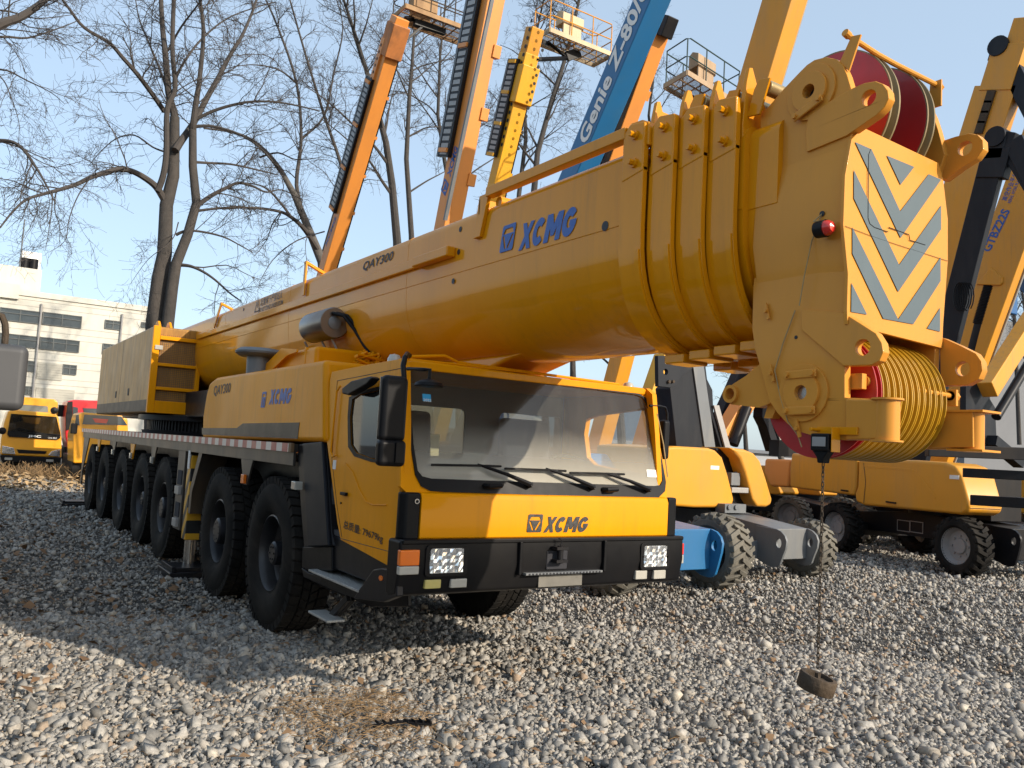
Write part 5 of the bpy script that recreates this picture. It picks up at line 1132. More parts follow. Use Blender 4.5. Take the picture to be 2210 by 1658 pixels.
# lift with dark railed basket
X = 15.4
r = thing('boom_lift', 'boom lift with dark-railed basket showing above the crane boom fins', 'boom lift', (16.4, 19.2, 0), 'boom lifts parked with raised booms')
F = Fr(16.4, 19.2, 0); chassis(r, F, SLATE, SLATE, RIMG, TYRED); hood(r, F, -1.15, -.42, -1.6, 1.1, 1.1, 1.85, Y2); hood(r, F, .42, 1.15, -1.6, 1.1, 1.1, 1.85, Y2)
pa, pb, pc_ = P(1432, 192, z=12.0), P(1483, 162, z=12.0), P(1545, 200, z=12.0)
q = platform(r, pa, pc_ - pb, pb - pa, 2.7, np.linalg.norm(pb - pa), 12, mat('worn_basket', (.40, .28, .17), .7, var=.2, scale=3, dirt=(.2, .12, .06), damt=.6), mat('dark_rail', (.02, .045, .04), .5))
t = q(.9, .4, -.25)
MB().beam(F.p(0, -.8, 1.3), t + V(.1, .6, -1.2), .5, .55).build('boom', Y2, r, bevel=.03)
MB().obox(t + V(.1, .5, -.9), V(.25, 0, 0), V(0, .25, 0), V(0, 0, .5)).build('boom_tip', RUST, r, bevel=.03)
MB().beam(t + V(.1, .5, -.5), q(.9, .4, 0), .15, .15).beam(t + V(.2, .3, -.4), q(1.4, .4, 0), .1, .1).build('basket_mount', RUST, r)
# big boom rising behind the fins
X = 13.6
r, A, B, d, n, F = std_lift('wide yellow boom rising out of the frame just left of the crane boom head', X, (1588, 191), (1644, 0), .84, .47, Y2, up=3.0, shift=-.6)
MB().beam(A + n * .70 + V(.53, 0, 0), B + n * .70 + V(.53, 0, 0), .10, .1).build('pale_side_rail', LGREY, r)
MB().cyl(P(1720, 10, x=X + .5), P(1730, 10, x=X + .5), .04, 8).build('rail_bolt', RUST, r)

# ---- lift A: yellow hoods and slate arms just right of the cab
F = Fr(10.45, 9.85, 0)
r = thing('boom_lift', 'boom lift with rounded yellow hoods and slate arms, between crane cab and hanging chain', 'boom lift', F.o, 'boom lifts parked with raised booms')
chassis(r, F, GREYM, GREYM, RIMG, TYRED, R=.46, tr=1.14, wb=2.7, hw=.36, ztop=.80)
y_ = 9.15
MB().slab(PS([(1425, 966), (1460, 963), (1530, 967), (1545, 972), (1560, 987), (1572, 1025), (1585, 1078), (1582, 1090), (1568, 1096), (1500, 1096), (1420, 1090)], y=y_), V(0, 1.5, 0)).build('turret_hood', Y2, r, bevel=.09, seg=6)
MB().slab(PS([(1576, 966), (1608, 970), (1628, 978), (1642, 995), (1655, 1035), (1668, 1078), (1665, 1090), (1655, 1095), (1634, 1094), (1624, 1078), (1608, 1020), (1598, 990)], y=y_ + .1), V(0, 1.2, 0)).build('turret_hood', Y2, r, bevel=.05, seg=5)
MB().slab(PS([(1545, 968), (1575, 966), (1598, 984), (1612, 1015), (1633, 1082), (1625, 1094), (1570, 1094)], y=y_ + .35), V(0, .9, 0)).build('engine_bay', BLK, r, bevel=.03)
A_, B_ = P(1580, 1052, y=y_ + .1), P(1616, 1065, y=y_ + .1); MB().box(A_[0], B_[0], y_ + .1, y_ + .4, B_[2], A_[2]).build('step_bar', LGREY, r, bevel=.012)
A_, B_ = P(1574, 1020, y=y_ + .25), P(1592, 1048, y=y_ + .25); MB().box(A_[0], B_[0], y_ + .2, y_ + .4, B_[2], A_[2]).cyl(P(1588, 1018, y=y_ + .3), P(1588, 1040, y=y_ + .3), .03, 10).build('engine_part', GREYM, r, bevel=.01)
A_, B_ = P(1534, 1005, y=y_ - .003), P(1552, 1014, y=y_ - .003); MB().box(A_[0], B_[0], y_ - .003, y_, B_[2], A_[2]).build('white_sticker', WHITE, r)
A_, B_ = P(1565, 1088, y=9.0), P(1610, 1108, y=9.0); MB().box(A_[0], B_[0], 9.0, 9.2, B_[2], A_[2]).cyl(V(A_[0] + .08, 8.97, A_[2] - .05), V(A_[0] + .08, 9.0, A_[2] - .05), .04, 12).cyl(V(A_[0] + .24, 8.97, A_[2] - .05), V(A_[0] + .24, 9.0, A_[2] - .05), .04, 12).build('pivot_bracket', GREYM, r, bevel=.006)
y2 = 9.9
MB().slab(PS([(1446, 838), (1480, 800), (1500, 780), (1522, 780), (1545, 975), (1461, 975)], y=y2), V(0, .35, 0)).build('lower_arm', SLATE, r, bevel=.012)
MB().slab(PS([(1496, 790), (1519, 790), (1545, 972), (1522, 972)], y=y2 - .03), V(0, .03, 0)).build('lit_arm_face', GREYM, r, bevel=.004)  # paler slab paints the sunlit side of the slate arm
h = P(1437, 803, y=y2 - .12)
MB().slab(PS([(1420, 768), (1500, 768), (1496, 794), (1472, 812), (1458, 832), (1448, 837), (1421, 834)], y=y2 - .12), V(0, .08, 0), [circ(h, (1, 0, 0), (0, 0, 1), .05)]).build('arm_link_plate', SLATE, r, bevel=.004)
h2 = P(1442, 824, y=y2 - .12); MB().cyl(h2, h2 + V(0, -.04, 0), .028, 12).cyl(h2 + V(.09, 0, .01), h2 + V(.09, -.04, .01), .024, 12).build('link_pin', RUST, r)
MB().slab(PS([(1523, 812), (1538, 842), (1540, 890), (1571, 966), (1556, 968), (1530, 880)], y=y2 + .6), V(0, .3, 0)).build('rear_arm', SLATE, r, bevel=.01)
MB().slab(PS([(1541, 875), (1552, 875), (1577, 966), (1566, 968)], y=y2 + .55), V(0, .04, 0)).build('lit_arm_face', LGREY, r)  # sunlit side of the rear arm, put into a paler strip
MB().beam(P(1434, 770, y=y2 + 1.5), P(1400, 870, y=y2 + 1.5), .28, .3, side=(1, 0, 0)).build('upper_boom', Y4, r, bevel=.02)
cy = MB(); a, b = P(1432, 845, y=y2 + 1.2), P(1412, 905, y=y2 + 1.2); cy.tube([a, b], .06, 12)
cy.build('lift_cylinder', BLK, r)

# ---- lift R: long side of its turret faces the viewer
F = Fr(15.95, 8.9, -16.4)
r = thing('boom_lift', 'boom lift shown from the side behind the hanging chain, long yellow turret over black chassis', 'boom lift', F.o, 'boom lifts parked with raised booms')
chassis(r, F, BLKM, BLKM, RIMG, TYRE, R=.52, tr=1.2, wb=3.1, hw=.45, ztop=.88)
kx = -1.18; nn = F.u; kk = nn @ F.p(kx, 0, 0)
def SP(pts, d=0.0): return [P(a, b, pl=(nn, kk - d)) for a, b in pts]
MB().slab(SP([(1852, 991), (1974, 993), (2039, 998), (2061, 1006), (2074, 1026), (2091, 1090), (2088, 1104), (2074, 1111), (1950, 1099), (1864, 1091), (1846, 1083), (1844, 1066), (1850, 1050)]), nn * .75).build('turret_hood', Y2, r, bevel=.07, seg=5)
MB().slab(SP([(1708, 978), (1780, 984), (1849, 990), (1847, 1050), (1842, 1070), (1780, 1062), (1704, 1052), (1704, 1010)]), nn * .75).build('turret_hood', Y2, r, bevel=.05, seg=4)
MB().slab(SP([(1650, 990), (1706, 992), (1700, 1052), (1662, 1050), (1648, 1020)], -.1), nn * .8).build('turret_hood', Y3, r, bevel=.06, seg=4)
ln = MB(); ln.tube(SP([(1864, 1000), (1868, 1040), (1864, 1086)], .004), .006, 4)
ln.build('hood_gap', TEXT, r)
MB().slab(SP([(1862, 1003), (1965, 1012), (1975, 1016), (2020, 1072), (2018, 1078), (1968, 1020), (1960, 1016), (1862, 1008)], .006), nn * .01).build('pressed_crease', Y2, r, bevel=.002)
for a, b in (((1912, 1083), (1933, 1086)), ((1815, 1058), (1830, 1060))):
    q0 = P(*a, pl=(nn, kk - .02)); q1 = P(*b, pl=(nn, kk - .02)); MB().beam(q0, q1, .02, .03, side=nn).build('hood_latch', BLK, r)
q0 = P(2053, 1026, pl=(nn, kk - .006)); q1 = P(2066, 1034, pl=(nn, kk - .006)); MB().obox((q0 + q1) / 2, nn * .003, F.f * .1, V(0, 0, .035)).build('white_sticker', WHITE, r)
MB().obox(F.p(0, .2, 1.35), F.u * .35, F.f * 1.3, V(0, 0, .4)).build('boom_seat', BLKM, r, bevel=.02)
for a in ((1950, 1135), (1978, 1138)):
    q0 = P(*a, pl=(nn, nn @ F.p(-.46, 0, 0))); o_ = MB()
    u2, v2 = F.f * .17, V(0, 0, .11)
    for s0, s1 in ((-1, 1),):
        o_.slab([q0 + u2 + v2, q0 - u2 + v2, q0 - u2 - v2, q0 + u2 - v2], -nn * .004, [[q0 + u2 * .9 + v2 * .86, q0 - u2 * .9 + v2 * .86, q0 - u2 * .9 - v2 * .86, q0 + u2 * .9 - v2 * .86]])
    o_.build('data_plate', LGREY, r)
# ---- lifts along the right edge
K = 24 / 16.5; X = 24.0
r, A, B, d, n, F = std_lift('sand yellow boom lift with black folded jib at its top, tallest along the right edge', X, (2040, 386), (2103, 185), .85 * K, .3 * K, Y2, shift=-1.3, up=0.0)
MB().obox(B + d * .35 * K + n * .45 * K + V(.15 * K, 0, 0), V(.17 * K, 0, 0), d * .45 * K, n * .32 * K).build('boom_section', Y2, r, bevel=.02)
MB().obox(B + d * .95 * K + n * .55 * K + V(.15 * K, 0, 0), V(.13 * K, 0, 0), d * .35 * K, n * .2 * K).build('boom_nose', Y2, r, bevel=.03)
e_ = V(.15 * K, 0, 0); kn = P(2155, 100, x=X); rcap(r, kn + e_, (1, 0, 0), .2 * K, .4 * K, SLATE)
MB().beam(P(2146, 130, x=X) + e_, kn + e_, .3 * K, .3 * K).build('jib_link', SLATE, r, bevel=.02)
MB().beam(kn + e_, P(2232, 250, x=X) + e_, .3 * K, .34 * K).beam(P(2150, 112, x=X) + e_ * .7, P(2222, 262, x=X) + e_ * .7, .14 * K, .12 * K).build('jib', SLATE, r, bevel=.02)
for k in range(4): MB().obox(P(2138 - k * 7, 210 + 22 * k, x=X) + V(-.02, 0, 0), V(.06, 0, 0), d * .12 * K, n * .08 * K).build('hose_clamp', RUST, r)
K = 18.5 / 14; X = 18.5; e_ = V(.12 * K, 0, 0)
r, A, B, d, n, F = std_lift('black boom lift with folded black jib, standing just right of the chevron panel', X, (2036, 650), (2112, 352), .40 * K, .15 * K, SLATE, shift=-1.0, up=.1)
MB().obox(B - d * .1 + n * .25 * K + V(.08 * K, 0, 0), V(.11 * K, 0, 0), d * .25 * K, n * .23 * K).build('boom_section', SLATE, r, bevel=.02)
kn = P(2150, 296, x=X); MB().beam(P(2140, 345, x=X) + e_, kn + e_, .3 * K, .36 * K).build('jib_link', SLATE, r, bevel=.03)
rcap(r, kn + e_, (1, 0, 0), .17 * K, .36 * K, SLATE)
k2 = P(2186, 302, x=X)
MB().beam(kn + e_, k2 + e_, .26 * K, .24 * K).beam(k2 + e_, P(2240, 410, x=X) + e_, .28 * K, .30 * K).beam(P(2165, 320, x=X) + V(.1, 0, 0), P(2225, 420, x=X) + V(.1, 0, 0), .12 * K, .14 * K).build('jib', SLATE, r, bevel=.02)
hs = MB(); c_ = P(2070, 640, x=X - .06)
for k in range(5): hs.tube([c_ + V(0, .13 * math.cos(t) - .02 * k, .32 * math.sin(t)) + n * .03 * k for t in np.linspace(-1.4, 4.2, 12)], .014, 5)
hs.build('coiled_cable', BLK, r)
K = 21.2 / 15.2; X = 21.2
r, A, B, d, n, F = std_lift('yellow boom lift with blue characters down its side, along the right edge', X, (2049, 730), (2210, 274), .74 * K, .22 * K, Y2, shift=-.9, up=2.0)
MB().beam(A + n * .70 * K + V(.26 * K, 0, 0), B + n * .70 * K + V(.26 * K, 0, 0), .06, .12 * K).build('pale_side_rail', LGREY, r)
onmast('GTBZ22S', r, X, (2137, 545), (2181, 455), (2119, 540), LOGO, bold=.03)
onmast('高空作业平台', r, X, (2173, 434), (2198, 374), (2162, 430), LOGO, bold=.01)
onmast('AERIAL WORK PLATFORM', r, X, (2181, 440), (2209, 372), (2175, 436), LOGO, bold=.01)
MB().slab(PS([(2136, 578), (2163, 598), (2163, 610), (2158, 616), (2106, 614)], x=X - .05), V(.45, 0, 0)).build('pivot_bracket', Y2, r, bevel=.02)
MB().tube([P(2142, 612, x=X + .2), P(2104, 760, x=X + .2)], .16 * K, 16).build('lift_cylinder', BLKM, r)
hs = MB(); a, b = P(2142, 618, x=X + .2), P(2118, 700, x=X + .2)
for k in range(26): c_ = a + (b - a) * k / 26; hs.lathe(c_, b - a, [(0, .16 * K), (.03, .175 * K), (.06, .16 * K)], 14)
hs.build('corrugated_boot', BLK, r)
X = 27.5
r = thing('boom_lift', 'small blue boom lift with folded jib, seen low beyond the right-edge booms', 'boom lift', (X, 15.6, 0), 'boom lifts parked with raised booms')
F = Fr(X, 15.6, 0); chassis(r, F, BLU2, BLU2, RIMG, TYRED)
A_, B_ = P(2108, 740, x=X), P(2152, 655, x=X); MB().beam(F.p(0, -.6, 1.1), A_, .3, .3).beam(A_, B_, .3, .28).build('boom', BLU, r, bevel=.02)
MB().obox(P(2152, 640, x=X), V(.4, 0, 0), V(0, .45, 0), V(0, 0, .6)).beam(P(2152, 640, x=X), P(2176, 575, x=X), .6, .6).build('jib_link', BLU2, r, bevel=.04)
rcap(r, P(2178, 574, x=X), (1, 0, 0), .38, .6, BLU2); MB().beam(P(2178, 574, x=X), P(2235, 625, x=X), .5, .5).build('jib', BLU2, r, bevel=.02)
# lift with a low yellow arm at the far right
X = 13.2
r = thing('boom_lift', 'boom lift at the right edge with a low slanting yellow arm above black link plates', 'boom lift', (X, 6.9, 0), 'boom lifts parked with raised booms')
F = Fr(X + 1.5, 7.6, -80)
a0, a1 = P(2130, 842, y=8.4), P(2260, 640, y=8.4)
MB().beam(a0, a1, .3, .36, side=(0, 1, 0)).build('upper_boom', Y2, r, bevel=.02)
MB().slab(PS([(2085, 835), (2112, 822), (2122, 838), (2148, 880), (2152, 968), (2084, 968)], y=8.6), V(0, .12, 0)).build('arm_link_plate', SLATE, r, bevel=.006)
MB().tube([P(2150, 900, y=8.3), P(2225, 775, y=8.3)], .09, 16).build('lift_cylinder', BLKM, r)
MB().beam(P(2140, 950, y=8.5), P(2200, 1000, y=8.5), .2, .2, side=(0, 1, 0)).build('lower_link', SLATE, r)
bms = []
for (a, b, c_, d_, m_) in ((2000, 985, 958, 958, BLKM), (2078, 1030, 1010, 1018, BLKM), (2094, 1090, 1068, 1074, BLKM)):
    pa, pb = P(a, (c_ + b) / 2, y=6.7), P(2300, (c_ + b) / 2 + 12, y=5.6); h_ = P(a, c_, y=6.7)[2] - P(a, b, y=6.7)[2]
    MB().beam(pa, pb, .12, h_, side=(0, 1, 0)).build('stowed_arm', m_, r, bevel=.01)
hood(r, Fr(19.0, 8.6, 0), 0, .35, -1.4, .2, 1.0, 1.75, Y2); hood(r, Fr(19.9, 8.5, 0), 0, .45, -1.4, .2, 1.0, 1.75, Y2)
MB().box(18.6, 22.5, 5.2, 7.4, .55, .9).build('chassis_beam', BLKM, r, bevel=.03)
org = ORG[r.name]
for x, y in ((19.0, 4.9), (22, 4.9), (19.0, 7.5)): lift_wheel(r, (x, y, .5), False, RIMG, TYRED, .5, org)

# lifts packed further back, seen through the gaps
for (lb, px, py, z, L_, bx, by, m_) in (('boom lift whose rail basket shows low behind the black boom at the right', 2062, 470, 9.5, 2.2, 26, 18.5, Y2), ('boom lift with a worn basket cut by the right edge of the frame', 2130, 545, 8.8, 2.4, 30, 19.5, Y2)):
    c_ = P(px, py, z=z); r = thing('boom_lift', lb, 'boom lift', (bx, by, 0), 'boom lifts parked with raised booms'); F = Fr(bx, by, 0)
    chassis(r, F, SLATE, SLATE, RIMG, TYRED); hood(r, F, -1.15, -.42, -1.6, 1.1, 1.1, 1.85, m_); hood(r, F, .42, 1.15, -1.6, 1.1, 1.1, 1.85, m_)
    q = platform(r, c_, (1, 0, 0), (0, 1, 0), L_, 1.0, z, m_, m_ if px > 2100 else bpy.data.materials['dark_rail'])
    MB().beam(F.p(0, -.9, 1.3), q(.8, .5, -.4), .4, .45).build('boom', m_, r, bevel=.02)
    MB().obox(q(1.0, .5, -.25), V(.5, 0, 0), V(0, .2, 0), V(0, 0, .22)).build('basket_mount', BLKM, r, bevel=.02)
F = Fr(18.2, 14.6, 0)
r = thing('boom_lift', 'boom lift whose slanting orange arm and black cylinders show under the boom head', 'boom lift', F.o, 'boom lifts parked with raised booms')
chassis(r, F, SLATE, SLATE, RIMG, TYRED)
hood(r, F, -1.15, -.42, -1.6, 1.1, 1.0, 1.7, Y2); hood(r, F, .42, 1.15, -1.6, 1.1, 1.0, 1.7, Y2)
y_ = 14.2
MB().beam(P(1672, 760, y=y_), P(1560, 945, y=y_), .4, .42, side=(0, 1, 0)).build('upper_boom', Y3, r, bevel=.02)
MB().beam(P(1625, 745, y=y_ + .6), P(1545, 925, y=y_ + .6), .3, .34, side=(0, 1, 0)).build('rear_arm', SLATE, r, bevel=.02)
MB().tube([P(1612, 880, y=y_ - .3), P(1582, 960, y=y_ - .3)], .13, 14).tube([P(1625, 850, y=y_ - .3), P(1612, 880, y=y_ - .3)], .07, 12).build('lift_cylinder', BLKM, r)
MB().slab(PS([(1648, 860), (1668, 862), (1672, 905), (1696, 975), (1672, 975), (1655, 920), (1645, 900)], y=y_ - .2), V(0, .3, 0)).build('lower_arm', SLATE, r, bevel=.01)
MB().slab(PS([(1668, 905), (1674, 905), (1700, 972), (1692, 974)], y=y_ - .25), V(0, .04, 0)).build('lit_arm_face', LGREY, r)  # lit edge of the lower arm painted as a paler strip
MB().slab(PS([(1682, 950), (1730, 950), (1735, 985), (1680, 985)], y=y_ - .6), V(0, .3, 0)).build('engine_part', BLKM, r)
# ================================================================ bare trees
def twigtree(rs, limbs, dens=1.0, droop=.25, tw=1.0):
    """limbs: list of (points, r0, r1). returns mesh builder of limbs, branches and twigs"""
    mb = MB()
    def wander(p, d, L, r0, r1, n, curl, grav, sides):
        pts = [p]; d = nrm(d); side = rs.normal(size=3)
        for i in range(n):
            d = nrm(d + rs.normal(size=3) * curl + V(0, 0, grav)); p = p + d * L / n; pts.append(p)
        mb.tube(pts, list(np.linspace(r0, r1, len(pts))), sides, caps=False); return pts
    for pts, r0, r1 in limbs:
        pts = [np.asarray(p, float) for p in pts]
        # smooth polyline
        out = []
        for i in range(len(pts) - 1):
            p0, p1, p2, p3 = pts[max(i - 1, 0)], pts[i], pts[i + 1], pts[min(i + 2, len(pts) - 1)]
            for t in np.linspace(0, 1, 5)[:-1]:
                out.append(.5 * ((2 * p1) + (-p0 + p2) * t + (2 * p0 - 5 * p1 + 4 * p2 - p3) * t * t + (-p0 + 3 * p1 - 3 * p2 + p3) * t ** 3))
        out.append(pts[-1]); rr = list(np.linspace(r0, r1, len(out)))
        mb.tube(out, rr, 8 if r0 > .08 else 6)
        Ls = np.linalg.norm(np.diff(np.array(out), axis=0), axis=1); tot = Ls.sum()
        nb = int(tot * 2.6 * dens)
        for k in range(nb):
            f = rs.uniform(.12, 1) ** .8; i = min(int(f * (len(out) - 1)), len(out) - 2); p = out[i] + (out[i + 1] - out[i]) * rs.random()
            t = nrm(out[i + 1] - out[i]); dr = nrm(np.cross(t, rs.normal(size=3))); d = nrm(t * .8 + dr * 1.0 + V(0, 0, .25))
            rb = min(rr[i] * .5, .022) * rs.uniform(.6, 1.1); Lb = (1.0 + 1.6 * rs.random()) * (1 - .35 * f)
            bp_ = wander(p, d, Lb, rb, rb * .35, 7, .16, -.05 * droop * 2, 4)
            for q in range(int(8 * dens) + 2):
                j = rs.integers(1, 7); d2 = nrm(nrm(bp_[j + 1 if j < 7 else 7] - bp_[j - 1]) + rs.normal(size=3) * .7)
                L2 = rs.uniform(.3, 1.0)
                tp = wander(bp_[j], d2, L2, rb * .42, .0035 * tw, 5, .22, -.16 * droop + .04, 3)
                for s_ in range(rs.integers(1, 4)):
                    j2 = rs.integers(1, 5); wander(tp[j2], nrm(rs.normal(size=3) + V(0, 0, .3)), rs.uniform(.12, .32), .0042 * tw, .0022 * tw, 3, .3, .12, 3)
    return mb
def T(pts, y0, y1=None):
    """traced limb, its far end stepping nearer or farther than its root"""
    y1 = y0 if y1 is None else y1
    return [P(a, b, y=y0 + (y1 - y0) * i / max(1, len(pts) - 1)) for i, (a, b) in enumerate(pts)]
Yt = 27.0
tree = thing('bare_tree', 'large bare tree with a forked dark trunk rising behind the crane winch housing', 'tree', P(345, 905, y=Yt) * V(1, 1, 0), 'bare trees behind the yard')
k = 1.0
trunk = [(T([(331, 960), (333, 700), (345, 600), (355, 549), (359, 443), (374, 380), (376, 304), (377, 253)], Yt), .27, .14), (T([(350, 960), (362, 700), (372, 620), (380, 570), (405, 507), (424, 439), (416, 359), (416, 274)], Yt - .4), .19, .11)]
tm_ = MB()
for pts, a, b in trunk:
    rr = list(np.linspace(a, b, len(pts))); tm_.tube(pts, rr, 14)
tm_.build('trunk', BARK, tree)
rs = np.random.default_rng(5)
L = [(T([(377, 270), (376, 245), (364, 200), (357, 118), (350, 50), (346, -40)], Yt), .138, .06), (T([(416, 280), (418, 262), (424, 215), (431, 169), (439, 63), (426, -30)], Yt - .4, Yt - 1), .11, .045),
     (T([(359, 440), (338, 405), (312, 384), (285, 370), (258, 365), (230, 372), (198, 382), (165, 398), (127, 410), (90, 420), (55, 432), (25, 460), (0, 492)], Yt, Yt - 2), .11, .02),
     (T([(340, 412), (352, 380), (359, 329), (361, 236), (378, 190), (372, 106), (376, -20)], Yt - .2, Yt - 1), .10, .06), (T([(378, 325), (390, 306), (405, 285), (424, 255), (447, 211), (470, 170), (486, 139), (505, 105), (523, 76), (545, 25), (560, -20)], Yt - .3, Yt + 1), .12, .035),
     (T([(424, 445), (445, 430), (464, 418), (490, 405), (515, 395), (545, 402), (575, 415), (608, 410), (650, 430)], Yt - .4, Yt - 1), .08, .012), (T([(355, 241), (330, 205), (296, 160), (265, 125), (236, 93), (182, 60), (150, 20), (120, -20)], Yt, Yt - 2), .08, .03),
     (T([(422, 258), (460, 240), (498, 228), (540, 220), (591, 220), (640, 228), (690, 240)], Yt - .4, Yt - 2), .055, .02), (T([(422, 456), (470, 450), (519, 448), (560, 451), (600, 456)], Yt - .4, Yt - 1), .045, .02),
     (T([(380, 507), (396, 500), (414, 498), (450, 503), (486, 513), (515, 528), (545, 545)], Yt - .2, Yt - 1), .05, .015), (T([(388, 572), (412, 575), (439, 587), (465, 605), (495, 632), (520, 650)], Yt - .4, Yt - 1.5), .06, .02),
     (T([(418, 350), (450, 352), (500, 355), (560, 368), (600, 378)], Yt - .4, Yt + 1), .05, .02), (T([(416, 274), (450, 272), (485, 279), (520, 292), (560, 318), (590, 350)], Yt - .4, Yt - 1.4), .055, .02),
     (T([(198, 380), (170, 420), (113, 411)][:2] + [(150, 470), (140, 520), (105, 545)], Yt - 1.2, Yt - 1.5), .02, .006), (T([(113, 412), (112, 450), (105, 500), (98, 540)], Yt - 1.5, Yt - 1.6), .02, .006),
     (T([(359, 329), (330, 318), (290, 292), (250, 300), (215, 330), (190, 360)], Yt, Yt + 2), .035, .008), (T([(385, 480), (370, 520), (320, 560), (280, 615), (310, 620)][:4], Yt, Yt - 1), .02, .005),
     (T([(374, 180), (400, 130), (440, 80), (500, 35), (590, 5)], Yt, Yt + 2), .05, .015), (T([(362, 200), (345, 150), (320, 90), (300, 40), (290, -20)], Yt, Yt + 2), .045, .015), (T([(362, 110), (390, 60), (420, 20), (450, -20)], Yt, Yt - 2), .04, .02)]
twigtree(rs, L, dens=1.05, droop=.45, tw=1.2).build('crown', TWIG, tree, smooth=0)
tree = thing('bare_tree', 'bare tree outside the frame whose branches reach into the upper left corner', 'tree', P(-200, 900, y=24) * V(1, 1, 0), 'bare trees behind the yard')
MB().tube(T([(-200, 960), (-195, 700), (-180, 400), (-150, 160)], 24), [.4, .33, .28, .2], 12).build('trunk', BARK, tree)
L = [(T([(-150, 160), (-60, 90), (0, 53), (46, 36), (97, 0), (130, -40)], 24), .17, .05), (T([(-180, 350), (-80, 315), (0, 304), (42, 315), (76, 359), (100, 400), (120, 440)], 24, 22), .07, .012), (T([(-60, 180), (0, 150), (60, 175), (110, 200), (140, 225)], 24, 22), .03, .006), (T([(-100, 100), (0, 80), (60, 82), (130, 60), (175, 42)], 24, 25), .04, .01), (T([(-60, 120), (0, 165), (20, 200), (40, 260), (43, 300)], 24, 22), .02, .004), (T([(-40, 20), (20, 25), (80, 40), (170, 30)], 24, 25), .03, .008)]
twigtree(rs, L, dens=1.0, droop=.8, tw=1.2).build('crown', TWIG, tree, smooth=0)
# the second row
tree = thing('bare_tree', 'bare tree leaning left between the forked tree and the leftmost orange boom', 'tree', P(720, 900, y=30) * V(1, 1, 0), 'bare trees behind the yard')
MB().tube(T([(735, 960), (715, 700), (695, 565), (660, 480), (635, 420), (608, 371)], 30), [.26, .21, .18, .14, .12, .09], 12).build('trunk', BARKL, tree)
L = [(T([(608, 371), (580, 335), (545, 304), (500, 285), (440, 277)], 30, 29), .10, .03), (T([(692, 549), (659, 498), (630, 470), (600, 456), (540, 448), (480, 452)], 30, 28), .10, .02), (T([(660, 480), (640, 400), (650, 300), (640, 180), (600, 60), (560, -30)], 30, 32), .09, .03), (T([(695, 560), (720, 470), (740, 380), (700, 250), (660, 120), (620, -20)], 30, 31), .10, .03),
     (T([(650, 300), (700, 250), (720, 160), (740, 60), (720, -20)], 31, 33), .05, .02), (T([(700, 500), (640, 520), (590, 560), (560, 610)], 30, 28), .03, .008), (T([(640, 180), (600, 150), (540, 140), (480, 150)], 31, 30), .04, .01), (T([(630, 470), (590, 420), (560, 400), (520, 395)], 30, 29), .05, .015), (T([(560, 340), (600, 330), (640, 345), (690, 340)], 30, 29), .04, .01)]
twigtree(rs, L, dens=.95, droop=.3, tw=1.35).build('crown', TWIG, tree, smooth=0)
def stand(label, bx, y, path, lsd, m=BARK, r0=.2, nl=9, dens=.8, spread=(120, 240)):
    r0 *= .72
    """a tree of the far row: main stem traced, limbs grown from it"""
    tree = thing('bare_tree', label, 'tree', P(bx, 900, y=y) * V(1, 1, 0), 'bare trees behind the yard')
    st_ = T(path, y); MB().tube(st_, list(np.linspace(r0, r0 * .25, len(st_))), 10).build('trunk', m, tree)
    rs = np.random.default_rng(lsd); L = []
    for k in range(nl):
        f = .25 + .72 * (k + rs.random() * .6) / nl; i = min(int(f * (len(st_) - 1)), len(st_) - 2); p = st_[i] + (st_[i + 1] - st_[i]) * (f * (len(st_) - 1) - i)
        a = rs.uniform(0, 6.28); d = nrm(V(math.cos(a), math.sin(a) * .8, 1.25)); Ln = rs.uniform(2.2, 4.8) * (1.2 - .5 * f); pts = [p]
        for q in range(5): d = nrm(d + rs.normal(size=3) * .12 + V(0, 0, -.06)); pts.append(pts[-1] + d * Ln / 5)
        L.append((pts, r0 * .38 * (1.1 - .6 * f), .012))
    L.append((st_[len(st_) // 2:], r0 * .5, r0 * .2))
    return tree, twigtree(rs, L, dens=dens, droop=.15, tw=1.5).build('crown', TWIG, tree, smooth=0)
stand('slender bare tree just right of the leftmost orange boom', 860, 31, [(870, 960), (857, 521), (846, 398), (833, 308), (815, 240), (790, 150), (765, 70), (735, -20)], 11, r0=.27, nl=11)
stand('thin straight bare tree between the two orange booms', 892, 33, [(892, 960), (888, 510), (877, 344), (883, 217), (890, 130), (896, 40), (900, -40)], 12, r0=.2, nl=10)
stand('bare tree forking behind the orange boom with blue lettering', 1005, 34, [(990, 960), (985, 480), (960, 350), (945, 250), (950, 120), (965, -30)], 13, r0=.2, nl=11)
stand('bare tree behind the cream basket', 1165, 33, [(1180, 960), (1152, 420), (1160, 330), (1190, 220), (1225, 110), (1250, 0), (1262, -60)], 14, r0=.26, nl=12)
stand('bare tree left of the blue lettered boom', 1105, 35, [(1095, 960), (1120, 420), (1135, 300), (1130, 180), (1160, 60), (1180, -30)], 15, r0=.2, nl=10)
stand('dark knotty bare tree framed between crane cab and boom', 1330, 30, [(1345, 1000), (1335, 850), (1330, 780), (1325, 640), (1345, 480), (1340, 300), (1350, 160)], 16, m=BARK, r0=.3, nl=12, dens=.9)
stand('bare tree behind the railed basket', 1420, 36, [(1430, 960), (1425, 700), (1420, 400), (1400, 250), (1415, 120), (1410, 20)], 17, r0=.2, nl=10)
stand('thick dark bare trunk just right of the crane cab roof', 1237, 26, [(1240, 1000), (1237, 860), (1236, 760), (1230, 600), (1225, 450)], 18, m=BARK, r0=.24, nl=6, dens=.6)
stand('bare tree behind the slate arms', 1450, 27, [(1456, 1000), (1450, 870), (1444, 780), (1430, 600), (1420, 420)], 19, m=BARK, r0=.24, nl=6, dens=.6)
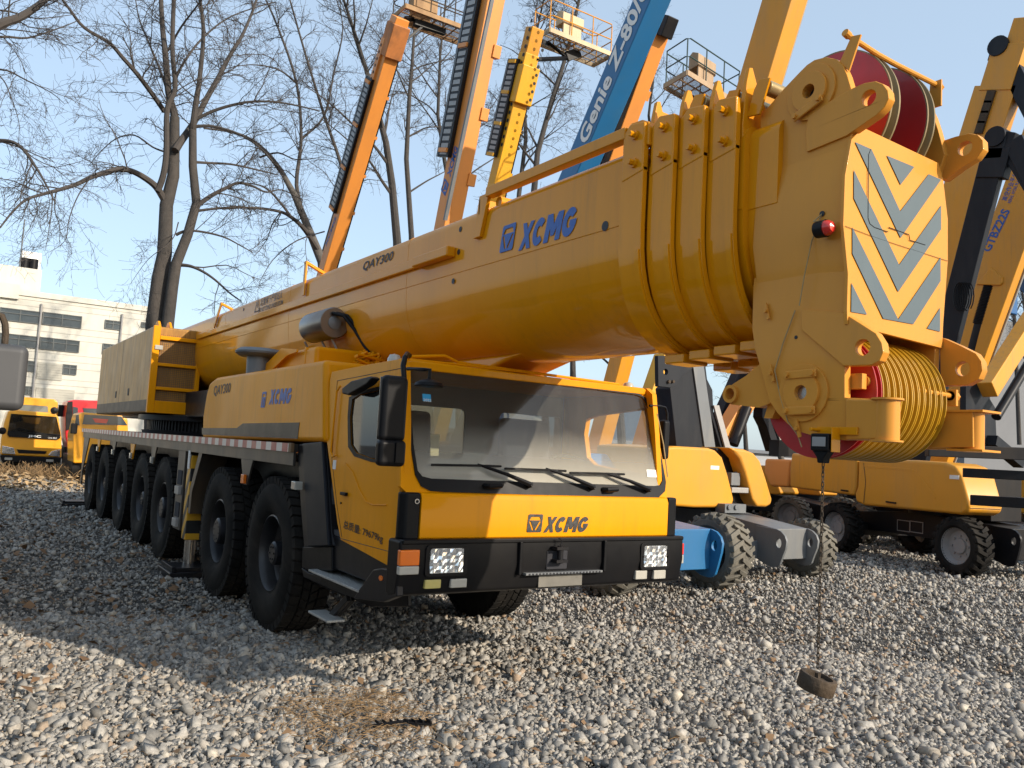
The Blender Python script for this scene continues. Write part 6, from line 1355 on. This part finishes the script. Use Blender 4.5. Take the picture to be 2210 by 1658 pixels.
stand('bare tree under the boom head', 1605, 32, [(1612, 1000), (1606, 900), (1600, 780), (1590, 600)], 20, m=BARK, r0=.2, nl=6, dens=.7)
stand('bare leaning tree under the boom head', 1660, 30, [(1690, 1000), (1655, 910), (1625, 850), (1600, 790), (1570, 700)], 21, m=BARKL, r0=.22, nl=6, dens=.7)
stand('bare tree at the right edge beyond the blue lift', 2180, 34, [(2200, 960), (2190, 700), (2185, 640), (2170, 560), (2160, 480)], 22, r0=.24, nl=12, dens=1.0)
stand('tangled bare tree behind the right-edge booms', 2120, 33, [(2140, 960), (2130, 820), (2128, 720), (2120, 620), (2115, 520)], 23, r0=.2, nl=12, dens=1.0)
stand('bare tree behind the right-edge baskets', 2230, 31, [(2240, 960), (2225, 800), (2215, 700), (2200, 580), (2195, 500)], 24, r0=.2, nl=12, dens=1.0)

# ================================================================ buildings
YB_ = 62.0
bld = thing('office_building', 'cream three-storey building with rows of dark windows and roof tower at the left', 'building', (P(150, 900, y=YB_)[0], YB_, 0))
x1_ = P(338, 675, y=YB_)[0]; zr = P(88, 643, y=YB_)[2]
x0_ = -22
MB().box(x0_, x1_, YB_, YB_ + 16, 0, zr).build('wall', CREAM, bld)
MB().box(x0_, x1_, YB_ - .1, YB_ + .3, zr, zr + .35).build('parapet', CREAM, bld)
tx1, tz = P(84, 600, y=YB_ + 3)[0], P(60, 590, y=YB_ + 3)[2]
MB().box(x0_, tx1, YB_ + .8, YB_ + 12, zr, tz).build('roof_tower', CREAM, bld)
a = P(36, 611, y=YB_ - .3); MB().box(x0_, a[0] + .2, YB_ - .25, YB_ + .7, zr - .3, P(30, 614, y=YB_)[2]).build('lower_block', CREAM, bld)
tk_ = MB(); a, b = P(42, 582, y=YB_ + 4), P(83, 600, y=YB_ + 4); MB().box(a[0], b[0], YB_ + 3, YB_ + 6, tz, tz + 1.5).build('roof_cabin', WHITE, bld, bevel=.05)
for px in (50, 68): q = P(px, 590, y=YB_ + 3); MB().cyl((q[0], YB_ + 2.2, tz), (q[0], YB_ + 2.2, tz + .85), .3, 14).build('water_tank', BLK, bld)
q = P(40, 600, y=YB_ + 2); MB().cyl((q[0], YB_ + 2, tz), (q[0], YB_ + 2, tz + 3.4), .05, 6).build('antenna', GREYM, bld)
wr = [((2, 663), (85, 697)), ((94, 673), (174, 707)), ((228, 690), (259, 716)), ((306, 695), (324, 712)), ((0, 718), (80, 751)), ((88, 727), (169, 760)), ((223, 741), (250, 770)), ((44, 777), (74, 806)), ((137, 786), (163, 813)), ((54, 833), (69, 856))]
for (a, b) in wr:
    A_, B_ = P(*a, y=YB_), P(*b, y=YB_); w2 = B_[0] - A_[0]; zt2 = A_[2]; h2 = (zt2 - P(a[0], a[1] + (b[1] - a[1]) * .80, y=YB_)[2]) if w2 > 2 else zt2 - B_[2] - .1
    h2 = min(h2, 1.15 if w2 > 1.5 else 1.4) if w2 > 1.5 else h2
    f_ = MB().box(A_[0], B_[0], YB_ - .03, YB_ - .001, zt2 - h2, zt2).build('window', PWIN, bld)
    fr_ = MB(); n = max(2, int(round(w2 / .9)))
    for k in range(n + 1): x = A_[0] + w2 * k / n; fr_.box(x - .03, x + .03, YB_ - .08, YB_ - .03, zt2 - h2, zt2)
    for z in (zt2 - h2, zt2 - .04, zt2 - h2 * .38): fr_.box(A_[0], B_[0], YB_ - .085, YB_ - .03, z - .02, z + .03)
    fr_.build('frame', WFR, f_)
gl_ = MB()
for py in (650, 663, 700, 714, 727, 760, 775, 790, 815, 828, 842, 860, 872):
    z = P(80, py, y=YB_)[2]; gl_.box(x0_, x1_, YB_ - .006, YB_ + .01, z - .02, z + .02)
gl_.build('wall_grooves', mat('groove', (.38, .36, .31), .9), bld)
for px in (90, 266):
    q = P(px, 656, y=YB_); MB().cyl((q[0], YB_ - .1, 0), (q[0], YB_ - .1, zr - .4), .07, 8).build('downpipe', LGREY, bld)
for (a, b) in (((82, 781), (133, 822)), ((78, 836), (158, 876))):
    A_, B_ = P(*a, y=YB_), P(*b, y=YB_); sh = MB().box(A_[0], B_[0], YB_ - .04, YB_ - .001, B_[2], A_[2]).build('roller_shutter', SHUT, bld)
    s2 = MB(); z = B_[2]
    while z < A_[2]: s2.box(A_[0], B_[0], YB_ - .06, YB_ - .04, z, z + .05); z += .16
    s2.build('slats', SHUT, sh)
wl = thing('low_shed', 'long grey single-storey shed beyond the trees under the boom head', 'shed', (60, 46, 0))
MB().box(26, 110, 46, 52, 0, 2.6).build('wall', mat('grey_render', (.30, .31, .33), .8, var=.1, scale=.4), wl); MB().box(25.5, 110.5, 45.6, 52.4, 2.6, 2.9).build('roof', mat('grey_roof', (.12, .13, .15), .7), wl, bevel=.05)
gb = thing('grey_building', 'tall grey building hidden behind the tangled trees at the right edge', 'building', (74, 45, 0))
q0, q1 = P(2085, 690, y=44), P(2400, 690, y=44)
MB().box(q0[0], q0[0] + 30, 44, 60, 0, q0[2] + 1).build('wall', mat('dull_grey_wall', (.15, .155, .165), .8, var=.1, scale=.3), gb)
pb = thing('grey_building', 'pale distant block between crane cab and slate arms', 'building', (52, 70, 0))
q0, q1 = P(1412, 875, y=70), P(1455, 900, y=70); MB().box(q0[0], q0[0] + 7, 70, 78, 0, P(1430, 870, y=70)[2]).build('wall', mat('pale_wall', (.42, .44, .46), .8), pb)

# ================================================================ trucks at the left
def truck_front(label, name, y, ol, ws, glz, m, extra):
    c = P((ol[0][0] + ol[3][0]) / 2, 1000, y=y); t = thing(name, label, 'truck', (c[0], y + 1, 0)); return t
yj = 33.0
t = thing('parked_truck', 'yellow light truck with white-lettered black strip, facing the viewer at the left edge', 'truck', (P(68, 1000, y=yj)[0], yj, 0), 'trucks parked at the left')
def J(pts, dy=0): return PS(pts, y=yj + dy)
MB().slab(J([(10, 885), (60, 880), (122, 886), (130, 905), (133, 990), (2, 984), (2, 945)], .06)[0:0] or J([(17, 888), (30, 884), (120, 892), (127, 902), (133, 945), (133, 988), (1, 982), (2, 950), (8, 915)], .05), V(0, 1.5, 0)).build('cab_body', CYEL, t, bevel=.05, seg=3)
MB().slab(J([(24, 893), (122, 900), (131, 940), (17, 931)]), V(0, .05, 0)).build('windscreen', GLSD, t)
MB().slab(J([(26, 895), (120, 902), (128, 938), (20, 930)], .055), V(0, .03, 0)).build('cab_interior', INT, t)
MB().slab(J([(47, 899), (88, 902), (84, 916), (52, 912)], .04), V(0, .02, 0)).build('rear_opening', CYEL, t)
MB().slab(J([(17, 930), (131, 938), (130, 946), (124, 949), (20, 943), (16, 938)], -.03), V(0, .05, 0)).build('black_band', BLK, t, bevel=.01)
A_, B_ = J([(60, 945)])[0], J([(88, 947)])[0]; lettering('JMC', V(A_[0], yj - .035, A_[2]), (1, 0, 0), (0, 0, 1), B_[0] - A_[0], .10, WHITE, t, bold=.03)
try: lettering('江铃·顺达', V(J([(103, 947)])[0][0], yj - .035, J([(103, 947)])[0][2]), (1, 0, 0), (0, 0, 1), .28, .06, WHITE, t)
except Exception: pass
MB().slab(J([(36, 970), (101, 974), (98, 980), (40, 978)], .0), V(0, .06, 0)).build('grille', BLK, t, bevel=.01)
for q in ([(5, 962), (30, 967), (33, 981), (4, 979)], [(130, 970), (112, 974), (104, 983), (129, 986)]): MB().slab(J(q, -.01), V(0, .08, 0)).build('headlight', HEADL, t, bevel=.01)
MB().slab(J([(0, 982), (133, 988), (130, 1001), (4, 997)], -.06), V(0, .2, 0)).build('bumper', BLK, t, bevel=.03)
for a in ((18, 990), (107, 994)): q = J([a])[0]; MB().box(q[0] - .11, q[0] + .11, yj - .08, yj - .05, q[2] - .04, q[2] + .04).build('fog_lamp', CLR, t)
for a, b in (((25, 928), (73, 938)), ((68, 930), (122, 941))): MB().beam(J([a], -.02)[0], J([b], -.02)[0], .02, .02).build('wiper', BLK, t)
for a in ((5, 930), (117, 886)): q = J([a])[0]; MB().lathe(q, (0, 1, 0), [(0, .0), (.02, .12), (.08, .1), (.1, 0)], 14).build('side_mirror', BLK, t)
zz = J([(20, 1008)])[0][2]
for px in (20, 108): q = J([(px, 1000)])[0]; MB().cyl((q[0] - .12, yj + .5, .35), (q[0] + .12, yj + .5, .35), .36, 20).build('wheel', TYRE, t, bevel=.03)
MB().box(P(8, 990, y=yj)[0], P(126, 990, y=yj)[0], yj + .2, yj + 4.5, .35, .6).build('chassis_frame', BLKM, t)
t = thing('parked_truck', 'tall yellow truck cab standing behind the light truck at the left edge', 'truck', (P(80, 1000, y=37)[0], 37, 0), 'trucks parked at the left')
def J(pts, dy=0, y=37): return PS(pts, y=y + dy)
win_ = J([(45, 872), (100, 876), (104, 880), (104, 891), (42, 888), (41, 876)])
MB().slab(J([(36, 859), (40, 856), (118, 862), (125, 868), (127, 960), (30, 955)]), V(0, 1.6, 0)).build('cab_body', CYEL, t, bevel=.05, seg=3)
MB().slab(J([(44, 873), (103, 877), (104, 890), (42, 887)], -.02), V(0, .02, 0)).build('windscreen', GLS, t)
MB().slab(J([(44, 873), (103, 877), (104, 890), (42, 887)], -.004), V(0, .003, 0)).build('cab_interior', LGREY, t)
for a in ((132, 884),): q = J([a])[0]; MB().box(q[0] - .1, q[0] + .1, 36.9, 37.1, q[2] - .28, q[2] + .18).build('side_mirror', BLK, t, bevel=.03)
MB().box(P(34, 960, y=37)[0], P(124, 960, y=37)[0], 37, 41, .4, .9).build('chassis_frame', BLKM, t)
for px in (45, 115): q = P(px, 960, y=37); MB().cyl((q[0] - .15, 37.6, .45), (q[0] + .15, 37.6, .45), .45, 20).build('wheel', TYRE, t)
t = thing('parked_truck', 'red truck cab half hidden behind the rear of the crane', 'truck', (P(190, 1000, y=36)[0], 36, 0), 'trucks parked at the left')
def J(pts, dy=0, y=36): return PS(pts, y=y + dy)
MB().slab(J([(146, 866), (160, 863), (240, 866), (240, 985), (150, 980), (141, 940), (141, 900)]), V(0, 1.8, 0)).build('cab_body', CREDT, t, bevel=.05, seg=3)
MB().slab(J([(146, 868), (157, 866), (156, 925), (142, 930), (142, 900)], -.04), V(0, .06, 0)).build('corner_deflector', BLKM, t, bevel=.02)
MB().slab(J([(158, 878), (168, 880), (169, 915), (157, 915)], -.03), V(0, .03, 0)).slab(J([(179, 881), (240, 883), (240, 893), (182, 892)], -.03), V(0, .03, 0)).build('windscreen', PWIN, t)
MB().box(P(146, 960, y=36)[0], P(230, 960, y=36)[0], 36, 40, .4, .9).build('chassis_frame', BLKM, t)
for px in (153, 222): q = P(px, 960, y=36); MB().cyl((q[0] - .15, 36.6, .45), (q[0] + .15, 36.6, .45), .45, 20).build('wheel', TYRE, t)
t = thing('parked_truck', 'yellow truck with red ribbon behind its windscreen, close behind the rear of the crane', 'truck', (P(215, 1000, y=29)[0], 29, 0), 'trucks parked at the left')
def J(pts, dy=0, y=29): return PS(pts, y=y + dy)
MB().slab(J([(170, 893), (180, 890), (262, 896), (276, 905), (280, 1000), (158, 1000), (158, 940)]), V(0, 1.6, 0)).build('cab_body', CYEL, t, bevel=.05, seg=3)
MB().slab(J([(182, 895), (262, 899), (275, 918), (178, 916)], -.02), V(0, .02, 0)).build('windscreen', PWIN, t)
MB().slab(J([(200, 903), (234, 905), (230, 914), (206, 912)], -.03), V(0, .01, 0)).build('red_ribbon', REDL, t)
MB().slab(J([(164, 896), (170, 895), (172, 918), (162, 918)], -.02), V(0, .02, 0)).build('side_window', PWIN, t)
q = J([(159, 925)])[0]; MB().box(q[0] - .09, q[0] + .09, 28.85, 29, q[2] - .16, q[2] + .16).build('side_mirror', BLK, t, bevel=.03)
for px in (172, 262): q = P(px, 960, y=29); MB().cyl((q[0] - .12, 29.6, .4), (q[0] + .12, 29.6, .4), .4, 20).build('wheel', TYRE, t)
MB().box(P(162, 960, y=29)[0], P(272, 960, y=29)[0], 29.2, 32, .4, .8).build('chassis_frame', BLKM, t)

# near wing mirror reaching in from a vehicle outside the frame
q = P(20, 780, y=3.3)
t = thing('parked_truck', 'truck beside the viewer, grey wing mirror at left edge, unseen body added to shade crane', 'truck', (-2.4, 6, 0), 'trucks parked at the left')
A_, B_ = P(0, 742, y=3.3), P(49, 888, y=3.3)
MB().box(B_[0] - .22, B_[0], 3.26, 3.36, B_[2], A_[2]).build('mirror_housing', mat('mirror_grey', (.05, .05, .052), .55, var=.1), t, bevel=.028, seg=5)
MB().tube([P(10, 745, y=3.31), P(12, 720, y=3.31), P(11, 700, y=3.31), P(4, 682, y=3.31), P(-12, 677, y=3.31), P(-60, 678, y=3.31)], .011, 10).build('mirror_arm', RUST, t)
DKG = mat('truck_dark_green', (.03, .045, .04), .35, coat=.4, var=.1)
MB().slab([V(-3.6, 3.35, .7), V(-3.6, 3.45, 1.6), V(-3.6, 3.75, 2.75), V(-3.6, 5.3, 2.8), V(-3.6, 5.4, .7)], V(2.5, 0, 0)).build('cab_body', DKG, t, bevel=.08, seg=3)  # unseen truck body, added to darken the fill on the crane's left side
MB().slab([V(-3.4, 3.44, 1.65), V(-3.4, 3.72, 2.6), V(-1.3, 3.72, 2.6), V(-1.3, 3.44, 1.65)], V(0, .02, 0)).build('windscreen', PWIN, t)
MB().box(-3.6, -1.1, 5.6, 12.5, 1.2, 2.9).build('added_cargo_box', mat('truck_box_grey', (.12, .12, .12), .6, var=.2), t, bevel=.03)  # out of view, added with the cab to block sky light
MB().box(-3.2, -1.5, 3.6, 12.3, .7, 1.15).build('chassis_frame', BLKM, t)
for yy in (4.5, 10.2, 11.5):
    for xx in (-3.35, -1.35): MB().cyl((xx - .17, yy, .52), (xx + .17, yy, .52), .52, 28).build('wheel', TYRE, t, bevel=.04)
MB().tube([P(-60, 678, y=3.31), P(-150, 700, y=3.4), V(-1.12, 3.7, 1.9)], .014, 8).build('mirror_bracket', BLKM, t)

# ================================================================ litter
def leafmat(nm, c): m = mat(nm, c, .8, var=.4, scale=9); return m
n = 2600; r1 = sector(n, 6, 40, .1, -14, 16); zz = rng.uniform(.03, .07, n)
def leaves(xy, zz, smin, smax):
    n = len(xy); s_ = rng.uniform(smin, smax, n); a = rng.uniform(0, 6.28, n); tl = rng.normal(0, .35, (n, 2)); out = []
    q = np.array([(-.5, 0, 0), (-.1, .34, .12), (.5, .0, .05), (-.1, -.34, .14)])
    v = np.repeat(q[None], n, 0) * s_[:, None, None]; ca, sa = np.cos(a)[:, None], np.sin(a)[:, None]
    x = v[:, :, 0] * ca - v[:, :, 1] * sa; y = v[:, :, 0] * sa + v[:, :, 1] * ca; z = v[:, :, 2] + x * tl[:, :1] + y * tl[:, 1:]
    return np.stack([x + xy[:, :1], y + xy[:, 1:], z + zz[:, None]], 2).reshape(-1, 3), np.arange(4 * n).reshape(-1, 4)
v, f = leaves(r1, zz, .05, .12); kind(bulk('fallen_leaves', v, f, leafmat('dead_leaf', (.17, .095, .045))), 'stuff')
n = 1500; xy = sector(n, 3.6, 14, .3, -14, 60); v, f = leaves(xy, rng.uniform(.03, .06, n), .03, .08); kind(bulk('fallen_leaves', v, f, leafmat('dead_leaf_small', (.20, .12, .06))), 'stuff')
n = 9000; xy = np.stack([rng.uniform(-6, 14, n), rng.uniform(24, 40, n)], 1); v, f = leaves(xy, rng.uniform(.02, .2, n) ** 1, .08, .22)
kind(bulk('leaf_litter', v, f, leafmat('pale_leaf', (.42, .28, .14))), 'stuff')
def grass(name, c, rad, n, L, m):
    mb = MB()
    for i in range(n):
        a = rng.uniform(0, 6.28); r_ = rad * rng.random() ** .6; p = V(c[0] + r_ * math.cos(a) * 1.3, c[1] + r_ * math.sin(a), .035 + .02 * rng.random()); h = rng.uniform(0, 6.28); l = L * rng.uniform(.4, 1)
        d = V(math.cos(h), math.sin(h), rng.uniform(.0, .25)); mb.tube([p, p + d * l * .5 + V(0, 0, .015), p + d * l + V(0, 0, -.01)], .0016, 3, caps=False)
    return kind(mb.build(name, m, smooth=0), 'stuff')
STRAW = mat('straw', (.27, .17, .08), .85, var=.4, scale=20)
grass('dry_grass', P(770, 1560, z=0), .42, 330, .18, STRAW); grass('dry_grass', P(850, 1610, z=0), .4, 170, .16, STRAW); grass('dry_grass', P(730, 1530, z=0), .32, 160, .18, STRAW)
mbx_ = MB()
for x_, y_ in sector(420, 3.6, 9, .6, 0, 60):
    h = rng.uniform(0, 6.28); l = rng.uniform(.04, .13); d = V(math.cos(h), math.sin(h), rng.uniform(-.05, .12)); p = V(x_, y_, .045); mbx_.tube([p, p + d * l * .5 + V(0, 0, .008), p + d * l], .0016, 3, caps=False)
kind(mbx_.build('straw_litter', STRAW, smooth=0), 'stuff')
def weeds(c, n, R, Lz, m):
    mb = MB()
    for i in range(n):
        p = V(c[0] + rng.uniform(-R, R), c[1] + rng.uniform(-1, 1), 0); d = V(rng.normal() * .3, rng.normal() * .3, 1); l = Lz * rng.uniform(.4, 1); q = p + d * l; mb.tube([p, (p + q) / 2 + V(.03, 0, 0), q + V(rng.normal() * .1, 0, -.05)], .008, 3, caps=False)
    return kind(mb.build('dry_weeds', m, smooth=0), 'stuff')
weeds(P(70, 1010, y=31.5), 500, 2.6, .55, STRAW); weeds(P(140, 1005, y=30), 300, 1.2, .6, STRAW)
c0 = P(845, 1566, z=.07); ST = thing('rubber_strip', 'broken black rubber strip lying on the dry grass patch', 'rubber strip', (c0[0], c0[1], 0))
a, b = P(805, 1566, z=.05), P(932, 1562, z=.07)
m_ = MB().beam(a, (a + b) / 2 + V(0, 0, .02), .055, .016).beam((a + b) / 2 + V(0, 0, .02), b, .045, .012)
for k in range(8): p = a + (b - a) * (k + .5) / 8 + V(0, 0, .02); m_.obox(p, V(.004, 0, 0), V(0, .028, 0), V(0, 0, .008))
m_.build('strip', BLK, ST, bevel=.003)
